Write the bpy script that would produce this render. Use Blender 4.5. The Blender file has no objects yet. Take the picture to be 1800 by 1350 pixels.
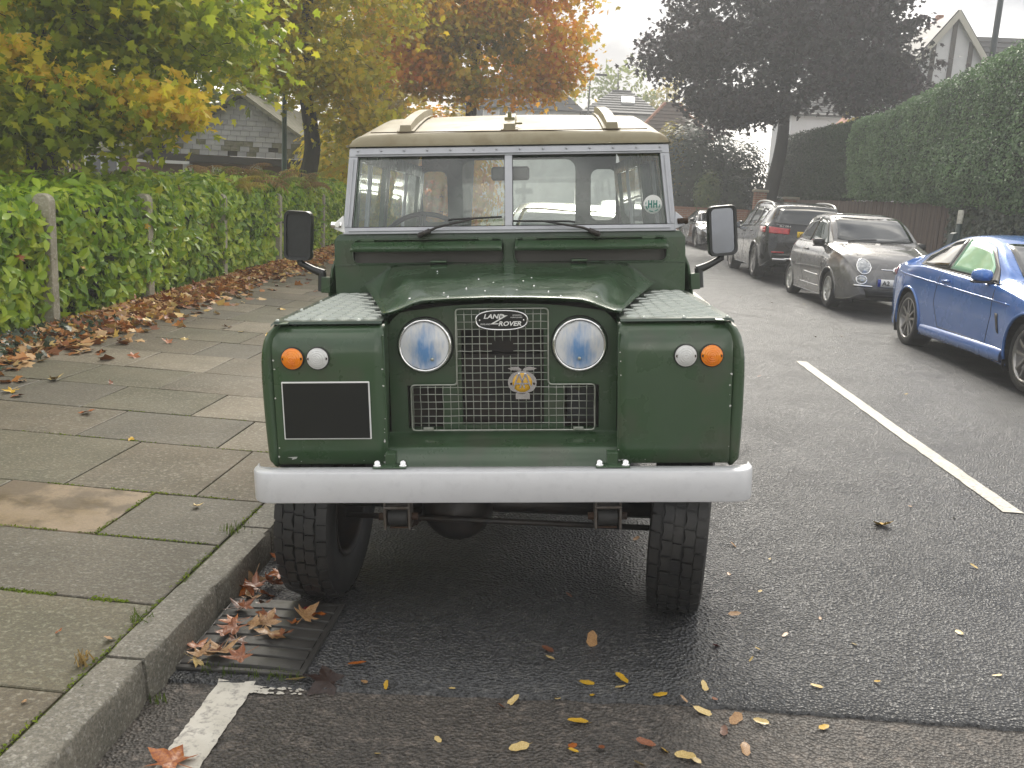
import bpy, bmesh, math, random
import numpy as np
from mathutils import Vector, Matrix, noise
from mathutils.bvhtree import BVHTree
R_ = math.radians
random.seed(7); RNG = np.random.default_rng(7)
SC = bpy.context.scene
# ------------------------------------------------------------------ camera
cd = bpy.data.cameras.new('camera'); cam = bpy.data.objects.new('camera', cd); SC.collection.objects.link(cam)
_p, _r, _y = R_(11.32), R_(3.17), R_(3.35)
_f = Vector((0, math.cos(_p), -math.sin(_p))); _u = Vector((0, math.sin(_p), math.cos(_p))); _x = Vector((1, 0, 0))
_r2 = _x*math.cos(_r)+_u*math.sin(_r); _u2 = -_x*math.sin(_r)+_u*math.cos(_r)
_M = Matrix.Rotation(_y, 3, 'Z'); CR, CU, CF = _M@_r2, _M@_u2, _M@_f
CAM = Vector((0, 0, 1.4734))
cam.matrix_world = Matrix(((CR.x, CU.x, -CF.x, CAM.x), (CR.y, CU.y, -CF.y, CAM.y), (CR.z, CU.z, -CF.z, CAM.z), (0, 0, 0, 1)))
cd.sensor_width = 36; cd.lens = 1566/1800*36; cd.clip_start = .05; cd.clip_end = 3000
SC.camera = cam
# ------------------------------------------------------------------ world: overcast sky with brighter breaks
SUN_EL, SUN_AZ = R_(36), R_(3)
W = bpy.data.worlds.new('World'); SC.world = W; W.use_nodes = True
nt = W.node_tree; nt.nodes.clear()
def N(t, **k):
    n = nt.nodes.new(t)
    for a, b in k.items(): setattr(n, a, b)
    return n
_sky = N('ShaderNodeTexSky', sky_type='NISHITA'); _sky.sun_disc = False; _sky.sun_elevation = SUN_EL; _sky.sun_rotation = SUN_AZ; _sky.air_density = 1.2; _sky.dust_density = 2
_tc = N('ShaderNodeTexCoord'); _mp = N('ShaderNodeMapping'); _mp.inputs['Scale'].default_value = (1.6, 1.6, 4.2); _mp.inputs['Location'].default_value = (3.37, .2, .3)
_no = N('ShaderNodeTexNoise'); _no.inputs['Scale'].default_value = 1.7; _no.inputs['Detail'].default_value = 9; _no.inputs['Roughness'].default_value = .56; _no.inputs['Distortion'].default_value = .4
_cr = N('ShaderNodeValToRGB'); e = _cr.color_ramp.elements
e[0].position = .36; e[0].color = (1.5, 1.5, 1.62, 1); e[1].position = .66; e[1].color = (9.5, 9.1, 8.4, 1)
_m = e.new(.5); _m.color = (3.7, 3.65, 3.6, 1)
_mx = N('ShaderNodeMix', data_type='RGBA'); _mx.inputs[0].default_value = .93
_bg = N('ShaderNodeBackground'); _bg.inputs[1].default_value = .1
_wo = N('ShaderNodeOutputWorld')
L = nt.links.new
L(_tc.outputs['Generated'], _mp.inputs[0]); L(_mp.outputs[0], _no.inputs['Vector']); L(_no.outputs[0], _cr.inputs[0])
# cloud is brighter and creamier around the hidden sun
_sd = (math.sin(SUN_AZ)*math.cos(SUN_EL), math.cos(SUN_AZ)*math.cos(SUN_EL), math.sin(SUN_EL))
_dt = N('ShaderNodeVectorMath', operation='DOT_PRODUCT'); _dt.inputs[1].default_value = _sd; _nm = N('ShaderNodeVectorMath', operation='NORMALIZE'); L(_tc.outputs['Generated'], _nm.inputs[0]); L(_nm.outputs[0], _dt.inputs[0])
_gr = N('ShaderNodeMapRange'); _gr.interpolation_type = 'SMOOTHSTEP'; _gr.inputs[1].default_value = .91; _gr.inputs[2].default_value = 1.0; _gr.inputs[3].default_value = 0; _gr.inputs[4].default_value = 1; L(_dt.outputs['Value'], _gr.inputs[0])
_gc = N('ShaderNodeMix', data_type='RGBA'); _gc.inputs[6].default_value = (1, 1, 1, 1); _gc.inputs[7].default_value = (1.5, 1.4, 1.22, 1); L(_gr.outputs[0], _gc.inputs[0])
_gm = N('ShaderNodeMix', data_type='RGBA', blend_type='MULTIPLY'); _gm.inputs[0].default_value = 1; L(_cr.outputs[0], _gm.inputs[6]); L(_gc.outputs[2], _gm.inputs[7])
L(_sky.outputs[0], _mx.inputs[6]); L(_gm.outputs[2], _mx.inputs[7]); L(_mx.outputs[2], _bg.inputs[0]); L(_bg.outputs[0], _wo.inputs[0])
# ------------------------------------------------------------------ sun behind cloud
sl = bpy.data.lights.new('sun', 'SUN'); so = bpy.data.objects.new('sun', sl); SC.collection.objects.link(so)
sl.energy = 1.3; sl.angle = R_(25); sl.color = (1, .95, .86)
_d = Vector((math.sin(SUN_AZ)*math.cos(SUN_EL), math.cos(SUN_AZ)*math.cos(SUN_EL), math.sin(SUN_EL)))
so.rotation_euler = _d.to_track_quat('Z', 'Y').to_euler()
SC.view_settings.view_transform = 'Standard'; SC.view_settings.look = 'None'; SC.view_settings.exposure = 1.72; SC.view_settings.gamma = 1
SC.view_settings.use_curve_mapping = False
SC.render.engine = 'CYCLES'
SC.cycles.use_denoising = True
try: SC.cycles.denoiser = 'OPENIMAGEDENOISE'
except Exception: pass
SC.cycles.max_bounces = 6; SC.cycles.transparent_max_bounces = 12; SC.cycles.transmission_bounces = 4; SC.cycles.diffuse_bounces = 3; SC.cycles.glossy_bounces = 3
SC.cycles.caustics_reflective = False; SC.cycles.caustics_refractive = False
# ------------------------------------------------------------------ helpers: materials
def mat(name, col, rough=.5, metal=0, col2=None, ns=5, lo=.35, hi=.65, bump=None, coat=0, coat_r=.08, rvar=None, spec=.5, col3=None, ns3=40, stretch=None, alpha=1, vor=None):
    m = bpy.data.materials.new(name); m.use_nodes = True; t = m.node_tree; n = t.nodes; b = n['Principled BSDF']; l = t.links.new
    b.inputs['Base Color'].default_value = (*col, 1); b.inputs['Roughness'].default_value = rough; b.inputs['Metallic'].default_value = metal
    b.inputs['Specular IOR Level'].default_value = spec; b.inputs['Coat Weight'].default_value = coat; b.inputs['Coat Roughness'].default_value = coat_r
    b.inputs['Alpha'].default_value = alpha
    tc = n.new('ShaderNodeTexCoord'); src = tc.outputs['Object']
    if stretch:
        mp = n.new('ShaderNodeMapping'); mp.inputs['Scale'].default_value = stretch; l(src, mp.inputs[0]); src = mp.outputs[0]
    def noi(s, d=5, r=.6):
        x = n.new('ShaderNodeTexNoise'); x.inputs['Scale'].default_value = s; x.inputs['Detail'].default_value = d; x.inputs['Roughness'].default_value = r; l(src, x.inputs['Vector']); return x.outputs[0]
    def mr(o, a, c, d, e_):
        x = n.new('ShaderNodeMapRange'); l(o, x.inputs[0]); x.inputs[1].default_value = a; x.inputs[2].default_value = c; x.inputs[3].default_value = d; x.inputs[4].default_value = e_; return x.outputs[0]
    colo = None
    if col2:
        x = n.new('ShaderNodeMix'); x.data_type = 'RGBA'; x.inputs[6].default_value = (*col, 1); x.inputs[7].default_value = (*col2, 1)
        l(mr(noi(ns), lo, hi, 0, 1), x.inputs[0]); colo = x.outputs[2]
    if col3:
        x = n.new('ShaderNodeMix'); x.data_type = 'RGBA'; x.inputs[6].default_value = (*col, 1); x.inputs[7].default_value = (*col3, 1)
        if colo: l(colo, x.inputs[6])
        l(mr(noi(ns3, 3), .52, .68, 0, 1), x.inputs[0]); colo = x.outputs[2]
    if vor:
        v = n.new('ShaderNodeTexVoronoi'); v.inputs['Scale'].default_value = vor[0]; l(src, v.inputs['Vector'])
        x = n.new('ShaderNodeMix'); x.data_type = 'RGBA'; x.blend_type = 'MULTIPLY'; x.inputs[0].default_value = vor[1]
        if colo: l(colo, x.inputs[6])
        else: x.inputs[6].default_value = (*col, 1)
        cr = n.new('ShaderNodeValToRGB'); cr.color_ramp.elements[0].color = (.45, .45, .45, 1); cr.color_ramp.elements[1].color = (1.5, 1.48, 1.45, 1)
        sp = n.new('ShaderNodeSeparateColor'); l(v.outputs['Color'], sp.inputs[0]); l(sp.outputs[0], cr.inputs[0]); l(cr.outputs[0], x.inputs[7]); colo = x.outputs[2]
    if colo: l(colo, b.inputs['Base Color'])
    if rvar: l(mr(noi(rvar[0]), .35, .65, rvar[1], rvar[2]), b.inputs['Roughness'])
    if bump:
        bp = n.new('ShaderNodeBump'); bp.inputs['Strength'].default_value = bump[1]; bp.inputs['Distance'].default_value = bump[2]
        if len(bump) > 3:
            v = n.new('ShaderNodeTexVoronoi'); v.inputs['Scale'].default_value = bump[0]; l(src, v.inputs['Vector']); l(v.outputs['Distance'], bp.inputs['Height'])
        else: l(noi(bump[0], 4), bp.inputs['Height'])
        l(bp.outputs[0], b.inputs['Normal'])
    return m
def leafmat(name, cols, tr=.3, ns=.8, nw=.5, rough=.45, spec=.35):
    m = bpy.data.materials.new(name); m.use_nodes = True; t = m.node_tree; n = t.nodes; b = n['Principled BSDF']; l = t.links.new
    g = n.new('ShaderNodeNewGeometry'); no = n.new('ShaderNodeTexNoise'); no.inputs['Scale'].default_value = ns; no.inputs['Detail'].default_value = 2
    l(g.outputs['Position'], no.inputs['Vector'])
    mr = n.new('ShaderNodeMapRange'); mr.inputs[1].default_value = .3; mr.inputs[2].default_value = .7; l(no.outputs[0], mr.inputs[0])
    mx = n.new('ShaderNodeMix'); mx.inputs[0].default_value = nw; l(g.outputs['Random Per Island'], mx.inputs[2]); l(mr.outputs[0], mx.inputs[3])
    cr = n.new('ShaderNodeValToRGB'); el = cr.color_ramp.elements
    k = len(cols)
    for i, c in enumerate(cols):
        pos = .12+.76*i/max(1, k-1)
        x = el[i] if i < 2 else el.new(pos)
        x.position = pos; x.color = (*c, 1)
    l(mx.outputs[0], cr.inputs[0]); l(cr.outputs[0], b.inputs['Base Color'])
    b.inputs['Roughness'].default_value = rough; b.inputs['Specular IOR Level'].default_value = spec
    tl = n.new('ShaderNodeBsdfTranslucent'); l(cr.outputs[0], tl.inputs[0]); ms = n.new('ShaderNodeMixShader'); ms.inputs[0].default_value = tr
    l(b.outputs[0], ms.inputs[1]); l(tl.outputs[0], ms.inputs[2]); l(ms.outputs[0], n['Material Output'].inputs[0])
    return m
def glassmat(name, tint=(.9, .95, .93), op=.12, rough=.02, dirt=0, dcol=(.5, .55, .52)):
    # thin pane: mostly see-through, mirror-like at grazing angles
    m = bpy.data.materials.new(name); m.use_nodes = True; t = m.node_tree; n = t.nodes; l = t.links.new; n.remove(n['Principled BSDF'])
    tr = n.new('ShaderNodeBsdfTransparent'); tr.inputs[0].default_value = (*tint, 1); gl = n.new('ShaderNodeBsdfGlossy'); gl.inputs['Roughness'].default_value = rough
    fr = n.new('ShaderNodeFresnel'); fr.inputs[0].default_value = 1.5; ad = n.new('ShaderNodeMath'); ad.operation = 'ADD'; ad.inputs[1].default_value = op; l(fr.outputs[0], ad.inputs[0])
    ms = n.new('ShaderNodeMixShader'); l(ad.outputs[0], ms.inputs[0]); l(tr.outputs[0], ms.inputs[1]); l(gl.outputs[0], ms.inputs[2]); out = ms.outputs[0]
    if dirt:
        df = n.new('ShaderNodeBsdfDiffuse'); df.inputs[0].default_value = (*dcol, 1); m2 = n.new('ShaderNodeMixShader')
        no = n.new('ShaderNodeTexNoise'); no.inputs['Scale'].default_value = 9; no.inputs['Detail'].default_value = 6; tc = n.new('ShaderNodeTexCoord'); l(tc.outputs['Object'], no.inputs['Vector'])
        mr = n.new('ShaderNodeMapRange'); mr.inputs[1].default_value = .4; mr.inputs[2].default_value = .75; mr.inputs[3].default_value = dirt*.45; mr.inputs[4].default_value = dirt*1.5; l(no.outputs[0], mr.inputs[0])
        l(mr.outputs[0], m2.inputs[0]); l(out, m2.inputs[1]); l(df.outputs[0], m2.inputs[2]); out = m2.outputs[0]
    l(out, n['Material Output'].inputs[0]); return m
# ------------------------------------------------------------------ helpers: geometry
COL = SC.collection
def link(name, me, parent=None, M=None, smooth=False):
    o = bpy.data.objects.new(name, me); COL.objects.link(o)
    if parent is not None: o.parent = parent
    if M is not None: o.matrix_local = M
    if smooth:
        me.polygons.foreach_set('use_smooth', np.ones(len(me.polygons), bool)); me.update()
    return o
def tag(o, label=None, cat=None, group=None, kind=None):
    if label: o['label'] = label
    if cat: o['category'] = cat
    if group: o['group'] = group
    if kind: o['kind'] = kind
    return o
def empty(name, loc=(0, 0, 0), rz=0, label=None, cat=None, group=None, kind=None):
    o = bpy.data.objects.new(name, None); COL.objects.link(o); o.location = loc; o.rotation_euler = (0, 0, rz); o.empty_display_size = .1
    return tag(o, label, cat, group, kind)
class MB:
    def __init__(s): s.v = []; s.f = []; s.mi = []; s.cur = 0
    def add(s, vs, fs):
        o = len(s.v); s.v += [tuple(p) for p in vs]; s.f += [tuple(i+o for i in q) for q in fs]; s.mi += [s.cur]*len(fs); return s
    def box(s, x0, x1, y0, y1, z0, z1, M=None):
        vs = [Vector((x, y, z)) for z in (z0, z1) for y in (y0, y1) for x in (x0, x1)]
        if M is not None: vs = [M@p for p in vs]
        return s.add(vs, [(0, 2, 3, 1), (4, 5, 7, 6), (0, 1, 5, 4), (1, 3, 7, 5), (3, 2, 6, 7), (2, 0, 4, 6)])
    def grid(s, rows, closed=False, flip=False):
        m = len(rows[0]); vs = [p for r in rows for p in r]; fs = []
        for i in range(len(rows)-1):
            for j in range(m if closed else m-1):
                a, b = i*m+j, i*m+(j+1) % m; q = (a, b, b+m, a+m); fs.append(q[::-1] if flip else q)
        return s.add(vs, fs)
    def tube(s, path, r, n=8, cap=True, up=None):
        P = [Vector(p) for p in path]; k = len(P); rr = r if isinstance(r, (list, tuple)) else [r]*k; rows = []
        t0 = (P[1]-P[0]).normalized(); a = Vector(up) if up else (Vector((0, 0, 1)) if abs(t0.z) < .9 else Vector((1, 0, 0)))
        for i in range(k):
            t = (P[min(i+1, k-1)]-P[max(i-1, 0)]).normalized(); b = t.cross(a)
            if b.length < 1e-6: b = t.orthogonal()
            b.normalize(); a = b.cross(t)
            rows.append([P[i]+(b*math.cos(2*math.pi*j/n)+a*math.sin(2*math.pi*j/n))*rr[i] for j in range(n)])
        s.grid(rows, True)
        if cap:
            o = len(s.v); m = n
            s.f.append(tuple(o-k*m+j for j in range(m))[::-1]); s.f.append(tuple(o-m+j for j in range(m))); s.mi += [s.cur]*2
        return s
    def lathe(s, prof, n=24, c=(0, 0, 0), axis='y', M=None, cap=False):
        # prof: (radius, along); axis y: spins round the y axis
        rows = []
        for r, h in prof:
            row = []
            for j in range(n):
                a = 2*math.pi*j/n; x, z = r*math.cos(a), r*math.sin(a)
                p = Vector((x, h, z)) if axis == 'y' else (Vector((h, x, z)) if axis == 'x' else Vector((x, z, h)))
                p = p+Vector(c)
                row.append(M@p if M is not None else p)
            rows.append(row)
        s.grid(rows, True)
        if cap: s.f.append(tuple(range(len(s.v)-n, len(s.v)))); s.mi.append(s.cur)
        return s
    def build(s, name, mats, parent=None, M=None, smooth=False, bevel=0, solid=0, auto=None, seg=2):
        me = bpy.data.meshes.new(name); me.from_pydata([tuple(p) for p in s.v], [], s.f)
        for m in (mats if isinstance(mats, (list, tuple)) else [mats]): me.materials.append(m)
        if any(s.mi): me.polygons.foreach_set('material_index', s.mi)
        bm = bmesh.new(); bm.from_mesh(me); bmesh.ops.recalc_face_normals(bm, faces=bm.faces) if not getattr(s, 'keep', False) else None; bm.to_mesh(me); bm.free()
        o = link(name, me, parent, M, smooth)
        if solid: md = o.modifiers.new('s', 'SOLIDIFY'); md.thickness = solid; md.offset = 0
        if bevel: md = o.modifiers.new('b', 'BEVEL'); md.width = bevel; md.segments = seg; md.limit_method = 'ANGLE'; md.angle_limit = R_(40)
        if auto is not None:
            me.polygons.foreach_set('use_smooth', np.ones(len(me.polygons), bool))
            try: me.set_sharp_from_angle(angle=R_(auto))
            except Exception: pass
        return o
def bx(name, m, parent, x0, x1, y0, y1, z0, z1, M=None, bevel=0, L=None):
    return MB().box(x0, x1, y0, y1, z0, z1, M).build(name, m, parent, L, bevel=bevel)
def lerp(a, b, t): return a+(b-a)*t
def interp(tab, x): return float(np.interp(x, [q[0] for q in tab], [q[1] for q in tab]))
def smooth_tab(tab, x):
    # monotone-ish cubic (Catmull-Rom) through a table
    xs = [q[0] for q in tab]; ys = [q[1] for q in tab]
    if x <= xs[0]: return ys[0]
    if x >= xs[-1]: return ys[-1]
    i = max(k for k in range(len(xs)-1) if xs[k] <= x)
    def sl(k):
        if k == 0 or k == len(xs)-1: return 0 if False else ((ys[1]-ys[0])/(xs[1]-xs[0]) if k == 0 else (ys[-1]-ys[-2])/(xs[-1]-xs[-2]))
        a = (ys[k]-ys[k-1])/(xs[k]-xs[k-1]); b = (ys[k+1]-ys[k])/(xs[k+1]-xs[k])
        return 0 if a*b <= 0 else 2*a*b/(a+b)
    h = xs[i+1]-xs[i]; t = (x-xs[i])/h
    return (2*t**3-3*t**2+1)*ys[i]+(t**3-2*t**2+t)*h*sl(i)+(-2*t**3+3*t**2)*ys[i+1]+(t**3-t**2)*h*sl(i+1)
def roundrect(x0, x1, z0, z1, r, n=5):
    pts = []
    for cx, cz, a0 in ((x1-r, z1-r, 0), (x0+r, z1-r, 90), (x0+r, z0+r, 180), (x1-r, z0+r, 270)):
        for i in range(n+1):
            a = R_(a0+90*i/n); pts.append((cx+r*math.cos(a), cz+r*math.sin(a)))
    return pts
def textmesh(body, size, depth, shear=0, bold=0, align='CENTER'):
    c = bpy.data.curves.new('t', 'FONT'); c.body = body; c.size = size; c.extrude = depth; c.shear = shear; c.offset = bold; c.align_x = align; c.align_y = 'CENTER'; c.resolution_u = 2
    o = bpy.data.objects.new('t', c); COL.objects.link(o)
    me = bpy.data.meshes.new_from_object(o.evaluated_get(bpy.context.evaluated_depsgraph_get())); bpy.data.objects.remove(o); return me
FRONT = Matrix(((1, 0, 0, 0), (0, 0, -1, 0), (0, 1, 0, 0), (0, 0, 0, 1)))   # text plane -> facing -y
def put_text(name, body, size, m, parent, x, y, z, depth=.001, shear=0, bold=0, M=None, align='CENTER', sx=1, back=False):
    me = textmesh(body, size, depth, shear, bold, align); me.materials.append(m)
    T = Matrix.Translation((x, y, z))@(Matrix.Rotation(math.pi, 4, 'Z') if back else Matrix())@FRONT@Matrix.Diagonal((sx, 1, 1, 1))
    return link(name, me, parent, (M@T) if M is not None else T)
def copy_tree(o, parent=None):
    c = o.copy(); COL.objects.link(c); c.parent = parent
    for ch in list(o.children): copy_tree(ch, c)
    return c
def cloud(name, m, P, S, A, tv, tf, parent=None, up=None, tilt=1.0, kind=None, seed=0):
    # many small leaf faces as one mesh: P centres (n,3), S sizes (n), A preferred normals or None
    rng = np.random.default_rng(seed); n = len(P); tv = np.asarray(tv, float); k = len(tv)
    nrm = rng.normal(size=(n, 3)) if A is None else A+rng.normal(size=(n, 3))*tilt
    nrm /= np.linalg.norm(nrm, axis=1)[:, None]+1e-9
    q = rng.normal(size=(n, 3))
    if up is not None: q = q*.5+np.asarray(up)
    t = q-(q*nrm).sum(1)[:, None]*nrm; t /= np.linalg.norm(t, axis=1)[:, None]+1e-9
    b = np.cross(nrm, t)
    V = P[:, None, :]+S[:, None, None]*(tv[None, :, 0, None]*b[:, None, :]+tv[None, :, 1, None]*t[:, None, :]+tv[None, :, 2, None]*nrm[:, None, :])
    V = V.reshape(-1, 3); sizes = [len(f) for f in tf]; flat = np.array([i for f in tf for i in f])
    idx = (flat[None, :]+(np.arange(n)*k)[:, None]).ravel()
    ls = np.tile(np.array(sizes), n); st = np.concatenate([[0], np.cumsum(ls)[:-1]])
    me = bpy.data.meshes.new(name); me.vertices.add(len(V)); me.vertices.foreach_set('co', V.ravel())
    me.loops.add(len(idx)); me.loops.foreach_set('vertex_index', idx.astype(np.int32))
    me.polygons.add(len(ls)); me.polygons.foreach_set('loop_start', st.astype(np.int32)); me.polygons.foreach_set('loop_total', ls.astype(np.int32))
    me.update(calc_edges=True); me.materials.append(m)
    o = link(name, me, parent)
    if kind: o['kind'] = kind
    return o
# leaf templates: (across, along, out)
LAUREL = ([(0, -.5, 0), (.17, -.22, .05), (.19, .1, .05), (0, .5, -.06), (-.19, .1, .05), (-.17, -.22, .05), (0, -.15, 0), (0, .15, .0)], [(0, 1, 6), (1, 2, 7, 6), (2, 3, 7), (3, 4, 7), (4, 5, 6, 7), (5, 0, 6)])
MAPLE = ([(0, -.42, 0), (.42, -.34, .05), (.28, -.1, .02), (.52, .12, -.05), (.2, .16, .03), (0, .55, -.06), (-.2, .16, .03), (-.52, .12, -.05), (-.28, -.1, .02), (-.42, -.34, .05), (0, 0, .02)],
         [(10, 0, 1, 2), (10, 2, 3, 4), (10, 4, 5, 6), (10, 6, 7, 8), (10, 8, 9, 0)])
SMALL = ([(0, -.5, 0), (.26, 0, .06), (0, .5, 0), (-.26, 0, .06)], [(0, 1, 2), (0, 2, 3)])
NEEDLE = ([(-.07, -.5, 0), (.07, -.5, 0), (.03, .5, .1), (-.03, .5, .1)], [(0, 1, 2, 3)])
# ------------------------------------------------------------------ shape of the street
def rise(t):
    t = min(t, 110.); x = (t-6)/1.5
    return .0142*1.5*(x if x > 30 else math.log1p(math.exp(x)))
def bend(t): return -.0045*max(0, t-27)**2
def road_z(x, t): return .0306-.00428*(x-2.5)**2+rise(t)
def pave_z(x, t): return .108+.016*min(3.6, max(0, -1.296-x))+rise(t)
# ================================================================== SETTING
M_earth = mat('earth', (.06, .05, .03), .9, col2=(.05, .07, .025), ns=.6, bump=(6, .5, .05))
M_road = mat('old_asphalt', (.082, .072, .062), .5, col2=(.06, .054, .048), ns=1.3, col3=(.135, .115, .098), ns3=26, bump=(95, .8, .012, 1), rvar=(2.5, .38, .62), vor=(110, .75))
M_road2 = mat('new_asphalt', (.052, .053, .056), .4, col2=(.036, .037, .039), ns=.55, col3=(.08, .079, .076), ns3=30, bump=(85, 1, .011, 1), rvar=(2.4, .33, .46), vor=(100, .85), spec=.6)
M_kerb = mat('kerb_granite', (.165, .152, .122), .75, col2=(.105, .1, .08), ns=3, col3=(.24, .23, .2), ns3=70, bump=(60, .5, .01), vor=(160, .5))
M_slabs = [mat('paving_grey', (.108, .086, .055), .62, col2=(.064, .053, .031), ns=2.2, col3=(.17, .155, .115), ns3=55, bump=(70, .35, .006), rvar=(1.5, .6, .8), vor=(170, .45)),
           mat('paving_green', (.096, .082, .05), .65, col2=(.063, .057, .031), ns=2.6, col3=(.15, .145, .1), ns3=60, bump=(70, .35, .006), rvar=(1.5, .6, .8), vor=(170, .45)),
           mat('paving_dark', (.088, .075, .052), .6, col2=(.058, .05, .033), ns=2.2, col3=(.13, .125, .1), ns3=60, bump=(70, .4, .006), rvar=(1.5, .58, .78), vor=(170, .5)),
           mat('paving_pale', (.17, .142, .098), .62, col2=(.11, .092, .06), ns=2.4, col3=(.23, .21, .165), ns3=50, bump=(60, .3, .005), rvar=(1.5, .6, .8), vor=(170, .35)),
           mat('paving_tan', (.2, .148, .092), .55, col2=(.1, .072, .042), ns=2.6, lo=.48, hi=.56, bump=(60, .25, .004), rvar=(2.5, .3, .7), vor=(170, .2))]
M_joint = mat('joint_mortar', (.055, .052, .03), .9, col2=(.07, .095, .015), ns=2.4, bump=(40, .5, .01))
M_paint = mat('road_paint', (.6, .57, .5), .6, col2=(.5, .47, .4), ns=7, col3=(.3, .28, .25), ns3=46, bump=(60, .4, .006))
M_iron = mat('wet_iron', (.07, .067, .062), .42, .2, col2=(.045, .043, .04), ns=7, bump=(50, .3, .003))
M_dark = mat('dark_void', (.006, .006, .006), .9)
M_moss = mat('moss', (.11, .16, .012), .9, col2=(.16, .2, .02), ns=14, bump=(90, .9, .01))
def sheet(name, m, x0f, x1f, ts, zf, nx, kind='structure', parent=None):
    rows = []
    for t in ts: rows.append([(lerp(x0f(t), x1f(t), j/nx), t, zf(lerp(x0f(t), x1f(t), j/nx), t)) for j in range(nx+1)])
    o = MB().grid(rows).build(name, m, parent, smooth=True)
    if kind: o['kind'] = kind
    return o
TS = [-8, -4, -2, 0, 1, 2, 3, 4, 5, 6, 7, 8, 9, 10, 12, 14, 16, 18, 20, 22, 24, 26, 28, 30, 33, 36, 40, 45, 50, 60, 70, 85, 100]
sheet('ground', M_earth, lambda t: -400, lambda t: 400, [-60, -20, -8, 0, 4, 8, 12, 16, 20, 25, 30, 40, 50, 60, 80, 110, 300, 900], lambda x, t: rise(t)-.12-(.35 if abs(x-2) < 12 else 0)*0, 40)
KX, KW, RX = -1.164, .1325, 6.15
sheet('road', M_road, lambda t: KX-.05+bend(t), lambda t: RX+.05+bend(t), TS, lambda x, t: road_z(x-bend(t), t), 24)
# the newer surface laid over the old one, with a ragged edge near the camera
def edge_t(x): return 2.44+.05*min(1, max(0, x+.6))+.012*noise.noise(Vector((x*9, 0, 0)))+.008*noise.noise(Vector((x*31, 3, 0)))
mb = MB(); rows = []
NXX = 260
xs = [lerp(KX+.002, RX, j/NXX) for j in range(NXX+1)]
rows.append([(x, edge_t(x), road_z(x, edge_t(x))-.004) for x in xs]); rows.append([(x, edge_t(x)+.006, road_z(x, edge_t(x))+.009) for x in xs])
for t in [2.7]+[q for q in TS if q >= 3]: rows.append([(x+bend(t), t, road_z(x, t)+.009) for x in xs])
tag(mb.grid(rows).build('road_resurfacing', M_road2, smooth=True), kind='structure')
RZ = lambda x, t: road_z(x-bend(t), t)+(.0095 if t > edge_t(x)+.01 else 0)
# markings
def worn_strip(name, x0, x1, t0, t1, n, seed, wear=.006, parent=None):
    rnd = random.Random(seed); rows = []
    for i in range(n+1):
        t = lerp(t0, t1, i/n); a = x0+rnd.uniform(-wear, wear); b = x1+rnd.uniform(-wear, wear)
        rows.append([(a+bend(t), t, RZ(a+bend(t), t)+.0045), ((a+b)/2+bend(t), t, RZ((a+b)/2+bend(t), t)+.0055), (b+bend(t), t, RZ(b+bend(t), t)+.0045)])
    o = MB().grid(rows).build(name, M_paint, parent, smooth=True); return tag(o, kind='structure')
worn_strip('road_marking', 2.325, 2.43, 4.585, 9.05, 40, 1, .004)
worn_strip('road_marking', 2.06, 2.155, 11.45, 15.6, 20, 2, .004)
worn_strip('road_marking', 2.0, 2.095, 18, 22, 20, 3, .004)
worn_strip('bay_marking', -.998, -.882, .4, 2.455, 120, 4, .0028)
# worn stub of the bay line's corner
mb = MB(); rnd = random.Random(9)
for i in range(80):
    x = -.885+.16*rnd.random()**1.5; t = 2.405+rnd.random()*.05; s = .003+.007*rnd.random()*(1-(x+.885)/.2)
    z = road_z(x, t)+.005; k = rnd.randint(4, 6); a0 = rnd.random()*6
    mb.add([(x+s*math.cos(a0+6.283*j/k)*1.6, t+s*math.sin(a0+6.283*j/k), z+.0004*i/150) for j in range(k)], [tuple(range(k))])
tag(mb.build('worn_marking', M_paint), kind='structure')
# kerb stones
kerb = empty('kerb', kind='structure')
bounds = [-1.6, -1., -.42, .18, .75, 1.22, 1.75, 2.337, 2.868, 3.438, 4.02]
while bounds[-1] < 34: bounds.append(bounds[-1]+.9+.02*random.random())
for i in range(len(bounds)-1):
    a, b = bounds[i]+.004, bounds[i+1]-.004
    if b < .6: continue
    dz, dx = random.uniform(-.006, .006), random.uniform(-.006, .004); n = 8; rows = []
    for k in range(n+1):
        t = lerp(a, b, k/n); e = .012 if k in (0, n) else 0; z = pave_z(-1.25, t)+dz; x = KX+dx; zr = road_z(KX, t)-.03
        nn = lambda q, s=0: .005*noise.noise(Vector((q*7+s, t*8, 3)))
        be = bend(t)
        rows.append([(x+be+.012-e, t, zr), (x+be+.006-e+nn(1), t, z-.06), (x+be-e+nn(1, 3), t, z-.013), (x+be-.004-e+nn(2)*.8, t, z-.004-e*.6), (x+be-.013, t, z+nn(3)*.4-e*.5), (x+be-.07, t, z+nn(4)*.6-e*.5), (x+be-KW+.008-dx, t, z-e*.5), (x+be-KW-dx+.002, t, z-.012), (x+be-KW-dx+.002, t, z-.14)])
    mbk = MB().grid(rows)
    m9 = 9
    mbk.add(rows[0], [tuple(range(m9))]); mbk.add(rows[-1], [tuple(range(m9))[::-1]])
    mbk.build('kerb_stone', M_kerb, kerb, auto=38)
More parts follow.
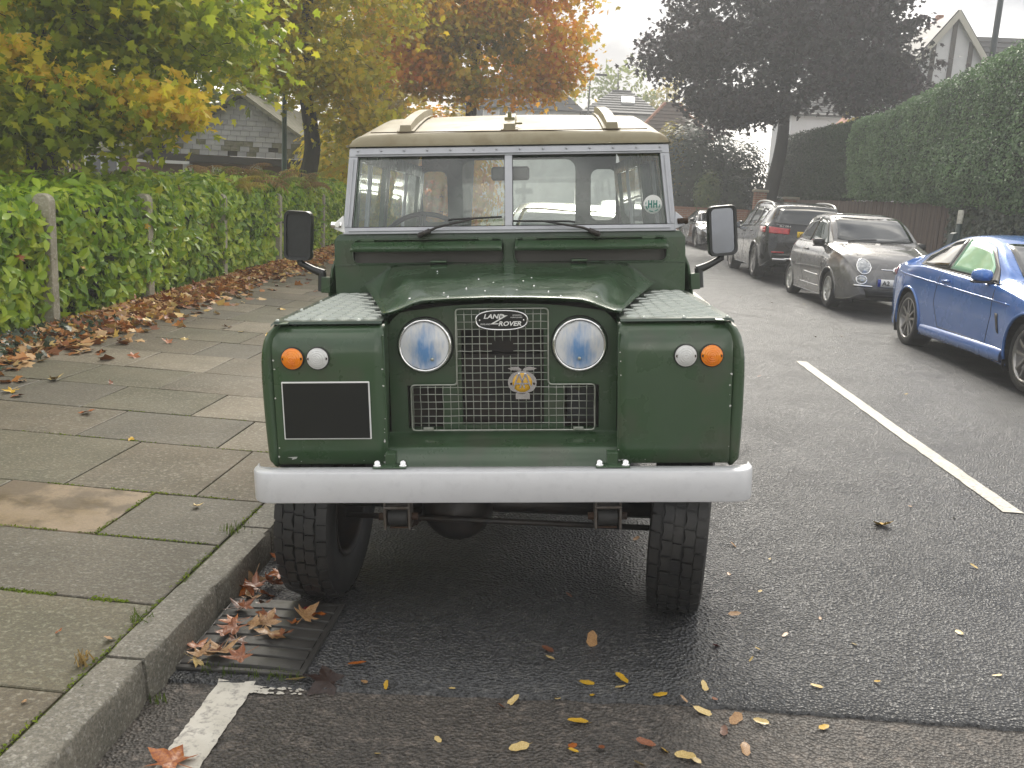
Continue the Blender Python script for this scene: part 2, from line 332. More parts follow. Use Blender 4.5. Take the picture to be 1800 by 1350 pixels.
# pavement bed and flagstones
sheet('pavement', M_joint, lambda t: -4.95+bend(t), lambda t: KX-KW+.012+bend(t), TS, lambda x, t: pave_z(x-bend(t), t)-.011, 8)
pave = bpy.data.objects['pavement']
courses = [.35, 1.0, 1.58, 2.13, 2.675, 3.205, 3.72, 4.47, 5.06, 5.66, 6.27]
while courses[-1] < 21: courses.append(courses[-1]+random.choice([.58, .6, .6, .62]))
special = {3: [(-1.86, 1), (-2.7, 2)], 4: [(-2.32, 2), (-3.2, 0)], 5: [(-1.8, 2), (-2.46, 4), (-3.3, 1)], 6: [(-1.62, 0), (-2.23, 0), (-3.1, 1)], 7: [(-1.82, 3), (-2.6, 2), (-3.4, 0)], 8: [(-1.68, 3), (-2.22, 3), (-2.9, 1), (-3.5, 2)], 9: [(-1.95, 1), (-2.7, 0), (-3.4, 1)]}
rs = random.Random(21)
def slab(x0, x1, t0, t1, m, par):
    g = .0045; tl = [rs.uniform(-.003, .003) for _ in range(4)]; e = .004
    xa, xb, ta, tb = x0+g, x1-g, t0+g, t1-g
    def P(x, t, d, k): return (x+bend(t), t, pave_z(x, t)+tl[k]-d)
    top = [P(xa+e, ta+e, 0, 0), P(xb-e, ta+e, 0, 1), P(xb-e, tb-e, 0, 2), P(xa+e, tb-e, 0, 3)]
    mid = [P(xa, ta, e*.8, 0), P(xb, ta, e*.8, 1), P(xb, tb, e*.8, 2), P(xa, tb, e*.8, 3)]
    bot = [P(xa, ta, .05, 0), P(xb, ta, .05, 1), P(xb, tb, .05, 2), P(xa, tb, .05, 3)]
    fs = [(8, 9, 10, 11)]+[(a, (a+1) % 4, (a+1) % 4+4, a+4) for a in range(4)]+[(a+4, (a+1) % 4+4, (a+1) % 4+8, a+8) for a in range(4)]
    MB().add(bot+mid+top, fs).build('paving_slab', m, par)
for ci in range(len(courses)-1):
    t0, t1 = courses[ci], courses[ci+1]; x = KX-KW; i = 0; sp = special.get(ci, [])
    while x > -4.7:
        if i < len(sp): nx_, mi = sp[i]
        else:
            nx_ = x-(rs.choice([.45, .6, .75, .9]) if i else rs.choice([.35, .5, .6, .8])); mi = rs.choices([0, 1, 2, 3], [4, 5, 3, 1.6])[0]
        if nx_ < -4.55: nx_ = -4.75
        slab(nx_, x, t0, t1, M_slabs[mi], pave); x = nx_; i += 1
# moss in the joints beside the kerb and in some cross joints
P = []; S = []
def moss_line(x0, t0, x1, t1, n, w):
    for _ in range(n):
        u = random.random(); x = lerp(x0, x1, u)+random.gauss(0, w); t = lerp(t0, t1, u)+random.gauss(0, w)
        if noise.noise(Vector((x*6, t*6, 1))) > -.22: P.append((x, t, pave_z(x, t)+.002)); S.append(random.uniform(.005, .013))
moss_line(-1.298, 1.2, -1.298, 8, 2600, .007); moss_line(-2.4, 2.675, -1.4, 2.675, 1500, .007); moss_line(-2.2, 3.205, -1.35, 3.205, 420, .005)
moss_line(-1.8, 3.205, -1.8, 3.72, 260, .005); moss_line(-2.3, 3.72, -1.3, 3.72, 520, .005); moss_line(-2.9, 4.47, -1.4, 4.47, 360, .005); moss_line(-2.6, 5.06, -1.4, 5.06, 260, .005); moss_line(-2.32, 2.675, -2.32, 3.2, 200, .005)
M_mossleaf = leafmat('moss_tuft', [(.07, .1, .008), (.13, .19, .012), (.2, .25, .02)], .2, 6, .6, .8, .1)
cloud('moss', M_mossleaf, np.array(P), np.array(S), np.tile([0, 0, 1.], (len(P), 1)), *SMALL, tilt=.6, seed=3)['kind'] = 'stuff'
# drain: cast-iron gully grate with wavy bars
gx0, gx1, gt0, gt1 = -1.15, -.765, 2.515, 2.985
dr = empty('drain_grate', ((gx0+gx1)/2, (gt0+gt1)/2, road_z(-.95, 2.75)+.004), label='rectangular cast iron drain grate with curved bars beside the kerb', cat='drain')
ZDR = road_z(-.95, 2.75)+.004
hw, hl = (gx1-gx0)/2, (gt1-gt0)/2
tl = Matrix.Rotation(R_(-1.5), 4, 'Y')
bx('pit', M_dark, dr, -hw, hw, -hl, hl, .0045, .0065, L=tl)
def frame(a): return MB().box(-hw-.02, hw+.02, a-.012, a+.012, .006, .0165)
fr = MB().box(-hw-.02, -hw, -hl, hl, .006, .017).box(hw, hw+.02, -hl, hl, .006, .017).box(-hw-.02, hw+.02, -hl-.02, -hl, .006, .017).box(-hw-.02, hw+.02, hl, hl+.02, .006, .017)
fr.build('grate_frame', M_iron, dr, tl, bevel=.003)
nb = 7; pit = 2*hl/nb
for i in range(nb):
    y0 = -hl+pit*(i+.06); rows = []
    for k in range(17):
        x = lerp(-hw, hw, k/16); o = .012*math.sin(3.1*k/16)
        rows.append([(x, y0+o, .006), (x, y0+o+.004, .0175), (x, y0+o+pit*.42, .0205), (x, y0+o+pit*.84, .0175), (x, y0+o+pit*.87, .006)])
    MB().grid(rows).build('bar', M_iron, dr, tl, auto=60)
# grass and weeds along the kerb, the grate and the hedge foot
M_grass = leafmat('weed_green', [(.04, .07, .01), (.08, .13, .015), (.14, .18, .03)], .3, 5, .5, .6, .2)
M_hay = leafmat('dry_grass', [(.3, .2, .07), (.42, .3, .12), (.2, .14, .05)], .2, 5, .3, .7, .2)
def tuft(name, m, x, t, z, n, h, spread, label, group, seed):
    r = np.random.default_rng(seed); P = np.stack([x+r.normal(size=n)*spread, t+r.normal(size=n)*spread, z+h*.25+r.random(n)*h*.2], 1)
    A = r.normal(size=(n, 3)); A[:, 2] *= .25
    o = cloud(name, m, P, h*(.5+.6*r.random(n)), A, *NEEDLE, up=(0, 0, 1.2), tilt=.1, seed=seed); return tag(o, label, 'grass', group)
for i, (x, t) in enumerate([(-1.05, 2.5), (-.98, 2.495), (-.9, 2.49), (-.8, 2.5), (-.77, 2.49), (-.84, 2.497)]):
    tuft('grass_tuft', M_grass, x, t, ZDR+.004, 22, .03, .016, 'short bright green grass tuft at the near edge of the drain grate', 'grass tufts by the drain', 40+i)
tuft('weed_tuft', M_grass, -1.3, 2.56, .112, 30, .032, .02, 'small green weed growing between kerb and flagstone near the drain', None, 51)
tuft('weed_tuft', M_grass, -1.3, 3.35, .115, 36, .035, .03, 'mossy green weed between kerb and flagstone beside the bumper end', None, 52)
tuft('dry_grass_tuft', M_hay, -1.33, 2.28, .112, 30, .045, .01, 'dry straw coloured grass tuft on the kerb stone joint', None, 53)
tuft('weed_tuft', M_grass, KX+.03, 2.33, road_z(-1.14, 2.33), 20, .03, .012, 'green weed in the gutter under the kerb joint', None, 54)
# far pavement across the road
M_pave2 = mat('far_pavement', (.13, .12, .1), .7, col2=(.09, .085, .07), ns=1.2, vor=(1.6, .35), bump=(30, .3, .006))
sheet('far_pavement', M_pave2, lambda t: RX+bend(t), lambda t: 8.4+bend(t), TS, lambda x, t: road_z(RX, t)+.115, 6)
mbk = MB(); rows = []
for t in TS:
    b = bend(t); z = road_z(RX, t)
    rows.append([(RX+b, t, z-.05), (RX+b+.004, t, z+.105), (RX+b+.012, t, z+.12), (RX+b+.14, t, z+.12), (RX+b+.14, t, z+.05)])
tag(mbk.grid(rows).build('far_kerb', M_kerb), kind='structure')
FZ = lambda t: road_z(RX, t)+.115
# ================================================================== OFF-ROAD VEHICLE
G_ = mat('green_paint', (.039, .08, .036), .27, col2=(.031, .066, .029), ns=3, coat=.45, coat_r=.1, rvar=(6, .2, .45), col3=(.05, .07, .04), ns3=5, bump=(2.6, .1, .02))
G_bon = mat('green_paint_bonnet', (.037, .077, .036), .16, col2=(.048, .09, .046), ns=4, coat=.7, coat_r=.06, rvar=(5, .12, .34), bump=(2.5, .08, .02))
M_silver = mat('silver_paint', (.66, .665, .68), .33, .15, col2=(.63, .635, .65), ns=4, col3=(.6, .605, .62), ns3=30, rvar=(7, .28, .5), bump=(5, .06, .01))
M_galv = mat('painted_frame', (.5, .51, .54), .42, .15, col2=(.43, .44, .47), ns=9, bump=(30, .1, .003))
M_cream = mat('cream_paint', (.34, .3, .21), .42, col2=(.29, .255, .17), ns=2.5, col3=(.27, .23, .15), ns3=9, bump=(3, .06, .02), rvar=(4, .5, .7), spec=.35)
M_tread = mat('chequer_plate', (.05, .075, .056), .3, .3, col2=(.04, .06, .045), ns=9, coat=.3)
M_bars = mat('worn_bars', (.55, .58, .53), .36, .3, col2=(.42, .46, .42), ns=20)
M_chrome = mat('chrome', (.8, .8, .8), .12, 1, bump=(40, .05, .001))
M_zinc = mat('galvanised_wire', (.45, .46, .42), .38, .85, col2=(.3, .33, .27), ns=30)
M_rubber = mat('rubber', (.018, .018, .018), .62, col2=(.03, .029, .028), ns=20, bump=(120, .3, .002))
M_tyre = mat('tyre_rubber', (.013, .013, .014), .5, col2=(.026, .025, .023), ns=9, bump=(90, .25, .002))
M_blackm = mat('black_metal', (.014, .014, .015), .45, col2=(.035, .026, .02), ns=12)
M_rust = mat('rusty_steel', (.07, .035, .018), .8, .2, col2=(.03, .02, .015), ns=14, bump=(50, .5, .003))
M_shackle = mat('worn_steel', (.16, .15, .14), .5, .5, col2=(.09, .07, .055), ns=18)
M_plastic = mat('black_plastic', (.02, .022, .022), .38, col2=(.028, .03, .03), ns=40, bump=(200, .1, .001))
M_int = mat('interior_trim', (.12, .13, .12), .7, col2=(.035, .04, .036), ns=6)
M_intg = mat('interior_green', (.06, .09, .07), .6)
M_seat = mat('seat_vinyl', (.025, .025, .026), .5, bump=(20, .3, .01))
M_gauze = mat('insect_gauze', (.17, .165, .15), .7, .3, bump=(600, .8, .002))
M_amber = mat('amber_lens', (.85, .2, .004), .14, coat=.6, col2=(.95, .3, .01), ns=22)
M_clear = mat('clear_lens', (.62, .62, .6), .15, coat=.6, col2=(.74, .74, .73), ns=30)
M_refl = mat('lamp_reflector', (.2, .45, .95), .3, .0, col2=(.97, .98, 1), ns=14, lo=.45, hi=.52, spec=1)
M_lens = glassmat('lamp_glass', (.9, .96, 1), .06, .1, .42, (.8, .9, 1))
def lampmat(name, lens):  # lens and reflector colour: blue tint, with the reflector's white gleam painted in
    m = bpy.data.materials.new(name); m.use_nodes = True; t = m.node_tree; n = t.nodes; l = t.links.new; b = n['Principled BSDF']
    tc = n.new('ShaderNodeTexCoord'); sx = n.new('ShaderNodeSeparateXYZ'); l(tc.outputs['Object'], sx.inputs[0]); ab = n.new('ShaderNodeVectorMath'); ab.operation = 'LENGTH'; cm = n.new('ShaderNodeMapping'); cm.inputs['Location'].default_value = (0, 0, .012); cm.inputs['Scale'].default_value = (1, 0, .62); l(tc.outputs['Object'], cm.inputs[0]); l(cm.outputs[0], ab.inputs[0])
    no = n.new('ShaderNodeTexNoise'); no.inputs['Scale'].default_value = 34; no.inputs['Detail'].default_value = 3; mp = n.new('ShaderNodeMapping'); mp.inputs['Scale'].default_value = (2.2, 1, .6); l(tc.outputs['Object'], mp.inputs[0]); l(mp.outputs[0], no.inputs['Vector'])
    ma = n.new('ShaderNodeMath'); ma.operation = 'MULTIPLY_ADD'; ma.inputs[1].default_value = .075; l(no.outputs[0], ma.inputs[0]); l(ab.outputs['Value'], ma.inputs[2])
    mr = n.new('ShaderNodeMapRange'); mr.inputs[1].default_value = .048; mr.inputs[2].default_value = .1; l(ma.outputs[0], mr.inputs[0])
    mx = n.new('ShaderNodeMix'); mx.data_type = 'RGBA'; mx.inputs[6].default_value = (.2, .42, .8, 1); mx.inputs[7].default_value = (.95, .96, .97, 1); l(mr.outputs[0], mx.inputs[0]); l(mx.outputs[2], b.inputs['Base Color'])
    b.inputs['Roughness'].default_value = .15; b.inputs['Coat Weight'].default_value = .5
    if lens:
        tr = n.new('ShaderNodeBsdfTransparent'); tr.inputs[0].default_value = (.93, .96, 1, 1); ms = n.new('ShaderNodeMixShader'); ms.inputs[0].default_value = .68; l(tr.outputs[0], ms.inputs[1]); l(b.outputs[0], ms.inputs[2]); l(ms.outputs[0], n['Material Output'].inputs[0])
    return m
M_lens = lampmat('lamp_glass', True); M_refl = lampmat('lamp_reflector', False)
M_white = mat('white_enamel', (.78, .78, .76), .35)
M_black = mat('black_enamel', (.008, .009, .009), .3)
M_yel = mat('yellow_enamel', (.72, .4, .03), .25, coat=.5)
M_mirror = mat('mirror_glass', (.2, .21, .23), .06, 1, rvar=(6, .04, .2))
M_glass = glassmat('windscreen_glass', (.9, .96, .92), .05, .02, .13)
M_glassr = glassmat('rear_glass', (.9, .95, .92), .06, .03, .14)
M_chip = mat('bare_aluminium', (.7, .7, .68), .4, .6)
veh = empty('off_road_vehicle', (-.1756, 2.7263, 0), R_(2.40), 'dark green classic off-road vehicle with cream roof and silver bumper parked at the kerb', 'off-roader')
_b, _z0, _zo = R_(3.82), .55, .0118
BM = Matrix(((math.cos(_b), 0, -math.sin(_b), _z0*math.sin(_b)), (0, 1, 0, 0), (math.sin(_b), 0, math.cos(_b), _z0-_z0*math.cos(_b)+_zo), (0, 0, 0, 1)))
def B(mb, name, m, parent=veh, **k):
    return mb.build(name, m, parent, BM if parent is veh else None, **k)
# --- bumper: folded channel with rounded ends
path = []
for a in range(0, 91, 10): path.append((-.745-.064*math.sin(R_(90-a)), .064-.064*math.cos(R_(90-a)) if False else .075*(1-math.sin(R_(a)))))
path = [(-.809, .1)]+[(-.745-.064*math.cos(R_(a)), .07*(1-math.sin(R_(a)))) for a in range(0, 91, 9)]+[(x, 0) for x in np.linspace(-.7, .7, 29)]+[(.745+.064*math.cos(R_(a)), .07*(1-math.sin(R_(a)))) for a in range(90, -1, -9)]+[(.809, .1)]
rows = []
n = len(path)
for i, (x, y) in enumerate(path):
    a = Vector(path[max(i-1, 0)]); c = Vector(path[min(i+1, n-1)]); t = (c-a).normalized(); nr = Vector((-t.y, t.x))   # inward (towards +y on the front)
    d = .046 if 4 < i < n-5 else lerp(.004, .046, min(i, n-1-i)/5); zt, zb = .625, .527
    dent = .0035*math.exp(-((x-.52)/.02)**2)+.002*noise.noise(Vector((x*5, 0, 4)))
    q = lambda o, z: (x+nr.x*o, y+nr.y*o+dent, z)
    rows.append([q(d, zt+.002), q(d*.5, zt+.001), q(.005 if d > .01 else .002, zt), q(.0015, zt-.0015), q(0, zt-.005), q(0, zt-.05), q(0, zb+.004), q(.0012, zb+.0012), q(.004 if d > .01 else .002, zb), q(d*.5, zb), q(d, zb)])
bump = B(MB().grid(rows), 'bumper', M_silver, auto=24); md = bump.modifiers.new('s', 'SOLIDIFY'); md.thickness = .004; md.offset = 1
for (x, z, r) in ((.0, .579, .004), (-.325, .597, .0022), (-.22, .585, .0018)):
    B(MB().lathe([(r, -.0012), (r, -.0018), (0.0002, -.002)], 10, (x, 0, z)), 'bolt_hole', M_black, parent=bump)
mb = MB()
for k in range(9): mb.box(-.27+k*.004, -.268+k*.004, -.0012, -.0006, .598-k*.0045, .602-k*.0045)
mb.build('scratch', M_blackm, bump)
for s in (-1, 1):   # bumper bolts on the fixing brackets
    br = MB().box(s*.36-.017, s*.36+.017, .05, .09, .628, .675).box(s*.36-.055, s*.36+.055, .02, .07, .6325, .637)
    brk = B(br, 'bumper_bracket', G_, bevel=.004)
    for dx in (-.042, .042): MB().lathe([(.0005, .655), (.007, .654), (.011, .649), (.011, .641), (.015, .64), (.015, .637)], 10, (s*.36+dx, .045, 0), 'z').build('bolt', M_chrome, brk, smooth=True)
# --- front wings
for s in (-1, 1):
    prof = [(.19, .615), (.152, .6105), (.1475, .618), (.1465, .66), (.1465, .8), (.1465, .95), (.1468, .985), (.149, 1.012), (.1535, 1.034), (.161, 1.054), (.172, 1.069), (.186, 1.077), (.2, 1.08)]
    xs = [.386, .39, .42]+[lerp(.45, .72, k/6) for k in range(7)]+[.748, .757]
    rows = [[(s*x, y+(.006 if x in (.386, .757) else 0), z) for (y, z) in prof] for x in xs]
    wing = B(MB().grid(rows), 'front_wing', G_, auto=60)
    # outer skin, rounded at its front edge and shoulder
    path = [(.70, 1.082), (.735, 1.081), (.757, 1.072), (.777, 1.055), (.79, 1.032), (.799, 1.0), (.804, .96), (.806, .9), (.805, .8), (.802, .7), (.799, .64), (.796, .625), (.782, .6195)]
    rows = []
    for y, ins in ((.172, .054), (.161, .048), (.1535, .038), (.151, .028), (.155, .016), (.166, .006), (.19, 0), (.45, 0), (.8, 0), (1.1, 0), (1.155, 0)):
        row = []
        for i, (x, z) in enumerate(path):
            a = Vector(path[max(0, i-1)]); c = Vector(path[min(len(path)-1, i+1)]); t = (c-a).normalized(); nr = Vector((-t.y, t.x))*-1
            row.append((s*(x-abs(nr.x)*ins*(1 if nr.x else 0)), y, z-nr.y*ins*.2-(ins*.25 if i > 9 else 0)))
        rows.append(row)
    # wheel-arch opening: drop faces inside the arch
    mbw = MB(); ys = [r[0][1] for r in rows]; rows2 = []
    for k in range(len(rows)-1):
        for q in range(8 if ys[k] >= .19 else 1):
            u = q/8 if ys[k] >= .19 else 0
            rows2.append([tuple(Vector(rows[k][i]).lerp(Vector(rows[k+1][i]), u)) for i in range(len(path))])
    rows2.append(rows[-1])
    dense = [[Vector(r[0])]+[Vector(r[i]).lerp(Vector(r[i+1]), w) for i in range(len(r)-1) for w in (.25, .5, .75, 1)] for r in rows2]
    mbw.grid(dense); keep = []
    for f in mbw.f:
        c = sum((Vector(mbw.v[i]) for i in f), Vector())/4
        if not (math.hypot(c.y-.62, c.z-.47) < .4 and c.y > .27 and c.z < .9): keep.append(f)
    mbw.f = keep; mbw.mi = [0]*len(keep)
    mbw.build('side_skin', G_, wing, smooth=True)
    # top skin + inner wall towards the grille
    MB().grid([[(s*.386, .2, 1.0805), (s*.745, .2, 1.0805)], [(s*.386, .7, 1.083), (s*.765, .7, 1.083)], [(s*.386, 1.156, 1.085), (s*.765, 1.156, 1.085)]]).build('top_skin', G_, wing)
    MB().grid([[(s*.386, .15, .612), (s*.386, .17, 1.074)], [(s*.392, .2, .6), (s*.389, .2, 1.083)], [(s*.41, .33, .57), (s*.392, .33, 1.1)]]).build('inner_wall', G_, wing)
    bx('edge_flange', G_, wing, s*.386-.003, s*.386+.003, .148, .156, .615, 1.05, bevel=.002)
    # chequer plate with raised five-bar pattern
    xo = lambda y: .757-.02*max(0, .2-y)/.04
    def xi(y): return lerp(.392, .6, min(1, max(0, (y-.3)/.83))**1.05)
    rows = []
    for y in [.172, .178, .2]+list(np.linspace(.25, 1.12, 12)):
        zz = (1.0925 if y > .175 else 1.0845)+(y-.2)*.004
        rows.append([(s*xi(y), y, zz), (s*lerp(xi(y), .755, .5), y, zz), (s*(.75 if y < .19 else .757), y, zz), (s*.7625, y+.002, zz-.009)])
    plate = B(MB().grid(rows), 'tread_plate', M_tread)
    mb = MB(); pt = .045; cy = 0
    y = .235
    while y < 1.11:
        x = .395; cx = 0
        while x < .748:
            if x > xi(y)+.012:
                a = R_(45 if (cx+cy) % 2 else -45); z = 1.0925+(y-.2)*.004
                for k in range(-2, 3):
                    o = Vector((-math.sin(a), math.cos(a)))*k*.0074; d = Vector((math.cos(a), math.sin(a)))*.0165; w = Vector((-math.sin(a), math.cos(a)))*.0019
                    c = Vector((x, y))+o; p = [c-d-w, c+d-w, c+d+w, c-d+w, c-d*.8, c+d*.8]
                    mb.add([(s*q.x, q.y, z) for q in p[:4]]+[(s*q.x, q.y, z+.0042) for q in p[4:]], [(0, 1, 5, 4), (2, 3, 4, 5), (1, 2, 5), (3, 0, 4)])
            x += pt; cx += 1
        y += pt; cy += 1
    mb.build('tread_bars', M_bars, plate)['kind'] = 'stuff'
    for (x, y) in ((.742, .19), (.742, .5), (.742, .8), (.6, .185), (.47, .185)): MB().lathe([(.007, 1.092), (.0065, 1.096), (.003, 1.0985), (.0002, 1.099)], 8, (s*x, y, .0015), 'z').build('rivet', M_bars, plate, smooth=True)
    # lamps on the wing front
    for x, m, nm in ((.686, M_amber, 'indicator'), (.602, M_clear, 'side_lamp')):
        z = .975
        lp = MB().lathe([(.0365, .1462), (.0385, .144), (.0385, .139), (.036, .137)], 28, (s*x, 0, z)); lp = B(lp, nm, M_rubber, smooth=True)
        pr = [(.035, .139), (.035, .134)]
        for k in range(1, 15):
            r = .034*(1-k/15); pr.append((r, .134-.014*(1-(r/.034)**2)+(.0, .0026, .0026)[k % 3]))
        pr.append((.0003, .1195))
        MB().lathe(pr, 28, (s*x, 0, z)).build('lens', m, lp, smooth=True)
        for e_ in (-1, 1): MB().lathe([(.0045, .134), (.0045, .1305), (.0003, .1303)], 8, (s*x+e_*.0285, 0, z)).build('screw', M_rust, lp)
    # mud scar and chips of bare metal
    if s < 0: MB().add([(-.725, .1455, .637), (-.69, .1455, .639), (-.695, .1455, .632), (-.71, .1455, .6285), (-.708, .1455, .634)], [(0, 1, 2, 3, 4)]).build('paint_chip', M_chip, wing)
    else: MB().add([(.397, .1455, .626), (.418, .1455, .627), (.413, .1455, .617), (.405, .1455, .613)], [(0, 1, 2, 3)]).build('paint_chip', M_chip, wing)
# flaked paint along panel edges
rc = random.Random(77); cm_ = MB()
for k in range(28):
    s_ = rc.choice((-1, 1)); e_ = rc.random()
    if e_ < .35: x, z = s_*rc.uniform(.39, .75), .6145+rc.uniform(0, .012)
    elif e_ < .7: x, z = s_*(.388+rc.uniform(0, .006)), rc.uniform(.63, 1.0)
    else: x, z = s_*(.754-rc.uniform(0, .005)), rc.uniform(.63, 1.0)
    r = rc.uniform(.0012, .0042); kk = rc.randint(4, 6); cm_.add([(x+r*rc.uniform(.5, 1.4)*math.cos(6.28*j/kk), .1455, z+r*rc.uniform(.5, 1.4)*math.sin(6.28*j/kk)) for j in range(kk)], [tuple(range(kk))])
B(cm_, 'paint_chips', M_chip)['kind'] = 'stuff'
# --- number plate
pl = B(MB().box(-.729, -.435, .139, .145, .70, .897), 'number_plate', M_white, bevel=.006)
pl['label'] = 'blank black number plate with thin white border'
MB().box(-.7245, -.4395, .1375, .1395, .7045, .8925).build('plate_face', M_black, pl, bevel=.005)
# --- radiator panel with openings
rp = MB(); yP = .29
def ptop(x): return 1.135-.035*(abs(x)/.385)**2.2-(.03*max(0, (abs(x)-.34)/.045)**2)
cols = sorted(set([-.392, -.385, -.37, -.35, -.332, -.24, -.21, -.17, -.142, 0, .142, .17, .21, .24, .332, .35, .37, .385, .392]+[lerp(-.142, .142, k/8) for k in range(9)]))
for a, b in zip(cols[:-1], cols[1:]):
    c = (a+b)/2; holes = []
    if abs(c) < .142: holes = [(.712, 1.045)]
    elif .21 < abs(c) < .332: holes = [(.70, .852)]
    zs = [.685]+[h for q in holes for h in q]+[None]
    for k in range(0, len(zs)-1, 2):
        za, zb = zs[k], zs[k+1]
        f = lambda x, z: (x, yP, ptop(x) if z is None else z)
        rp.add([f(a, za), f(b, za), f(b, zb), f(a, zb)], [(0, 1, 2, 3)])
rpan = B(rp, 'radiator_panel', G_)
for (x0, x1, z0, z1) in ((-.142, .142, .712, 1.045), (-.332, -.21, .70, .852), (.21, .332, .70, .852)):
    w = MB()
    for (a, b) in (((x0, z0), (x1, z0)), ((x1, z0), (x1, z1)), ((x1, z1), (x0, z1)), ((x0, z1), (x0, z0))): w.add([(a[0], yP, a[1]), (b[0], yP, b[1]), (b[0], yP+.03, b[1]), (a[0], yP+.03, a[1])], [(0, 1, 2, 3)])
    w.build('opening_edge', G_, rpan)
core = MB().box(-.36, .36, .41, .43, .6, 1.12)
B(core, 'radiator', M_blackm)
fan = MB().lathe([(.0, .37), (.05, .372), (.06, .38), (.06, .4)], 16, (-.02, 0, .8))
for k in range(4): fan.box(-.022, .022, .375, .383, 0, .15, Matrix.Translation((-.02, 0, .8))@Matrix.Rotation(R_(25+90*k), 4, 'Y'))
B(fan, 'cooling_fan', M_blackm)
B(MB().box(.225, .32, .335, .37, .72, .83), 'horn', M_plastic)
# apron below the panel, folding forward to the bumper
rows = [[(x, y, z) for (y, z) in ((.29, .687), (.283, .68), (.225, .668), (.19, .662), (.178, .655), (.165, .632), (.15, .606), (.142, .598), (.142, .57))] for x in (-.41, -.2, 0, .2, .41)]
B(MB().grid(rows), 'front_apron', G_, auto=50)
# --- wire grille (inverted T)
gr = empty('grille'); gr.parent = veh; gr.matrix_local = BM; yG = .272
out = [(.157, 1.119), (.157, .857), (.317, .857), (.317, .696), (-.317, .696), (-.317, .857), (-.157, .857), (-.157, 1.119)]
def fillet(pts, r, n=4):
    res = []; k = len(pts)
    for i in range(k):
        p0, p1, p2 = Vector(pts[i-1]), Vector(pts[i]), Vector(pts[(i+1) % k]); a = p1+(p0-p1).normalized()*r; b = p1+(p2-p1).normalized()*r
        for j in range(n+1):
            t = j/n; res.append(a*(1-t)**2+p1*2*t*(1-t)+b*t*t)
    return res
fo = fillet(out, .014); loop = [(q.x, yG, q.y) for q in fo]; loop.append(loop[0])
MB().tube(loop, .0034, 6, cap=False, up=(0, 1, 0)).build('surround_wire', M_zinc, gr, smooth=True)
hx0, hx1, hz0, hz1 = -.035, .038, .958, 1.008
sp = .02605
rw = random.Random(4)
k = -12
while k <= 12:
    x = k*sp+.002
    if abs(x) < .316:
        zt = 1.117 if abs(x) < .156 else .857
        segs = [(.697, zt)]
        if hx0 < x < hx1: segs = [(.697, hz0), (hz1, zt)]
        for a, b in segs:
            j = rw.uniform(-.0012, .0012); pth = [(x+j*math.sin(q), yG-.002*((q % 2)*2-1)*.5, lerp(a, b, q/10)) for q in range(11)]
            MB().tube(pth, .00165, 5).build('wire', M_zinc, gr, smooth=True)
    k += 1
z = .722
while z < 1.11:
    hwid = .316 if z < .855 else .156
    segs = [(-hwid, hwid)]
    if hz0+.002 < z < hz1-.002: segs = [(-hwid, hx0), (hx1, hwid)]
    for a, b in segs:
        j = rw.uniform(-.0012, .0012); pth = [(lerp(a, b, q/10), yG+.002*((q % 2)*2-1)*.5, z+j*math.sin(q*1.3)) for q in range(11)]
        MB().tube(pth, .00165, 5).build('wire', M_zinc, gr, smooth=True)
    z += .0252
for x in (-.26, .26): MB().box(x-.018, x+.018, .265, .274, .695, .708).build('clip', M_zinc, gr, bevel=.002)
# oval badge
ov = [(.087*math.copysign(abs(math.cos(a))**.75, math.cos(a)), .0325*math.copysign(abs(math.sin(a))**.8, math.sin(a))) for a in np.linspace(0, 2*math.pi, 49)[:-1]]
bz = 1.081; yB = .262
bmb = MB(); bmb.add([(x, yB, bz+z) for x, z in ov]+[(x, yB+.006, bz+z) for x, z in ov], [tuple(range(48))]+[(i, (i+1) % 48, (i+1) % 48+48, i+48) for i in range(48)])
badge = B(bmb, 'oval_badge', M_black)
lp = [(x, yB-.0005, bz+z) for x, z in ov]; lp.append(lp[0])
MB().tube(lp, .0034, 6, cap=False, up=(0, 1, 0)).build('badge_rim', M_chrome, badge, smooth=True)
yt = yB-.0018
put_text('lettering', 'LAND', .0215, M_white, badge, -.027, yt, bz+.0125, .0006, .25, .0006, sx=1.2)
put_text('lettering', 'ROVER', .0215, M_white, badge, .027, yt, bz-.0125, .0006, .25, .0006, sx=1.15)
put_text('lettering', 'SOLIHULL', .0075, M_white, badge, .052, yt, bz+.0165, .0004, .25, 0, sx=.95)
put_text('lettering', 'WARWICKSHIRE', .006, M_white, badge, .05, yt, bz+.009, .0004, .1, 0, sx=.9)
put_text('lettering', 'ENGLAND', .0075, M_white, badge, -.055, yt, bz-.0135, .0004, .1, 0, sx=.95)
zz = [(.006, .018), (.021, .0175), (-.034, -.0165), (-.018, -.0135), (-.02, -.0165), (-.038, -.0195), (.014, .0145)]
MB().add([(x, yt-.0004, bz+z) for x, z in ((-.001, .0165), (.021, .0165), (-.026, -.0105), (-.009, -.0105), (-.012, -.0135), (-.04, -.0135), (.008, .0135), (-.003, .0135))], [(0, 1, 6, 7), (1, 2, 5, 6), (2, 3, 4, 5)]).build('zigzag_line', M_white, badge)
for x in (-.0745, .0745): MB().lathe([(.003, yB-.0005), (.0028, yB-.002), (.0003, yB-.0022)], 8, (x, 0, bz)).build('badge_rivet', M_chrome, badge)
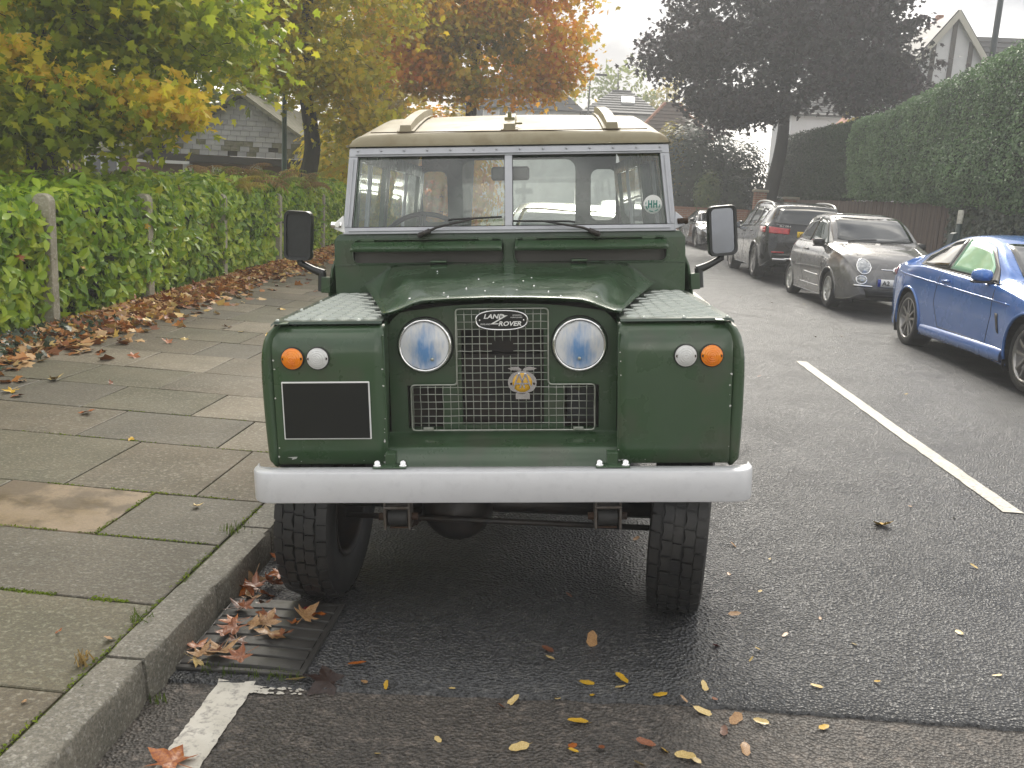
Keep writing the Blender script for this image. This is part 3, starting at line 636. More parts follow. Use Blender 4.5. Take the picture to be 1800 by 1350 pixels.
# club badge hung on the wires: winged, yellow enamel with crossed letters
cx, cz, yA = .068, .868, .25
aab = []
for a in np.linspace(0, 2*math.pi, 37)[:-1]:
    r = .044+.004*math.cos(2*a); x, z = r*math.cos(a)*1.02, r*math.sin(a)*1.02
    if z < -.03: x *= .7
    aab.append((x, z))
pts = [(cx+x, cz+z) for x, z in aab]
am = MB(); k = len(pts); am.add([(x, yA, z) for x, z in pts]+[(x, yA+.006, z) for x, z in pts], [tuple(range(k))]+[(i, (i+1) % k, (i+1) % k+k, i+k) for i in range(k)])
am.box(cx-.023, cx+.025, yA, yA+.005, cz-.058, cz-.036)
club = B(am, 'club_badge', M_chrome)
club['label'] = 'winged chrome club badge with yellow enamel centre hung on the wire grille'
dm = MB().lathe([(.0335, yA-.0005), (.033, yA-.002), (.02, yA-.005), (.0003, yA-.0065)], 28, (cx, 0, cz)); dm.build('enamel_disc', M_yel, club, smooth=True)
lm = MB()
def bar(x0, z0, x1, z1, w, y): 
    d = Vector((x1-x0, z1-z0)).normalized(); nn = Vector((-d.y, d.x))*w/2
    p = [(x0+nn.x, z0+nn.y), (x1+nn.x, z1+nn.y), (x1-nn.x, z1-nn.y), (x0-nn.x, z0-nn.y)]
    lm.add([(cx+a, y, cz+b) for a, b in p]+[(cx+a, y+.006, cz+b) for a, b in p], [(0, 1, 2, 3), (0, 1, 5, 4), (1, 2, 6, 5), (2, 3, 7, 6), (3, 0, 4, 7)])
for sx in (-1, 1):
    bar(sx*.011-.001, .032, sx*.011-.019, -.03*.6, .005, yA-.0085); bar(sx*.011+.001, .032, sx*.011+.019, -.03*.6, .005, yA-.0085)
bar(-.026, -.002, .026, -.002, .005, yA-.0088)
lm.build('badge_letters', M_chrome, club)
wm = MB()
for sx in (-1, 1):
    for q in range(4):
        a0 = R_(12+13*q); L_ = .047-.007*q; p0 = Vector((sx*.004, .044)); d = Vector((sx*math.cos(a0), math.sin(a0)*.55)); nn = Vector((-d.y, d.x))*.0035
        p = [p0+nn, p0+d*L_*.7+nn*1.3, p0+d*L_, p0+d*L_*.7-nn*1.3, p0-nn]
        wm.add([(cx+v.x, yA-.001*q, cz+v.y) for v in p]+[(cx+v.x, yA+.004, cz+v.y) for v in p], [(0, 1, 2, 3, 4)]+[(i, (i+1) % 5, (i+1) % 5+5, i+5) for i in range(5)])
wm.build('badge_wing', M_chrome, club)
for x in (-.038, .04): MB().lathe([(.0042, yA-.0004), (.0042, yA-.0022), (.0003, yA-.0025)], 8, (cx+x, 0, cz-.004)).build('badge_screw', M_rust, club)
# --- headlamps
for s in (-1, 1):
    hl = empty('headlamp'); hl.parent = veh; hl.matrix_local = BM@Matrix.Translation((s*.264, .268, .995))
    MB().lathe([(.098, .022), (.097, .012), (.094, .006)], 40).build('rubber_seal', M_rubber, hl, smooth=True)
    MB().lathe([(.095, .02), (.0945, .004), (.093, -.004), (.0895, -.0085), (.085, -.0095), (.082, -.006), (.081, .004)], 40).build('rim', M_chrome, hl, smooth=True)
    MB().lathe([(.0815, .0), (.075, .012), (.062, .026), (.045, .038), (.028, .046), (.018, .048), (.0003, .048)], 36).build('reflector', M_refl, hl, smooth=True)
    MB().lathe([(.02, .03), (.021, .018), (.019, .012), (.012, .008), (.0003, .007)], 20).build('bulb_shield', M_zinc, hl, smooth=True)
    rows = []
    for i in range(15):
        z = lerp(-1, 1, i/14)*.0805; wd = math.sqrt(max(1e-6, .0815**2-z*z)); row = []
        for j in range(49):
            x = lerp(-wd, wd, j/48); rr = min(1, math.hypot(x, z)/.0815); row.append((x, -.006-.012*(1-rr*rr)+(.0013 if j % 2 else 0)*(1 if rr < .97 else 0), z))
        rows.append(row)
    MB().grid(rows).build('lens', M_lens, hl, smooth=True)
    MB().lathe([(.006, -.018), (.006, -.0185), (.0003, -.0195)], 10, (.014*s*-1+.012, 0, -.045)).build('side_bulb', M_zinc, hl)
# --- bonnet
rows = []
NU, NVv = 30, 16
for j in range(NVv+1):
    v = j/NVv; y = lerp(.238, 1.128, v); hw = lerp(.402, .632, v**1.05); zc = 1.163+.062*v; ze = lerp(1.112, 1.135, v)
    row = []
    for i in range(NU+1):
        u = lerp(-1, 1, i/NU); a = abs(u); k = .62+.12*v
        if a < k: z = zc-.008*(a/k)**2
        else:
            q = (a-k)/(1-k); z = zc-.008-(zc-.008-ze)*(q*q*(3-2*q))
            z += .012*v*math.sin(math.pi*q)
        row.append((u*hw, y-.01*(1-a*a)*(1-v)+(.004*math.cos(a*1.57)), z+.0012*noise.noise(Vector((u*4, v*5, 2)))))
    rows.append(row)
front = rows[0]
lip = [[(x, y+.003, z-.004) for x, y, z in front], [(x, y+.014, z-.012) for x, y, z in front]]
first = [(x, y+.004, z) for x, y, z in front]
bon = B(MB().grid([lip[1], lip[0], [(x, y, z-.0015) for x, y, z in front], first]+rows[1:]), 'bonnet', G_bon, smooth=True)
md = bon.modifiers.new('s', 'SOLIDIFY'); md.thickness = .004; md.offset = -1
bon['label'] = 'scuffed glossy green bonnet with riveted front edge'
def bon_z(x, y):
    v = (y-.238)/.89; return 1.163+.062*v-.0075
for x in (-.31, -.18, -.05, .07, .2, .32): MB().lathe([(.0045, 0), (.004, .0025), (.0003, .0038)], 6, (x, .262, 1.1605-.03*max(0, abs(x)-.25)*2.2), 'z').build('rivet', M_chrome, bon, smooth=True)
for (x, y) in ((-.13, .42), (-.06, .36), (0, .44), (.05, .38), (.11, .47), (-.04, .55), (.07, .58), (-.2, .33), (.16, .34), (-.1, .64), (.1, .66), (-.28, .86)): MB().lathe([(.0032, 0), (.003, .0022), (.0003, .003)], 6, (x, y, bon_z(x, y)+.006), 'z').build('rivet', M_chrome, bon, smooth=True)
mb = MB()
for x, z in ((-.3, 0), (.3, 0)): mb.box(x-.035, x+.035, 1.08, 1.152, 1.226, 1.236)
B(mb, 'bonnet_hinge', G_, bevel=.004)
# --- bulkhead with ventilators
bk = MB(); yb = 1.157
def rect(mb, x0, x1, z0, z1, y): mb.add([(x0, y, z0), (x1, y, z0), (x1, y, z1), (x0, y, z1)], [(0, 1, 2, 3)])
va = [(-.678, -.023), (.023, .678)]; vz0, vz1 = 1.222, 1.322
rect(bk, -.760, .760, .62, vz0, yb); bk.add([(-.757, yb, vz1), (.757, yb, vz1), (.735, yb+.004, 1.349), (-.735, yb+.004, 1.349)], [(0, 1, 2, 3)])
bk.add([(-.76, yb, vz0), (-.678, yb, vz0), (-.678, yb, vz1), (-.757, yb, vz1)], [(0, 1, 2, 3)]); rect(bk, -.023, .023, vz0, vz1, yb); bk.add([(.678, yb, vz0), (.76, yb, vz0), (.757, yb, vz1), (.678, yb, vz1)], [(0, 1, 2, 3)])
# rounded corners of the openings, then the side faces and top ledge
for x0, x1 in va:
    for cx_, cz_, sx, sz in ((x0, vz0, 1, 1), (x1, vz0, -1, 1), (x0, vz1, 1, -1), (x1, vz1, -1, -1)):
        r = .026; p = [(cx_, yb, cz_)]+[(cx_+sx*r*(1-math.sin(R_(a))), yb, cz_+sz*r*(1-math.cos(R_(a)))) for a in range(0, 91, 15)]
        bk.add(p, [(0, i, i+1) for i in range(1, len(p)-1)])
for s in (-1, 1): bk.add([(s*.76, yb, .62), (s*.76, yb+.12, .62), (s*.757, yb+.12, 1.322), (s*.757, yb, 1.322), (s*.735, yb+.004, 1.349), (s*.735, yb+.12, 1.349)], [(0, 1, 2, 3), (3, 2, 5, 4)])
bk.add([(-.735, yb+.004, 1.349), (.735, yb+.004, 1.349), (.735, yb+.12, 1.349), (-.735, yb+.12, 1.349)], [(0, 1, 2, 3)])
bulk = B(bk, 'bulkhead', G_)
MB().box(-.758, .758, yb-.004, yb+.002, 1.213, 1.2175).build('seam_rail', G_, bulk, bevel=.002)
for x0, x1 in va:
    ve = empty('ventilator'); ve.parent = veh; ve.matrix_local = BM
    lp = [(x, yb-.001, z) for x, z in roundrect(x0-.002, x1+.002, vz0-.002, vz1+.002, .028)]; lp.append(lp[0])
    MB().tube(lp, .0042, 6, cap=False, up=(0, 1, 0)).build('ventilator_seal', G_, ve, smooth=True)
    mb = MB(); mb.add([(x0, yb+.03, vz0), (x1, yb+.03, vz0), (x1, yb+.03, vz1), (x0, yb+.03, vz1)], [(0, 1, 2, 3)]); mb.build('gauze', M_gauze, ve)
    w = MB()
    for (a, b) in (((x0, vz0), (x1, vz0)), ((x1, vz0), (x1, vz1)), ((x1, vz1), (x0, vz1)), ((x0, vz1), (x0, vz0))): w.add([(a[0], yb+.001, a[1]), (b[0], yb+.001, b[1]), (b[0], yb+.03, b[1]), (a[0], yb+.03, a[1])], [(0, 1, 2, 3)])
    w.build('ventilator_frame', M_blackm, ve)
    fl = MB(); T = Matrix.Translation((0, yb-.003, vz1-.004))@Matrix.Rotation(R_(-70), 4, 'X')
    rows = [[tuple(T@Vector((x, o, z))) for x in (x0+.004, x0+.02, (x0+x1)/2, x1-.02, x1-.004)] for (o, z) in ((0, 0), (-.002, -.02), (-.002, -.07), (-.001, -.088), (.012, -.092))]
    f_ = fl.grid(rows).build('ventilator_flap', G_, ve, auto=40); f_.modifiers.new('s', 'SOLIDIFY').thickness = .003
    for u in (.1, .88): MB().box(lerp(x0, x1, u)-.03, lerp(x0, x1, u)+.03, yb-.008, yb+.001, vz1-.006, vz1+.008).build('ventilator_hinge', G_, ve, bevel=.002)
# --- windscreen
ws = empty('windscreen_frame'); ws.parent = veh; ws.matrix_local = BM
def sy(z): return 1.155+(z-1.348)*.245
def wq(x, z, o=0): return (x, sy(z)+o, z)
def member(name, p4, d=.03, parent=ws, m=M_galv, o=0, bevel=.004):
    mb = MB(); f = [wq(x, z, -d/2+o) for x, z in p4]; b = [wq(x, z, d/2+o) for x, z in p4]
    mb.add(f+b, [(0, 1, 2, 3), (7, 6, 5, 4), (0, 1, 5, 4), (1, 2, 6, 5), (2, 3, 7, 6), (3, 0, 4, 7)]); return mb.build(name, m, parent, bevel=bevel)
member('bottom_rail', [(-.716, 1.348), (.716, 1.348), (.714, 1.377), (-.714, 1.377)]); member('top_rail', [(-.69, 1.675), (.69, 1.675), (.687, 1.713), (-.687, 1.713)])
for s in (-1, 1):
    member('side_post', [(s*.6765, 1.377), (s*.714, 1.377), (s*.69, 1.675), (s*.65, 1.675)]); member('bead', [(s*.69, 1.384), (s*.697, 1.384), (s*.673, 1.668), (s*.666, 1.668)], .01, o=-.019)
    member('corner_bracket', [(s*.705, 1.352), (s*.752, 1.372), (s*.748, 1.40), (s*.712, 1.43)], .012, o=-.012, m=M_white if s < 0 else M_galv)
    bo = MB(); bo.tube([wq(s*.735, 1.39, -.04), wq(s*.735, 1.39, .03)], .011, 10); bo.tube([wq(s*.765, 1.39, -.012), wq(s*.72, 1.386, -.012)], .014, 10)
    bo.build('hinge_bolt', M_rust if s > 0 else M_chrome, ws)
member('centre_bar', [(-.0165, 1.377), (.018, 1.377), (.018, 1.675), (-.0165, 1.675)]); member('bead', [(-.66, 1.684), (.66, 1.684), (.66, 1.69), (-.66, 1.69)], .008, o=-.018); member('bead', [(-.69, 1.36), (.69, 1.36), (.69, 1.366), (-.69, 1.366)], .008, o=-.018)
for k in range(14):
    x = lerp(-.65, .65, k/13); c = wq(x, 1.7015, -.017); MB().lathe([(.0055, 0), (.005, -.003), (.0003, -.004)], 8, c).build('rivet', M_galv, ws, smooth=True)
for a, b in ((-1, 0), (0, 1)):
    q = [(-.6765, 1.377), (-.0165, 1.377), (-.0165, 1.675), (-.65, 1.675)] if a < 0 else [(.018, 1.377), (.6765, 1.377), (.65, 1.675), (.018, 1.675)]
    MB().add([wq(x, z, .004) for x, z in q], [(0, 1, 2, 3)]).build('windscreen_pane', M_glass, ws)
    lp = [wq(x, z, -.012) for x, z in q]; lp.append(lp[0]); MB().tube(lp, .0028, 5, cap=False).build('pane_seal', M_rubber, ws)
# round sticker: white disc, green ring print
st = MB().lathe([(.0395, -.0005), (.0003, -.0006)], 28, wq(.619, 1.46, .003)).build('round_sticker', M_white, ws)
M_teal = mat('teal_print', (.01, .2, .16), .5)
hm = MB()
for (x, z, a) in ((-.011, 0, 1), (.011, 0, 1)): hm.box(.619+x-.009, .619+x-.0045, wq(0, 1.46)[1]-.0002, wq(0, 1.46)[1]+.0012, 1.445, 1.477); hm.box(.619+x+.0035, .619+x+.008, wq(0, 1.46)[1]-.0002, wq(0, 1.46)[1]+.0012, 1.445, 1.477); hm.box(.619+x-.009, .619+x+.008, wq(0, 1.46)[1]-.0003, wq(0, 1.46)[1]+.0011, 1.458, 1.464)
hm.build('sticker_print', M_teal, ws); lp = [(.619+.03*math.cos(a), wq(0, 1.46+.03*math.sin(a))[1]+.001, 1.46+.03*math.sin(a)) for a in np.linspace(0, 2*math.pi, 25)]
for i in range(24):
    if i % 3: MB().tube([lp[i], lp[i+1]], .0016, 4).build('sticker_print', M_teal, ws)
# wipers
for s, pv, el, tip in ((-1, (-.377, 1.342), (-.235, 1.407), (-.028, 1.415)), (1, (.379, 1.34), (.255, 1.393), (.018, 1.397))):
    wp = empty('wiper'); wp.parent = veh; wp.matrix_local = BM
    P_ = lambda q, o: Vector((q[0], sy(max(q[1], 1.348))-o, q[1]))
    MB().tube([P_(pv, .015), P_(pv, .045)], .013, 10).tube([P_(pv, .04), P_((lerp(pv[0], el[0], .3), lerp(pv[1], el[1], .3)), .045)], .011, 8).build('wiper_spindle', M_blackm, wp, smooth=True)
    MB().tube([P_(pv, .04), P_((lerp(pv[0], el[0], .5), lerp(pv[1], el[1], .5)), .05), P_((lerp(el[0], tip[0], .45), lerp(el[1], tip[1], .45)), .036)], [.007, .006, .004], 6).build('wiper_arm', M_blackm, wp, smooth=True)
    MB().tube([P_((el[0]-(tip[0]-el[0])*.12, el[1]-.004), .024), P_(el, .026), P_(tip, .026)], .0048, 6).build('wiper_blade', M_rubber, wp, smooth=True)
# --- roof
RPROF = [(1.238, 1.728), (1.239, 1.742), (1.243, 1.757), (1.255, 1.77), (1.272, 1.779), (1.30, 1.787), (1.5, 1.83), (1.75, 1.878), (2.0, 1.916), (2.3, 1.945), (2.6, 1.962), (3.0, 1.968), (3.35, 1.96), (3.47, 1.94), (3.51, 1.9), (3.515, 1.85)]
rows = []
zg = lambda y: 1.728
for y, zt in RPROF:
    row = []; H_ = zt-1.728; fr = min(1, max(0, (y-1.238)/.06))
    wt = .70
    for i in range(-12, 13):
        u = i/12; a = abs(u)
        # profile across: flat top, rounded shoulder dropping to the gutter
        if a <= .72: x = a/.72*.60; z = zt-.012*(a/.72)**2*fr
        else:
            q = (a-.72)/.28; x = .60+.088*math.sin(q*1.57); z = zt-.012*fr-(H_-.012*fr)*(1-math.cos(q*1.57))**1.1
        row.append((math.copysign(x, u) if i else 0, y, max(z, 1.728)+.002*noise.noise(Vector((u*3, y*3, 5)))*fr))
    rows.append(row)
roof = B(MB().grid(rows), 'roof', M_cream, smooth=True)
roof['label'] = 'weathered cream painted roof panel with raised ribs'
lp = [(-.70, 3.52, 1.727), (-.70, 1.24, 1.727), (-.69, 1.228, 1.727), (.69, 1.228, 1.727), (.70, 1.24, 1.727), (.70, 3.52, 1.727)]
gm = MB()
for a, b in zip(lp[:-1], lp[1:]):
    d = (Vector(b)-Vector(a)).normalized(); nrm = Vector((d.y, -d.x, 0)); a_, b_ = Vector(a), Vector(b)
    gm.add([a_-nrm*-.004, b_-nrm*-.004, b_-nrm*.03, a_-nrm*.03, a_-nrm*-.004+Vector((0, 0, -.008)), b_-nrm*-.004+Vector((0, 0, -.008)), b_-nrm*.03+Vector((0, 0, -.008)), a_-nrm*.03+Vector((0, 0, -.008))], [(0, 1, 2, 3), (4, 5, 6, 7), (0, 1, 5, 4), (3, 2, 6, 7)])
gm.build('gutter', M_cream, roof)
MB().tube([(-.6, 1.272, 1.7805), (-.3, 1.27, 1.7803), (0, 1.27, 1.78), (.3, 1.27, 1.7803), (.6, 1.272, 1.7805)], .0022, 5).build('roof_seam', M_rust, roof)
for x, dx in ((-.45, .0), (0.004, .0), (.45, .0)):
    rb = MB(); ys = [1.29, 1.45, 1.6, 1.8, 2.0, 2.15]
    rows = []
    for y in ys:
        zt = smooth_tab(RPROF[5:], y) if y > 1.3 else 1.784; w = .026; hgt = .034 if y > 1.3 else .028
        rows.append([(x-w-.012, y, zt+.001), (x-w-.012, y, zt+.004), (x-w, y, zt+.004), (x-w+.003, y, zt+hgt), (x+w-.003, y, zt+hgt), (x+w, y, zt+.004), (x+w+.012, y, zt+.004), (x+w+.012, y, zt+.001)])
    if x == 0.004: rows = rows[:3]
    rb.grid(rows); rb.add(rows[0], [tuple(range(8))]); rb.add(rows[-1], [tuple(range(8))[::-1]])
    rb.build('roof_rib', M_cream, roof, auto=35)
MB().box(-.02, .026, 1.38, 1.42, 1.8, 1.848).box(-.006, .012, 1.39, 1.41, 1.848, 1.872).box(.02, .06, 1.36, 1.372, 1.815, 1.823).build('lamp_bracket', mat('mossy_metal', (.25, .2, .1), .8, col2=(.12, .13, .05), ns=30), roof, bevel=.003)
# headlining
B(MB().grid([[(-.66, 1.27, 1.722), (.66, 1.27, 1.722)], [(-.66, 2.0, 1.79), (.66, 2.0, 1.79)], [(-.66, 3.45, 1.8), (.66, 3.45, 1.8)]]), 'headlining', M_int)
# --- body behind the bulkhead
for s in (-1, 1):
    dp = [(1.165, 2.03), (2.045, 3.52)]
    for k, (y0, y1) in enumerate(dp):
        rows = [[(s*x, y, z) for (x, z) in ((.745, .56), (.79, .6), (.8, .75), (.803, .95), (.797, 1.1), (.78, 1.2), (.762, 1.24))] for y in (y0, (y0+y1)/2, y1)]
        d_ = B(MB().grid(rows), 'door' if k == 0 else 'rear_quarter', G_, smooth=True); d_.modifiers.new('s', 'SOLIDIFY').thickness = .01
        # upper: frame bars and pane
        zb, zt, xb, xt = 1.24, 1.726, .722, .668
        def up(y, z, o=0): return (s*(lerp(xb, xt, (z-zb)/(zt-zb))+o), y, z)
        fr = MB()
        yf = y0 if k else 1.275
        for (ya, yb_, za, zb_) in ((yf, y1, zb, 1.33), (yf, y1, 1.66, zt), (yf, yf+.05, 1.33, 1.66), (y1-.05 if k == 0 else y1-.22, y1, 1.33, 1.66)):
            fr.add([up(ya, za), up(yb_, za), up(yb_, zb_), up(ya, zb_), up(ya, za, -.025), up(yb_, za, -.025), up(yb_, zb_, -.025), up(ya, zb_, -.025)], [(0, 1, 2, 3), (4, 5, 6, 7), (0, 1, 5, 4), (1, 2, 6, 5), (2, 3, 7, 6), (3, 0, 4, 7)])
        fr.build('window_frame', G_ if k == 0 else G_, d_)
        ym = (y0+y1)/2
        fb = MB(); fb.add([up(ym-.012, 1.33), up(ym+.012, 1.33), up(ym+.012, 1.66), up(ym-.012, 1.66), up(ym-.012, 1.33, -.02), up(ym+.012, 1.33, -.02), up(ym+.012, 1.66, -.02), up(ym-.012, 1.66, -.02)], [(0, 1, 2, 3), (4, 5, 6, 7), (1, 2, 6, 5), (0, 3, 7, 4)]); fb.build('window_bar', M_galv, d_)
        MB().add([up(y0+.05, 1.33, -.012), up(y1-(.05 if k == 0 else .22), 1.33, -.012), up(y1-(.05 if k == 0 else .22), 1.66, -.012), up(y0+.05, 1.66, -.012)], [(0, 1, 2, 3)]).build('window_pane', M_glassr, d_)
# rear wall with three rounded windows
rwl = MB(); yR = 3.5; wins = [(-.735, -.535, 1.36, 1.70, .05), (-.385, .385, 1.3, 1.775, .07), (.505, .715, 1.36, 1.70, .05)]
wins = [(-.66, -.49, 1.36, 1.70, .05), (-.385, .385, 1.3, 1.77, .07), (.49, .66, 1.36, 1.70, .05)]
xs_ = [-.79, -.66, -.49, -.385, .385, .49, .66, .79]
for a, b in zip(xs_[:-1], xs_[1:]):
    w = [q for q in wins if q[0] == a and q[1] == b]
    top = 1.88 if abs(a+b) < 1.3 else 1.74
    if w: rect(rwl, a, b, .6, w[0][2], yR); rect(rwl, a, b, w[0][3], top, yR)
    else: rect(rwl, a, b, .6, top, yR)
for x0, x1, z0, z1, r in wins:
    for cx_, cz_, sx, sz in ((x0, z0, 1, 1), (x1, z0, -1, 1), (x0, z1, 1, -1), (x1, z1, -1, -1)):
        p = [(cx_, yR, cz_)]+[(cx_+sx*r*(1-math.sin(R_(a))), yR, cz_+sz*r*(1-math.cos(R_(a)))) for a in range(0, 91, 15)]
        rwl.add(p, [(0, i, i+1) for i in range(1, len(p)-1)])
rear = B(rwl, 'rear_wall', G_)
for x0, x1, z0, z1, r in wins: MB().add([(x0, yR-.004, z0), (x1, yR-.004, z0), (x1, yR-.004, z1), (x0, yR-.004, z1)], [(0, 1, 2, 3)]).build('rear_pane', M_glassr, rear)
B(MB().box(-.74, .74, 1.2, 3.49, .56, .6), 'floor_pan', M_blackm)
B(MB().box(-.74, .74, 1.165, 1.19, .6, 1.2).box(-.7, .7, 1.19, 1.36, 1.12, 1.3), 'dashboard', M_int, bevel=.02)
for x in (-.42, .05, .45):
    B(MB().box(x-.22, x+.22, 1.75, 2.2, .85, 1.0).box(x-.22, x+.22, 2.18, 2.28, .95, 1.36, Matrix.Translation((0, -.13, .0))@Matrix.Rotation(R_(-6), 4, 'X')@Matrix.Translation((0, 0, .13))), 'seat', M_seat, bevel=.03)
# steering wheel
swm = Matrix.Translation((-.44, 1.66, 1.27))@Matrix.Rotation(R_(50), 4, 'X')
mb = MB(); lp = [swm@Vector((.205*math.cos(a), .205*math.sin(a), 0)) for a in np.linspace(0, 2*math.pi, 41)]; mb.tube(lp, .0125, 8, cap=False, up=swm.to_3x3()@Vector((0, 0, 1)))
for a in (90, 210, 330): mb.tube([swm@Vector((0, 0, -.02)), swm@Vector((.2*math.cos(R_(a)), .2*math.sin(R_(a)), 0))], .009, 6)
mb.tube([swm@Vector((0, 0, .01)), swm@Vector((0, 0, -.5))], .025, 8)
B(mb, 'steering_wheel', M_plastic, smooth=True)
# inside mirror
B(MB().box(-.078, .09, 1.27, 1.295, 1.57, 1.63), 'inside_mirror', M_plastic, bevel=.018, seg=4)
# --- door mirrors
for s in (-1, 1):
    mr = empty('wing_mirror'); mr.parent = veh; mr.matrix_local = BM@Matrix.Translation((s*.917, 1.17, 1.345))@Matrix.Rotation(R_(4 if s < 0 else -4), 4, 'Y')@Matrix.Rotation(R_(s*6), 4, 'Z')
    o_ = roundrect(-.0625, .0625, -.107, .107, .026); i_ = roundrect(-.05, .05, -.094, .094, .018)
    mb = MB(); k = len(o_); c = [(x*.8, .045, z*.85) for x, z in o_]
    rows = [c, [(x, .02, z) for x, z in o_], [(x, -.006, z) for x, z in o_], [(x*.97, -.014, z*.98) for x, z in o_], [(x, -.013, z) for x, z in i_], [(x, -.004, z) for x, z in i_]]
    mb.grid(rows, True); mb.add(c, [tuple(range(k))]); mb.build('mirror_case', M_plastic, mr, auto=40)
    MB().add([(x, -.005, z) for x, z in i_], [tuple(range(k))[::-1]]).build('mirror_face', M_plastic if s < 0 else M_mirror, mr)
    pa = MB().tube([(-.004*s, .01, -.1), (-.006*s, .012, -.125)], .013, 8).tube([(-.006*s, .012, -.118), (s*-.07, .01, -.145), (s*-.115, .008, -.158)], [.013, .016, .019], 8).tube([(s*-.108, .008, -.15), (s*-.108, .008, -.235)], .0185, 8)
    pa.build('mirror_arm', M_plastic, mr, auto=50)
    MB().box(min(s*-.15, s*-.108), max(s*-.15, s*-.108), -.01, .03, -.24, -.17).build('mirror_mount', G_, mr, bevel=.004)
# --- underside
for s in (-1, 1):
    B(MB().box(s*.35-.04, s*.35+.04, .08, 3.4, .47, .57), 'chassis_rail', M_blackm, bevel=.006)
    M_shk = M_shackle
    sh = MB().box(s*.35-.045, s*.35-.036, .07, .15, .405, .53).box(s*.35+.036, s*.35+.045, .07, .15, .405, .53).box(s*.35-.045, s*.35+.045, .065, .1, .478, .488)
    shk = B(sh, 'spring_shackle', M_shk, bevel=.004)
    MB().tube([(s*.35-.032, .11, .44), (s*.35+.032, .11, .44)], .032, 14).build('bush', M_rubber, shk, auto=50); MB().tube([(s*.35-.065, .11, .44), (s*.35+.065, .11, .44)], .013, 8).build('shackle_bolt', M_rust, shk)
    ls = MB()
    for q in range(5): ls.grid([[(s*.35-.032, lerp(.11, .92, k/8), .40-.085*math.sin(math.pi*k/8)*.8-.008*q+(.03 if k in (0, 8) else 0)*0), (s*.35+.032, lerp(.11, .92, k/8), .40-.085*math.sin(math.pi*k/8)*.8-.008*q)] for k in range(q, 9-q)])
    B(ls, 'leaf_spring', M_rust, solid=.006)
AXW = .47; AZ = .37
ax = MB().tube([(-.6, AXW, AZ), (.6, AXW, AZ+.022)], .04, 10); ax.lathe([(.0003, -.15), (.06, -.14), (.11, -.1), (.135, -.03), (.135, .05), (.1, .12), (.0003, .16)], 18, (-.17, AXW, AZ-.005))
ax.build('front_axle', M_blackm, veh, smooth=True)
MB().tube([(-.56, AXW-.16, AZ-.02), (.56, AXW-.16, AZ+.0)], .011, 8).build('track_rod', M_blackm, veh, smooth=True)
B(MB().box(-.36, .36, .36, 1.1, .52, .95).box(-.75, .75, .95, 1.15, .4, 1.0), 'engine', M_blackm)
for s in (-1, 1): B(MB().box(s*.6-.02 if s > 0 else -.62, s*.6+.02 if s > 0 else -.58, .5, .95, .5, 1.05), 'inner_arch', M_blackm)
# --- wheels
def tyre_wheel(name):
    w = empty(name); Rt, hw_ = .385, .098
    prof = [(.21, -.075), (.235, -.09), (.28, -.1), (.33, -.103), (.355, -.097), (.368, -.086), (.3715, -.07), (.372, 0), (.3715, .07), (.368, .086), (.355, .097), (.33, .103), (.28, .1), (.235, .09), (.21, .075)]
    ty = MB().lathe(prof, 48, axis='x').build('tyre', M_tyre, w, smooth=True)
    mb = MB(); nb_ = 38
    for i in range(nb_):
        for row, (xa, xb) in enumerate(((-.094, -.062), (-.055, -.021), (-.015, .015), (.021, .055), (.062, .094))):
            a0 = 2*math.pi*(i+(.5 if row in (0, 4) else .12*(row-2)))/nb_; a1 = a0+2*math.pi/nb_*.84
            ro = .3835 if row in (1, 2, 3) else .3815; ri = .368; n_ = 3
            top = [];
            xa2, xb2 = (xa, xb)
            for j in range(n_):
                a = lerp(a0, a1, j/(n_-1)); kk = .006*math.sin(j*1.57)*(1 if row in (1, 3) else 0)
                for x in (xa2+kk, xb2+kk):
                    r2 = ro-(.008 if abs(x) > .085 else 0)
                    top.append((x, r2*math.cos(a), r2*math.sin(a)))
            bot = []
            for j in range(n_):
                a = lerp(a0, a1, j/(n_-1))
                for x in (xa2, xb2): bot.append((x, ri*math.cos(a), ri*math.sin(a)))
            fs = [(0, 1, 3, 2), (2, 3, 5, 4), (0, 2, 8, 6), (2, 4, 10, 8), (1, 7, 9, 3), (3, 9, 11, 5), (0, 6, 7, 1), (4, 5, 11, 10)]
            mb.add(top+bot, fs)
    mb.build('tread_blocks', M_tyre, ty)['kind'] = 'stuff'
    rm = MB().lathe([(.215, -.08), (.222, -.088), (.215, -.09), (.2, -.075), (.195, -.03), (.19, .02), (.12, .03), (.1, .045), (.06, .05), (.0003, .05)], 28, axis='x').lathe([(.21, .075), (.2, .06), (.19, .02)], 28, axis='x'); rm.build('rim', M_blackm, w, smooth=True)
    return w
w0 = tyre_wheel('wheel'); sets = [(-.652, AXW, R_(-4), 1), (.671, AXW, R_(-11.5), 1), (-.671, AXW+2.235, 0, 1), (.671, AXW+2.235, 0, 1)]
for i, (x, y, a, _) in enumerate(sets):
    w = w0 if i == 0 else copy_tree(w0)
    w.parent = veh; w.matrix_local = Matrix.Translation((x, y, .37+.004+.023*x))@Matrix.Rotation(a, 4, 'Z')@Matrix.Scale(.963, 4)@(Matrix.Rotation(math.pi, 4, 'Z') if x < 0 else Matrix())
MB().tube([(-.6, AXW+2.235, AZ), (.6, AXW+2.235, AZ)], .045, 8).build('rear_axle', M_blackm, veh)
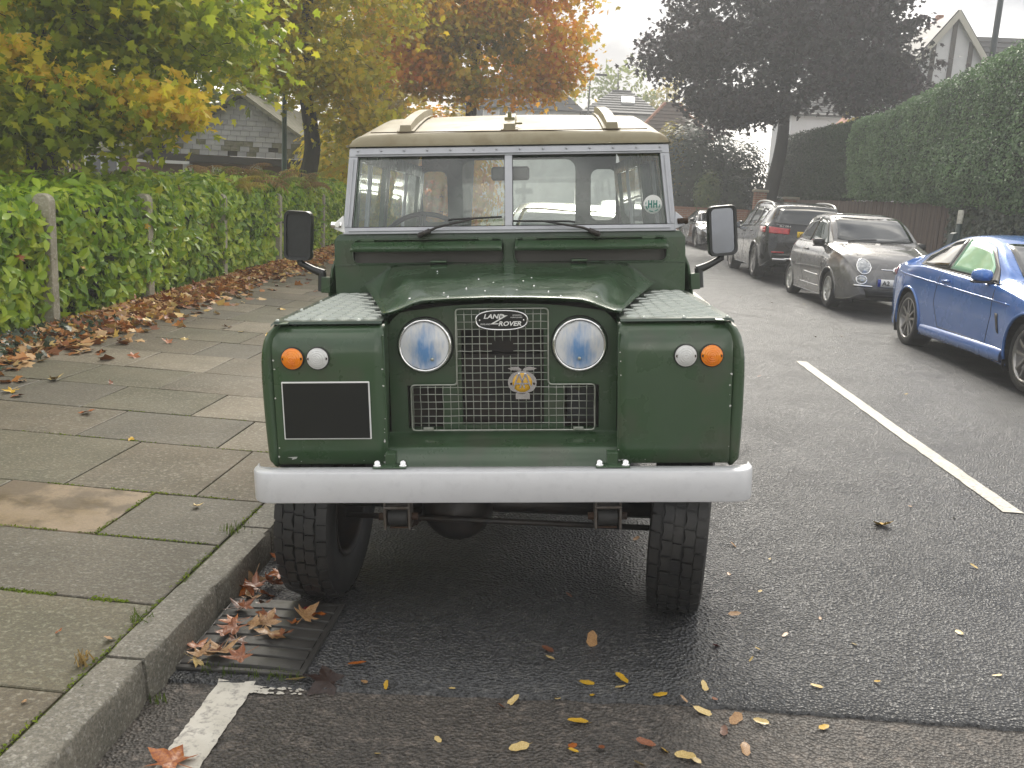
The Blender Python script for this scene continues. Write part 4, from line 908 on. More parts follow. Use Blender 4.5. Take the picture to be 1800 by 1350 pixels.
# ================================================================== OTHER CARS
def glossy(name, col, col2=None, metal=.0): return mat(name, col, .25, metal, col2=col2 or tuple(c*.9 for c in col), ns=2, coat=1, coat_r=.02, rvar=(3, .2, .32), spec=.2)
M_cglass = mat('car_glass', (.012, .016, .015), .04, 0, coat=1, coat_r=.02, spec=.8)
M_cglass2 = mat('tinted_car_glass', (.02, .05, .035), .05, 0, coat=1, coat_r=.02, spec=.8)
M_cglass_sky = mat('sky_reflection_glass', (.3, .6, .4), .08, 0, coat=1, coat_r=.02, spec=.8)  # tinted side window glass; pale reflected sky put into its base colour
M_alloy = mat('alloy', (.36, .35, .34), .3, .8, col2=(.28, .27, .26), ns=8)
M_alloyw = mat('bright_alloy', (.62, .62, .6), .28, .7)
M_trim = mat('dark_trim', (.012, .012, .013), .4)
M_redl = mat('red_lamp', (.55, .012, .015), .12, coat=1, col2=(.3, .005, .01), ns=14)
M_headl = mat('headlamp_glass', (.55, .57, .58), .08, .3, coat=1, col2=(.25, .26, .27), ns=24)
M_plateW = mat('white_plate', (.75, .75, .74), .35)
M_plateY = mat('yellow_plate', (.75, .5, .02), .35)
M_euro = mat('plate_blue', (.01, .03, .3), .4)
def catmull(pts, n):
    P = [Vector(p) for p in pts]; out = []
    for i in range(len(P)-1):
        p0 = P[i-1] if i else P[i]*2-P[i+1]; p1, p2 = P[i], P[i+1]; p3 = P[i+2] if i+2 < len(P) else P[i+1]*2-P[i]
        for j in range(n):
            t = j/n; out.append(.5*((2*p1)+(-p0+p2)*t+(2*p0-5*p1+4*p2-p3)*t*t+(-p0+3*p1-3*p2+p3)*t**3))
    out.append(P[-1]); return out
class Car:
    def __init__(s, name, label, paint, L, ax, tr, top, belt, wid, wr, low, loc, rz, crown=.05, archR=None, extra_w=0, group=None, bt=.965):
        s.root = empty(name, loc, rz, label, 'car', group); s.paint = paint; s.L = L; s.ax = ax; s.tr = tr
        archR = archR or tr+.045; s.archR = archR
        ys = sorted(set([round(v, 4) for v in list(np.linspace(0, L, 90))+[a+d for a in ax for d in np.linspace(-archR*1.05, archR*1.05, 30)]+[.01, .03, .06, L-.01, L-.03, L-.06]]))
        ys = [y for y in ys if 0 <= y <= L]
        rows = []
        for y in ys:
            zt = smooth_tab(top, y); zb = min(smooth_tab(belt, y), zt-.02); w = smooth_tab(wid, y); wt = smooth_tab(wr, y); zl = smooth_tab(low, y)
            h = zb-zl; g = zt-zb; cr = min(crown, g*.5)
            ctrl = [(.0, zl), (w*.86, zl), (w*.955, zl+.025), (w*.985, zl+h*.25), (w, zl+h*.6), (w*lerp(bt, 1, .75), zl+h*.84), (w*bt, zb)]
            if g > .16: ctrl += [(lerp(w*(bt-.025), wt, .12), zb+g*.1), (lerp(w*(bt-.025), wt, .55), zb+g*.5), (lerp(w*(bt-.025), wt, .9), zb+g*.84), (wt*.93, zt-cr*.55), (wt*.6, zt-cr*.12), (0, zt)]
            else: ctrl += [(w*.935, zb+g*.22), (w*.87, zb+g*.5), (lerp(w*.8, wt, .5), zb+g*.72), (wt*.75, zt-cr*.5), (wt*.45, zt-cr*.12), (0, zt)]
            c = catmull([(a, b, 0) for a, b in ctrl], 4)
            rows.append([(max(0, p.x), y, p.y) for p in c])
        full = [[(-x, y, z) for x, y, z in r[::-1]]+r[1:-0 or None][0:] for r in rows]
        full = [[(-x, y, z) for x, y, z in r[::-1]]+[q for q in r[1:]] for r in rows]
        mb = MB(); mb.grid(full, closed=False); m = len(full[0])
        mb.add(full[0], [tuple(range(m))]); mb.add(full[-1], [tuple(range(m))[::-1]])
        s.bvh = BVHTree.FromPolygons([Vector(v) for v in mb.v], mb.f)
        kf = []
        for f in mb.f:
            c = sum((Vector(mb.v[i]) for i in f), Vector())/len(f)
            if len(f) < 6 and any(math.hypot(c.y-a, c.z-tr) < archR for a in ax) and abs(c.x) > .45: continue
            kf.append(f)
        mb.f = kf; mb.mi = [0]*len(kf)
        s.body = mb.build('body', paint, s.root, smooth=True); s.body.data.set_sharp_from_angle(angle=R_(50))
        for a in ax:
            for sd in (-1, 1):
                pts = []
                for k in range(-14, 195, 8):
                    an = R_(k); y, z = a+archR*math.cos(an), tr+archR*math.sin(an); p = s.side(y, z, sd)
                    if p: pts.append(p[0])
                if len(pts) > 3: MB().tube([(p.x, p.y, p.z) for p in pts], .016, 6).build('arch_lip', paint, s.body, smooth=True)
                li = MB(); n_ = 16
                li.grid([[(sd*x, a+(archR+.004)*math.cos(R_(k)), tr+(archR+.004)*math.sin(R_(k))) for k in range(-30, 211, 15)] for x in (.45, smooth_tab(wid, a)-.02)])
                li.build('arch_liner', M_trim, s.body)
        MB().box(-.6, .6, .3, L-.3, .17, .3).build('underbody', M_trim, s.body)
    def cast(s, o, d):
        h = s.bvh.ray_cast(Vector(o), Vector(d))
        if h[0] is None: return None
        return (h[0], h[1] if h[1].dot(Vector(d)) < 0 else -h[1])
    def side(s, y, z, sd): return s.cast((sd*3, y, z), (-sd, 0, 0))
    def front(s, x, z): return s.cast((x, -3, z), (0, 1, 0))
    def rear(s, x, z): return s.cast((x, s.L+3, z), (0, -1, 0))
    def top_(s, x, y): return s.cast((x, y, 4), (0, 0, -1))
    def patch(s, name, m, fn, a, b, nu=14, nv=6, off=.004, parent=None, edge=True):
        # ruled patch between polylines a and b (same param), cast on the body and lifted slightly
        A = np.array(a, float); Bb = np.array(b, float)
        def samp(P, u):
            d = np.concatenate([[0], np.cumsum(np.linalg.norm(np.diff(P, axis=0), axis=1))]); d /= d[-1]; return np.array([np.interp(u, d, P[:, 0]), np.interp(u, d, P[:, 1])])
        rows = []
        for j in range(nv+1):
            row = []
            for i in range(nu+1):
                u, v = i/nu, j/nv; q = samp(A, u)*(1-v)+samp(Bb, u)*v; h = fn(q[0], q[1])
                if h is None: return None
                nn = h[1]; c = h[0]+nn*off
                row.append(tuple(c))
            rows.append(row)
        mb = MB().grid(rows); mb.keep = True
        o = mb.build(name, m, parent or s.root, smooth=True); md = o.modifiers.new('s', 'SOLIDIFY'); md.thickness = .004; md.offset = 0
        return o
    def line(s, name, m, fn, pts, r=.004, off=.0, parent=None, n=10):
        P = []
        for i in range(len(pts)-1):
            for k in range(n):
                q = (lerp(pts[i][0], pts[i+1][0], k/n), lerp(pts[i][1], pts[i+1][1], k/n)); h = fn(*q)
                if h: P.append(h[0]+h[1]*off)
        if len(P) > 2: return MB().tube(P, r, 5).build(name, m, parent or s.root, smooth=True)
    def wheels(s, width, spokes, m, style=0, inset=.0):
        w0 = empty('wheel'); r = s.tr; rr = r*.72 if style != 2 else r*.66
        MB().lathe([(rr, -width/2+.01), (rr+.02, -width/2), (r-.03, -width/2), (r-.008, -width/2+.02), (r, -width/2+.05), (r, width/2-.05), (r-.008, width/2-.02), (r-.03, width/2), (rr+.02, width/2), (rr, width/2-.01)], 40, axis='x').build('tyre', M_tyre, w0, smooth=True)
        MB().lathe([(rr+.004, width/2-.012), (rr+.006, width/2-.004), (rr-.012, width/2-.006), (rr-.02, width/2-.03), (rr-.03, -.02), (.08, -.03), (.0003, -.03)], 36, axis='x').build('rim', m if style != 1 else M_alloy, w0, smooth=True)
        MB().lathe([(rr-.035, -.005), (.06, -.002), (.06, .02), (.0003, .02)], 24, axis='x').build('brake_disc', M_trim, w0)
        sp_ = MB()
        for k in range(spokes):
            a = 2*math.pi*k/spokes
            T = Matrix.Rotation(a, 4, 'X')
            xo = width/2-.03
            pairs = ((-.12, .12),) if style == 0 else ((0, 0),)
            if style == 0:   # split double spokes
                for sg in (-1, 1):
                    q = [(xo+.01, sg*.004, .035), (xo+.01, sg*.034, .04), (xo+.012, sg*.075, rr-.012), (xo+.012, sg*.045, rr-.012)]
                    v = [T@Vector((x, y, z)) for x, y, z in q]+[T@Vector((x-.03, y, z)) for x, y, z in q]
                    sp_.add(v, [(0, 1, 2, 3), (4, 7, 6, 5), (0, 1, 5, 4), (1, 2, 6, 5), (2, 3, 7, 6), (3, 0, 4, 7)])
            else:
                w1, w2 = (.012, .016) if style == 2 else (.02, .03)
                q = [(xo+.008, -w1, .03), (xo+.008, w1, .03), (xo+.008, w2, rr-.012), (xo+.008, -w2, rr-.012)]
                v = [T@Vector((x, y, z)) for x, y, z in q]+[T@Vector((x-.03, y, z)) for x, y, z in q]
                sp_.add(v, [(0, 1, 2, 3), (4, 7, 6, 5), (0, 1, 5, 4), (1, 2, 6, 5), (2, 3, 7, 6), (3, 0, 4, 7)])
        sp_.lathe([(.06, width/2-.05), (.06, width/2-.018), (.03, width/2-.01), (.0003, width/2-.01)], 16, axis='x')
        sp_.build('spokes', m, w0, bevel=.004)
        first = True
        for a in s.ax:
            for sd in (-1, 1):
                w = w0 if first else copy_tree(w0); first = False
                h = s.cast((sd*3, a, s.tr+s.archR+.03), (-sd, 0, 0)); xw = abs(h[0].x) if h else .8
                w.parent = s.root; w.matrix_local = Matrix.Translation((sd*(xw-width/2-.025-inset), a, s.tr))@(Matrix.Rotation(math.pi, 4, 'Z') if sd < 0 else Matrix())
    def ellipse(s, name, m, fn, cx, cz, rx, rz, off=.006, rim=None, parent=None):
        n = 20; mb = MB(); c = fn(cx, cz)
        if not c: return
        rows = []
        for k in range(1, 4):
            row = []
            for j in range(n):
                a = 2*math.pi*j/n; h = fn(cx+rx*k/3*math.cos(a), cz+rz*k/3*math.sin(a))
                if not h: return
                row.append(h[0]+h[1]*(off+.02*(1-(k/3)**2)))
            rows.append(row)
        mb.grid(rows, True); mb.add([tuple(c[0]+c[1]*(off+.02))]+[tuple(q) for q in rows[0]], [(0, 1+j, 1+(j+1) % n) for j in range(n)])
        o = mb.build(name, m, parent or s.root, smooth=True)
        if rim: MB().tube([tuple(q) for q in rows[-1]]+[tuple(rows[-1][0])], .011, 6, cap=False).build('lamp_rim', rim, o, smooth=True)
        return o
    def mirror(s, y, z, x, m, cap=None, sc=1):
        for sd in (-1, 1):
            h = s.side(y, z-.02, sd)
            if not h: continue
            bx_ = abs(h[0].x)
            o = empty('door_mirror'); o.parent = s.root; o.location = (sd*(bx_+.13*sc), y, z)
            mb = MB(); n = 12; rows = []
            for k, (yy, f) in enumerate(((-.06, .25), (-.045, .7), (-.01, .98), (.03, 1), (.05, .95))):
                rows.append([(.1*sc*f*math.copysign(abs(math.cos(a))**.7, math.cos(a)), yy, .065*sc*f*math.copysign(abs(math.sin(a))**.8, math.sin(a))) for a in np.linspace(0, 2*math.pi, n+1)[:-1]])
            mb.grid(rows, True); mb.add(rows[0], [tuple(range(n))]); mb.build('mirror_shell', m, o, smooth=True)
            MB().add([(p[0]*.95, .046, p[2]*.95) for p in rows[-1]], [tuple(range(n))]).build('mirror_glass', M_mirror, o)
            MB().tube([(-sd*.15*sc, .02, -.06), (-sd*.06*sc, .0, -.055)], [.03, .022], 8).build('mirror_foot', M_trim, o, smooth=True)
            MB().box(-.1*sc, .1*sc, -.04, .045, -.075*sc, -.05*sc).build('mirror_base', M_trim, o, bevel=.01)
    def handle(s, y, z, m):
        for sd in (-1, 1):
            h = s.side(y, z, sd)
            if h: c = h[0]; MB().tube([c+Vector((sd*.002, -.09, .004)), c+Vector((sd*.022, -.06, .004)), c+Vector((sd*.022, .06, 0)), c+Vector((sd*.002, .09, 0))], .013, 8).build('door_handle', m, s.root, smooth=True)
    def both(s, f):
        for sd in (-1, 1): f(sd)
def car_z(x, t): return RZ(x, t)
# ---- blue coupe
X = 4.064; t0 = 8.095
blue = Car('blue_coupe', 'bright blue two-door coupe with green tinted side window, sky reflection painted in, parked across the road', glossy('blue_paint', (.06, .17, .48), (.065, .18, .52), .2), 4.64, (.82, 3.63), .33,
    [(0, .5), (.03, .62), (.1, .69), (.35, .79), (.8, .87), (1.3, .95), (1.5, .985), (1.75, 1.1), (2.05, 1.245), (2.35, 1.335), (2.7, 1.372), (3.0, 1.36), (3.35, 1.3), (3.8, 1.165), (4.15, 1.055), (4.3, 1.03), (4.5, 1.03), (4.58, .98), (4.62, .86), (4.64, .6)],
    [(0, .42), (.1, .58), (.4, .7), (1.0, .8), (1.6, .87), (2.5, .91), (3.4, .955), (4.2, .93), (4.55, .88), (4.64, .56)],
    [(0, .62), (.06, .74), (.2, .84), (.6, .895), (.9, .905), (1.6, .88), (2.4, .885), (3.2, .905), (3.65, .92), (4.1, .885), (4.4, .82), (4.6, .74), (4.64, .68)],
    [(0, .5), (.5, .66), (1.3, .7), (1.7, .68), (2.2, .6), (2.8, .575), (3.4, .57), (4.0, .6), (4.3, .64), (4.64, .55)],
    [(0, .3), (.1, .2), (.4, .17), (2.3, .19), (4.2, .2), (4.5, .28), (4.64, .36)], (X+.86, t0-.82, car_z(X, t0+1.4)+.0), R_(0))
c = blue
for sd in (-1, 1):
    S_ = lambda y, z, sd=sd: c.side(y, z, sd)
    c.patch('window_surround', M_trim, S_, [(1.66, .905), (2.4, .94), (3.1, .965), (3.56, .985)], [(1.82, 1.03), (2.2, 1.24), (2.75, 1.335), (3.2, 1.28), (3.63, 1.09)], 26, 6, .0025)
    c.patch('door_window', M_cglass_sky, S_, [(1.83, .935), (2.3, .955), (2.78, .973)], [(1.93, 1.05), (2.25, 1.225), (2.84, 1.3)], 14, 6, .007)
    c.patch('quarter_window', M_cglass, S_, [(2.84, .977), (3.2, .985), (3.5, 1.0)], [(2.9, 1.298), (3.2, 1.245), (3.56, 1.075)], 12, 6, .007)
    c.line('door_gap', M_trim, S_, [(1.6, .88), (1.55, .6), (1.62, .33), (2.75, .34), (2.9, .6), (2.86, .93)], .0045, -.001)
    c.line('shoulder_crease', c.paint, S_, [(1.2, .74), (2.2, .775), (3.2, .82), (4.2, .87)], .011, -.004)
    c.line('window_line', M_trim, S_, [(1.62, .9), (2.4, .935), (3.1, .962), (3.58, .985)], .009, 0)
    c.patch('side_vent', M_trim, S_, [(1.33, .46), (1.37, .47)], [(1.4, .64), (1.46, .64)], 4, 4, .004)
    # sill skirt
    rows = [[(sd*(.85+k*.035), y, z) for k, z in ((0, .335), (1, .32), (1.5, .27), (1.2, .205), (0, .19))] for y in (1.22, 2.2, 3.2)]
    MB().grid(rows).build('side_skirt', c.paint, c.root, smooth=True)
    c.patch('tail_lamp', M_redl, S_, [(4.28, .80), (4.5, .82)], [(4.25, .9), (4.5, .905)], 6, 4, .006)
    c.ellipse('headlamp', M_headl, c.front, sd*.6, .63, .17, .06, .004)
c.handle(2.68, .845, c.paint); c.mirror(1.78, .97, 0, c.paint)
F_ = lambda x, y: c.top_(x, y)
c.patch('windscreen', M_cglass, F_, [(-.62, 1.58), (-.3, 1.46), (0, 1.43), (.3, 1.46), (.62, 1.58)], [(-.53, 2.2), (-.25, 2.15), (0, 2.13), (.25, 2.15), (.53, 2.2)], 20, 8, .005)
c.patch('rear_screen', M_cglass, F_, [(-.5, 3.28), (0, 3.22), (.5, 3.28)], [(-.53, 4.0), (0, 4.1), (.53, 4.0)], 14, 8, .005)
for x0 in (-.28, .04): c.patch('kidney_grille', M_trim, c.front, [(x0, .5), (x0+.24, .5)], [(x0+.02, .64), (x0+.22, .64)], 6, 4, .006)
c.patch('number_plate', M_plateW, c.front, [(-.26, .38), (.26, .38)], [(-.26, .48), (.26, .48)], 6, 2, .012)
c.wheels(.24, 5, M_alloy, 0)
# ---- grey city hatchback
X = 4.088; t0 = 14.466
grey = Car('grey_hatchback', 'small rounded grey hatchback with round headlamps parked between the blue and black cars', glossy('warm_grey_paint', (.2, .195, .19), (.18, .175, .17), .2), 3.546, (.72, 3.02), .292,
    [(0, .45), (.02, .6), (.06, .72), (.2, .83), (.45, .925), (.8, 1.0), (.95, 1.035), (1.2, 1.2), (1.5, 1.385), (1.75, 1.462), (2.1, 1.488), (2.6, 1.468), (2.95, 1.41), (3.15, 1.32), (3.3, 1.13), (3.42, .95), (3.5, .82), (3.546, .55)],
    [(0, .4), (.06, .6), (.3, .78), (.8, .9), (1.2, .945), (2.2, .965), (3.0, .97), (3.35, .93), (3.5, .75), (3.546, .5)],
    [(0, .52), (.04, .6), (.15, .7), (.4, .775), (.8, .81), (1.8, .805), (2.9, .812), (3.15, .76), (3.35, .66), (3.5, .55), (3.546, .5)],
    [(0, .4), (.3, .58), (.9, .66), (1.3, .63), (1.8, .55), (2.5, .52), (3.0, .48), (3.3, .47), (3.546, .46)],
    [(0, .28), (.1, .2), (.4, .17), (3.1, .18), (3.4, .24), (3.546, .34)], (X+.765, t0-.72, car_z(X, t0+1.1)), R_(1.5), .045, bt=.885)
c = grey
for sd in (-1, 1):
    S_ = lambda y, z, sd=sd: c.side(y, z, sd)
    c.patch('door_window', M_cglass2, S_, [(1.22, .965), (1.7, .985), (2.16, .998)], [(1.36, 1.14), (1.64, 1.34), (2.1, 1.4)], 14, 6, .006)
    c.patch('quarter_window', M_cglass, S_, [(2.24, 1.0), (2.9, 1.02)], [(2.18, 1.4), (2.72, 1.33)], 10, 6, .006)
    c.line('window_trim', M_chrome, S_, [(1.1, .945), (1.7, .968), (2.95, .998)], .008, 0)
    c.line('door_gap', M_trim, S_, [(1.1, .93), (1.1, .6), (1.16, .33), (2.05, .33), (2.3, .6), (2.28, .97)], .004, -.001)
    c.line('side_moulding', M_chrome, S_, [(1.2, .47), (2.15, .49)], .012, .002)
    c.line('sill_moulding', M_chrome, S_, [(1.14, .3), (2.45, .31)], .01, .002)
    c.ellipse('headlamp', M_headl, c.front, sd*.47, .69, .1, .105, .008, M_chrome)
    c.ellipse('fog_lamp', M_headl, c.front, sd*.5, .5, .075, .06, .006, M_chrome)
    c.line('bumper_bar', M_chrome, c.front, [(sd*.6, .415), (sd*.3, .405)], .018, .008)
    c.line('wing_crease', c.paint, lambda x, y: c.top_(x, y), [(sd*.5, .3), (sd*.56, .95)], .006, -.002)
c.handle(2.1, .86, c.paint); c.mirror(1.3, 1.0, 0, M_trim, sc=.95)
F_ = lambda x, y: c.top_(x, y)
c.patch('windscreen', M_cglass, F_, [(-.6, 1.06), (-.3, .97), (0, .95), (.3, .97), (.6, 1.06)], [(-.52, 1.62), (-.25, 1.57), (0, 1.55), (.25, 1.57), (.52, 1.62)], 20, 8, .005)
c.line('wiper', M_trim, F_, [(-.45, .99), (.05, 1.03)], .01, .012); c.line('wiper', M_trim, F_, [(.05, .95), (.5, 1.05)], .01, .012)
c.line('whisker_trim', M_chrome, c.front, [(-.22, .66), (.22, .66)], .012, .004)
c.ellipse('round_emblem', M_chrome, c.front, 0, .655, .05, .05, .01); c.ellipse('emblem_centre', mat('emblem_red', (.25, .01, .02), .3), c.front, 0, .655, .035, .035, .018)
c.patch('lower_grille', M_trim, c.front, [(-.4, .24), (0, .23), (.4, .24)], [(-.46, .37), (0, .37), (.46, .37)], 10, 4, .005)
pl = c.patch('number_plate', M_plateW, c.front, [(-.27, .41), (.27, .41)], [(-.27, .52), (.27, .52)], 6, 2, .03)
h = c.front(-.22, .465)
c.patch('plate_band', M_euro, c.front, [(-.27, .412), (-.225, .412)], [(-.27, .518), (-.225, .518)], 2, 2, .034)
put_text('plate_lettering', 'A2', .095, M_black, c.root, -.15, h[0].y-.045, .465, .001, 0, .001)
c.wheels(.185, 14, M_alloyw, 2)
c.patch('roof_glass', M_cglass, F_, [(-.42, 1.78), (.42, 1.78)], [(-.42, 2.4), (.42, 2.4)], 8, 6, .004)
# ---- black SUV seen from behind (parked facing away)
X = 3.90; t0 = 19.6
suv = Car('black_suv', 'large black SUV with silver roof rails, red tail lamps and yellow rear plate', glossy('black_paint', (.008, .0085, .009), (.01, .0105, .011)), 4.66, (.88, 3.75), .365,
    [(0, .55), (.03, .8), (.1, .93), (.3, 1.0), (.9, 1.07), (1.25, 1.11), (1.5, 1.26), (1.85, 1.47), (2.15, 1.575), (2.6, 1.63), (3.2, 1.625), (3.8, 1.585), (4.15, 1.545), (4.22, 1.5), (4.3, 1.42), (4.48, 1.18), (4.54, 1.12), (4.6, .98), (4.64, .78), (4.66, .5)],
    [(0, .5), (.1, .8), (.5, .93), (1.3, 1.0), (2.5, 1.04), (3.7, 1.09), (4.3, 1.13), (4.55, 1.06), (4.66, .5)],
    [(0, .66), (.08, .82), (.3, .9), (.8, .94), (2.3, .935), (3.8, .945), (4.3, .92), (4.55, .87), (4.62, .82), (4.66, .76)],
    [(0, .6), (.5, .72), (1.3, .74), (1.8, .68), (2.4, .63), (3.4, .625), (4.15, .6), (4.3, .62), (4.5, .68), (4.66, .6)],
    [(0, .42), (.15, .28), (.5, .24), (4.2, .25), (4.5, .32), (4.66, .42)], (X+.9, t0+3.75, car_z(X, t0+1.4)), R_(180), .05)
c = suv
for sd in (-1, 1):
    S_ = lambda y, z, sd=sd: c.side(y, z, sd)
    c.patch('front_window', M_cglass, S_, [(1.55, 1.05), (2.5, 1.07)], [(1.85, 1.36), (2.5, 1.5)], 10, 6, .006)
    c.patch('rear_window', M_cglass, S_, [(2.58, 1.07), (3.4, 1.085)], [(2.58, 1.5), (3.3, 1.49)], 10, 6, .006)
    c.patch('quarter_window', M_cglass, S_, [(3.5, 1.09), (3.95, 1.12)], [(3.4, 1.48), (3.82, 1.44)], 8, 6, .006)
    c.line('window_trim', M_chrome, S_, [(1.5, 1.04), (2.5, 1.06), (3.5, 1.075), (4.0, 1.11), (3.9, 1.43), (3.3, 1.51), (2.5, 1.525)], .008, .001)
    c.line('door_gap', M_trim, S_, [(2.54, 1.05), (2.54, .5), (2.6, .36)], .004, -.001)
    c.line('body_crease', c.paint, S_, [(1.2, .86), (3.9, .9)], .008, -.003)
    h0 = [c.top_(sd*.63, y) for y in (1.9, 2.3, 3.0, 3.7, 4.0)]
    P_ = [h0[0][0]+Vector((0, 0, .005))]+[q[0]+Vector((0, 0, .06)) for q in h0[1:4]]+[h0[4][0]+Vector((0, 0, .005))]
    MB().tube(catmull(P_, 5), .02, 8).build('roof_rail', M_alloyw, c.root, smooth=True)
    c.patch('tail_lamp', M_redl, lambda x, z: c.rear(x, z), [(sd*.42, .95), (sd*.82, .96)], [(sd*.4, 1.06), (sd*.82, 1.09)], 10, 5, .008)
    c.patch('tail_lamp_side', M_redl, S_, [(4.2, .98), (4.5, .97)], [(4.1, 1.09), (4.47, 1.085)], 8, 4, .007)
    c.line('exhaust_trim', M_chrome, c.rear, [(sd*.72, .44), (sd*.4, .44)], .03, .006)
    c.patch('reflector', M_redl, c.rear, [(sd*.5, .57), (sd*.75, .57)], [(sd*.5, .6), (sd*.75, .6)], 6, 2, .006)
c.line('bumper_trim', M_chrome, c.rear, [(-.6, .46), (.6, .46)], .022, .004)
c.patch('lower_bumper', M_trim, c.rear, [(-.7, .47), (.7, .47)], [(-.72, .54), (.72, .54)], 10, 3, .004)
c.patch('rear_screen', M_cglass, c.rear, [(-.7, 1.17), (0, 1.15), (.7, 1.17)], [(-.56, 1.45), (0, 1.47), (.56, 1.45)], 16, 8, .006)
c.patch('number_plate', M_plateY, c.rear, [(-.26, .9), (.26, .9)], [(-.26, 1.01), (.26, 1.01)], 6, 2, .02)
h = c.rear(-.1, .95)
put_text('plate_lettering', 'WF70', .1, M_black, c.root, .1, h[0].y+.035, .953, .001, 0, .001, back=True)
put_text('model_lettering', 'GLC 220 d', .05, M_alloyw, c.root, .5, c.rear(.5, 1.11)[0].y+.012, 1.11, .002, 0, .001, back=True)
c.ellipse('star_emblem', M_chrome, c.rear, 0, 1.085, .055, .055, .006); c.line('tail_shut_line', M_trim, c.rear, [(-.85, .8), (.85, .8)], .004, 0)
c.handle(2.4, .96, c.paint); c.handle(3.3, .98, c.paint); c.mirror(1.6, 1.08, 0, c.paint); c.wheels(.235, 5, M_alloy, 0)
# ---- black sports car beyond, facing us
X = 4.25; t0 = 31.5
spo = Car('black_sports_car', 'low black sports car with oval headlamps parked beyond the black SUV', glossy('black_paint_gloss', (.012, .012, .013)), 4.5, (.95, 3.4), .335,
    [(0, .42), (.04, .56), (.2, .66), (.6, .76), (1.1, .83), (1.4, .88), (1.75, 1.06), (2.1, 1.23), (2.5, 1.3), (2.9, 1.28), (3.5, 1.11), (4.0, .95), (4.3, .85), (4.45, .7), (4.5, .5)],
    [(0, .36), (.1, .52), (.5, .66), (1.2, .76), (2.5, .8), (3.6, .86), (4.2, .78), (4.5, .46)],
    [(0, .6), (.08, .74), (.3, .85), (.9, .9), (2.2, .88), (3.4, .93), (4.1, .88), (4.4, .76), (4.5, .66)],
    [(0, .5), (.6, .62), (1.3, .66), (1.7, .64), (2.3, .55), (2.9, .53), (3.6, .56), (4.5, .5)],
    [(0, .26), (.15, .16), (.5, .14), (4.2, .16), (4.5, .3)], (X+.86, t0-.95, car_z(X, t0+1)), R_(4), .05)
c = spo
for sd in (-1, 1):
    S_ = lambda y, z, sd=sd: c.side(y, z, sd)
    c.patch('door_window', M_cglass, S_, [(1.6, .83), (2.9, .87)], [(1.9, 1.05), (2.75, 1.2)], 12, 6, .006)
    c.ellipse('headlamp', M_headl, c.front, sd*.66, .64, .1, .11, .004); c.ellipse('fog_lamp', M_headl, c.front, sd*.6, .36, .1, .035, .004)
c.patch('windscreen', M_cglass, lambda x, y: c.top_(x, y), [(-.6, 1.5), (0, 1.36), (.6, 1.5)], [(-.5, 2.1), (0, 2.04), (.5, 2.1)], 16, 8, .005)
c.line('splitter_trim', M_chrome, c.front, [(-.6, .24), (.6, .24)], .012, .004)
c.mirror(1.7, .92, 0, c.paint); c.wheels(.24, 5, M_alloy, 0)
# ---- pale cars behind the off-roader, seen through its windows
def plain_hatch(name, label, paint, loc, rz, rearview):
    c = Car(name, label, paint, 4.2, (.85, 3.45), .315,
        [(0, .5), (.03, .7), (.15, .82), (.6, .93), (1.05, 1.0), (1.4, 1.2), (1.8, 1.4), (2.2, 1.475), (2.9, 1.475), (3.5, 1.4), (3.8, 1.3), (4.0, 1.05), (4.15, .85), (4.2, .5)],
        [(0, .45), (.1, .68), (.5, .84), (1.2, .92), (3.0, .97), (3.9, .95), (4.2, .48)],
        [(0, .6), (.1, .76), (.4, .86), (1.0, .89), (3.4, .89), (3.9, .84), (4.2, .7)], [(0, .5), (.8, .68), (1.3, .66), (2, .58), (3.2, .56), (3.9, .56), (4.2, .55)],
        [(0, .3), (.2, .2), (3.9, .2), (4.2, .34)], loc, rz, .05)
    for sd in (-1, 1):
        S_ = lambda y, z, sd=sd: c.side(y, z, sd)
        c.patch('front_window', M_cglass, S_, [(1.35, .96), (2.3, .99)], [(1.65, 1.2), (2.3, 1.4)], 10, 6, .006); c.patch('rear_window', M_cglass, S_, [(2.4, 1.0), (3.5, 1.03)], [(2.4, 1.4), (3.3, 1.34)], 10, 6, .006)
        c.patch('tail_lamp', M_redl, c.rear, [(sd*.55, .8), (sd*.8, .8)], [(sd*.55, .98), (sd*.76, .98)], 6, 5, .006); c.ellipse('headlamp', M_headl, c.front, sd*.6, .68, .15, .08, .004)
    T_ = lambda x, y: c.top_(x, y)
    c.patch('windscreen', M_cglass, T_, [(-.62, 1.2), (0, 1.08), (.62, 1.2)], [(-.52, 1.85), (0, 1.78), (.52, 1.85)], 16, 8, .005)
    c.patch('rear_screen', M_cglass, c.rear, [(-.6, 1.03), (.6, 1.03)], [(-.5, 1.32), (.5, 1.32)], 10, 6, .006)
    c.mirror(1.45, .99, 0, paint); c.wheels(.2, 10, M_alloyw, 2)
plain_hatch('silver_hatchback', 'pale silver hatchback parked behind the green off-roader, seen through its windows', glossy('silver_car_paint', (.55, .56, .56), None, .3), (.0, 8.0, car_z(0, 9)), R_(1), False)
plain_hatch('white_hatchback', 'white hatchback further up the road, seen through the off-roader rear window', glossy('white_car_paint', (.75, .75, .74)), (1.15, 24.2, car_z(1, 22)), R_(180), True)
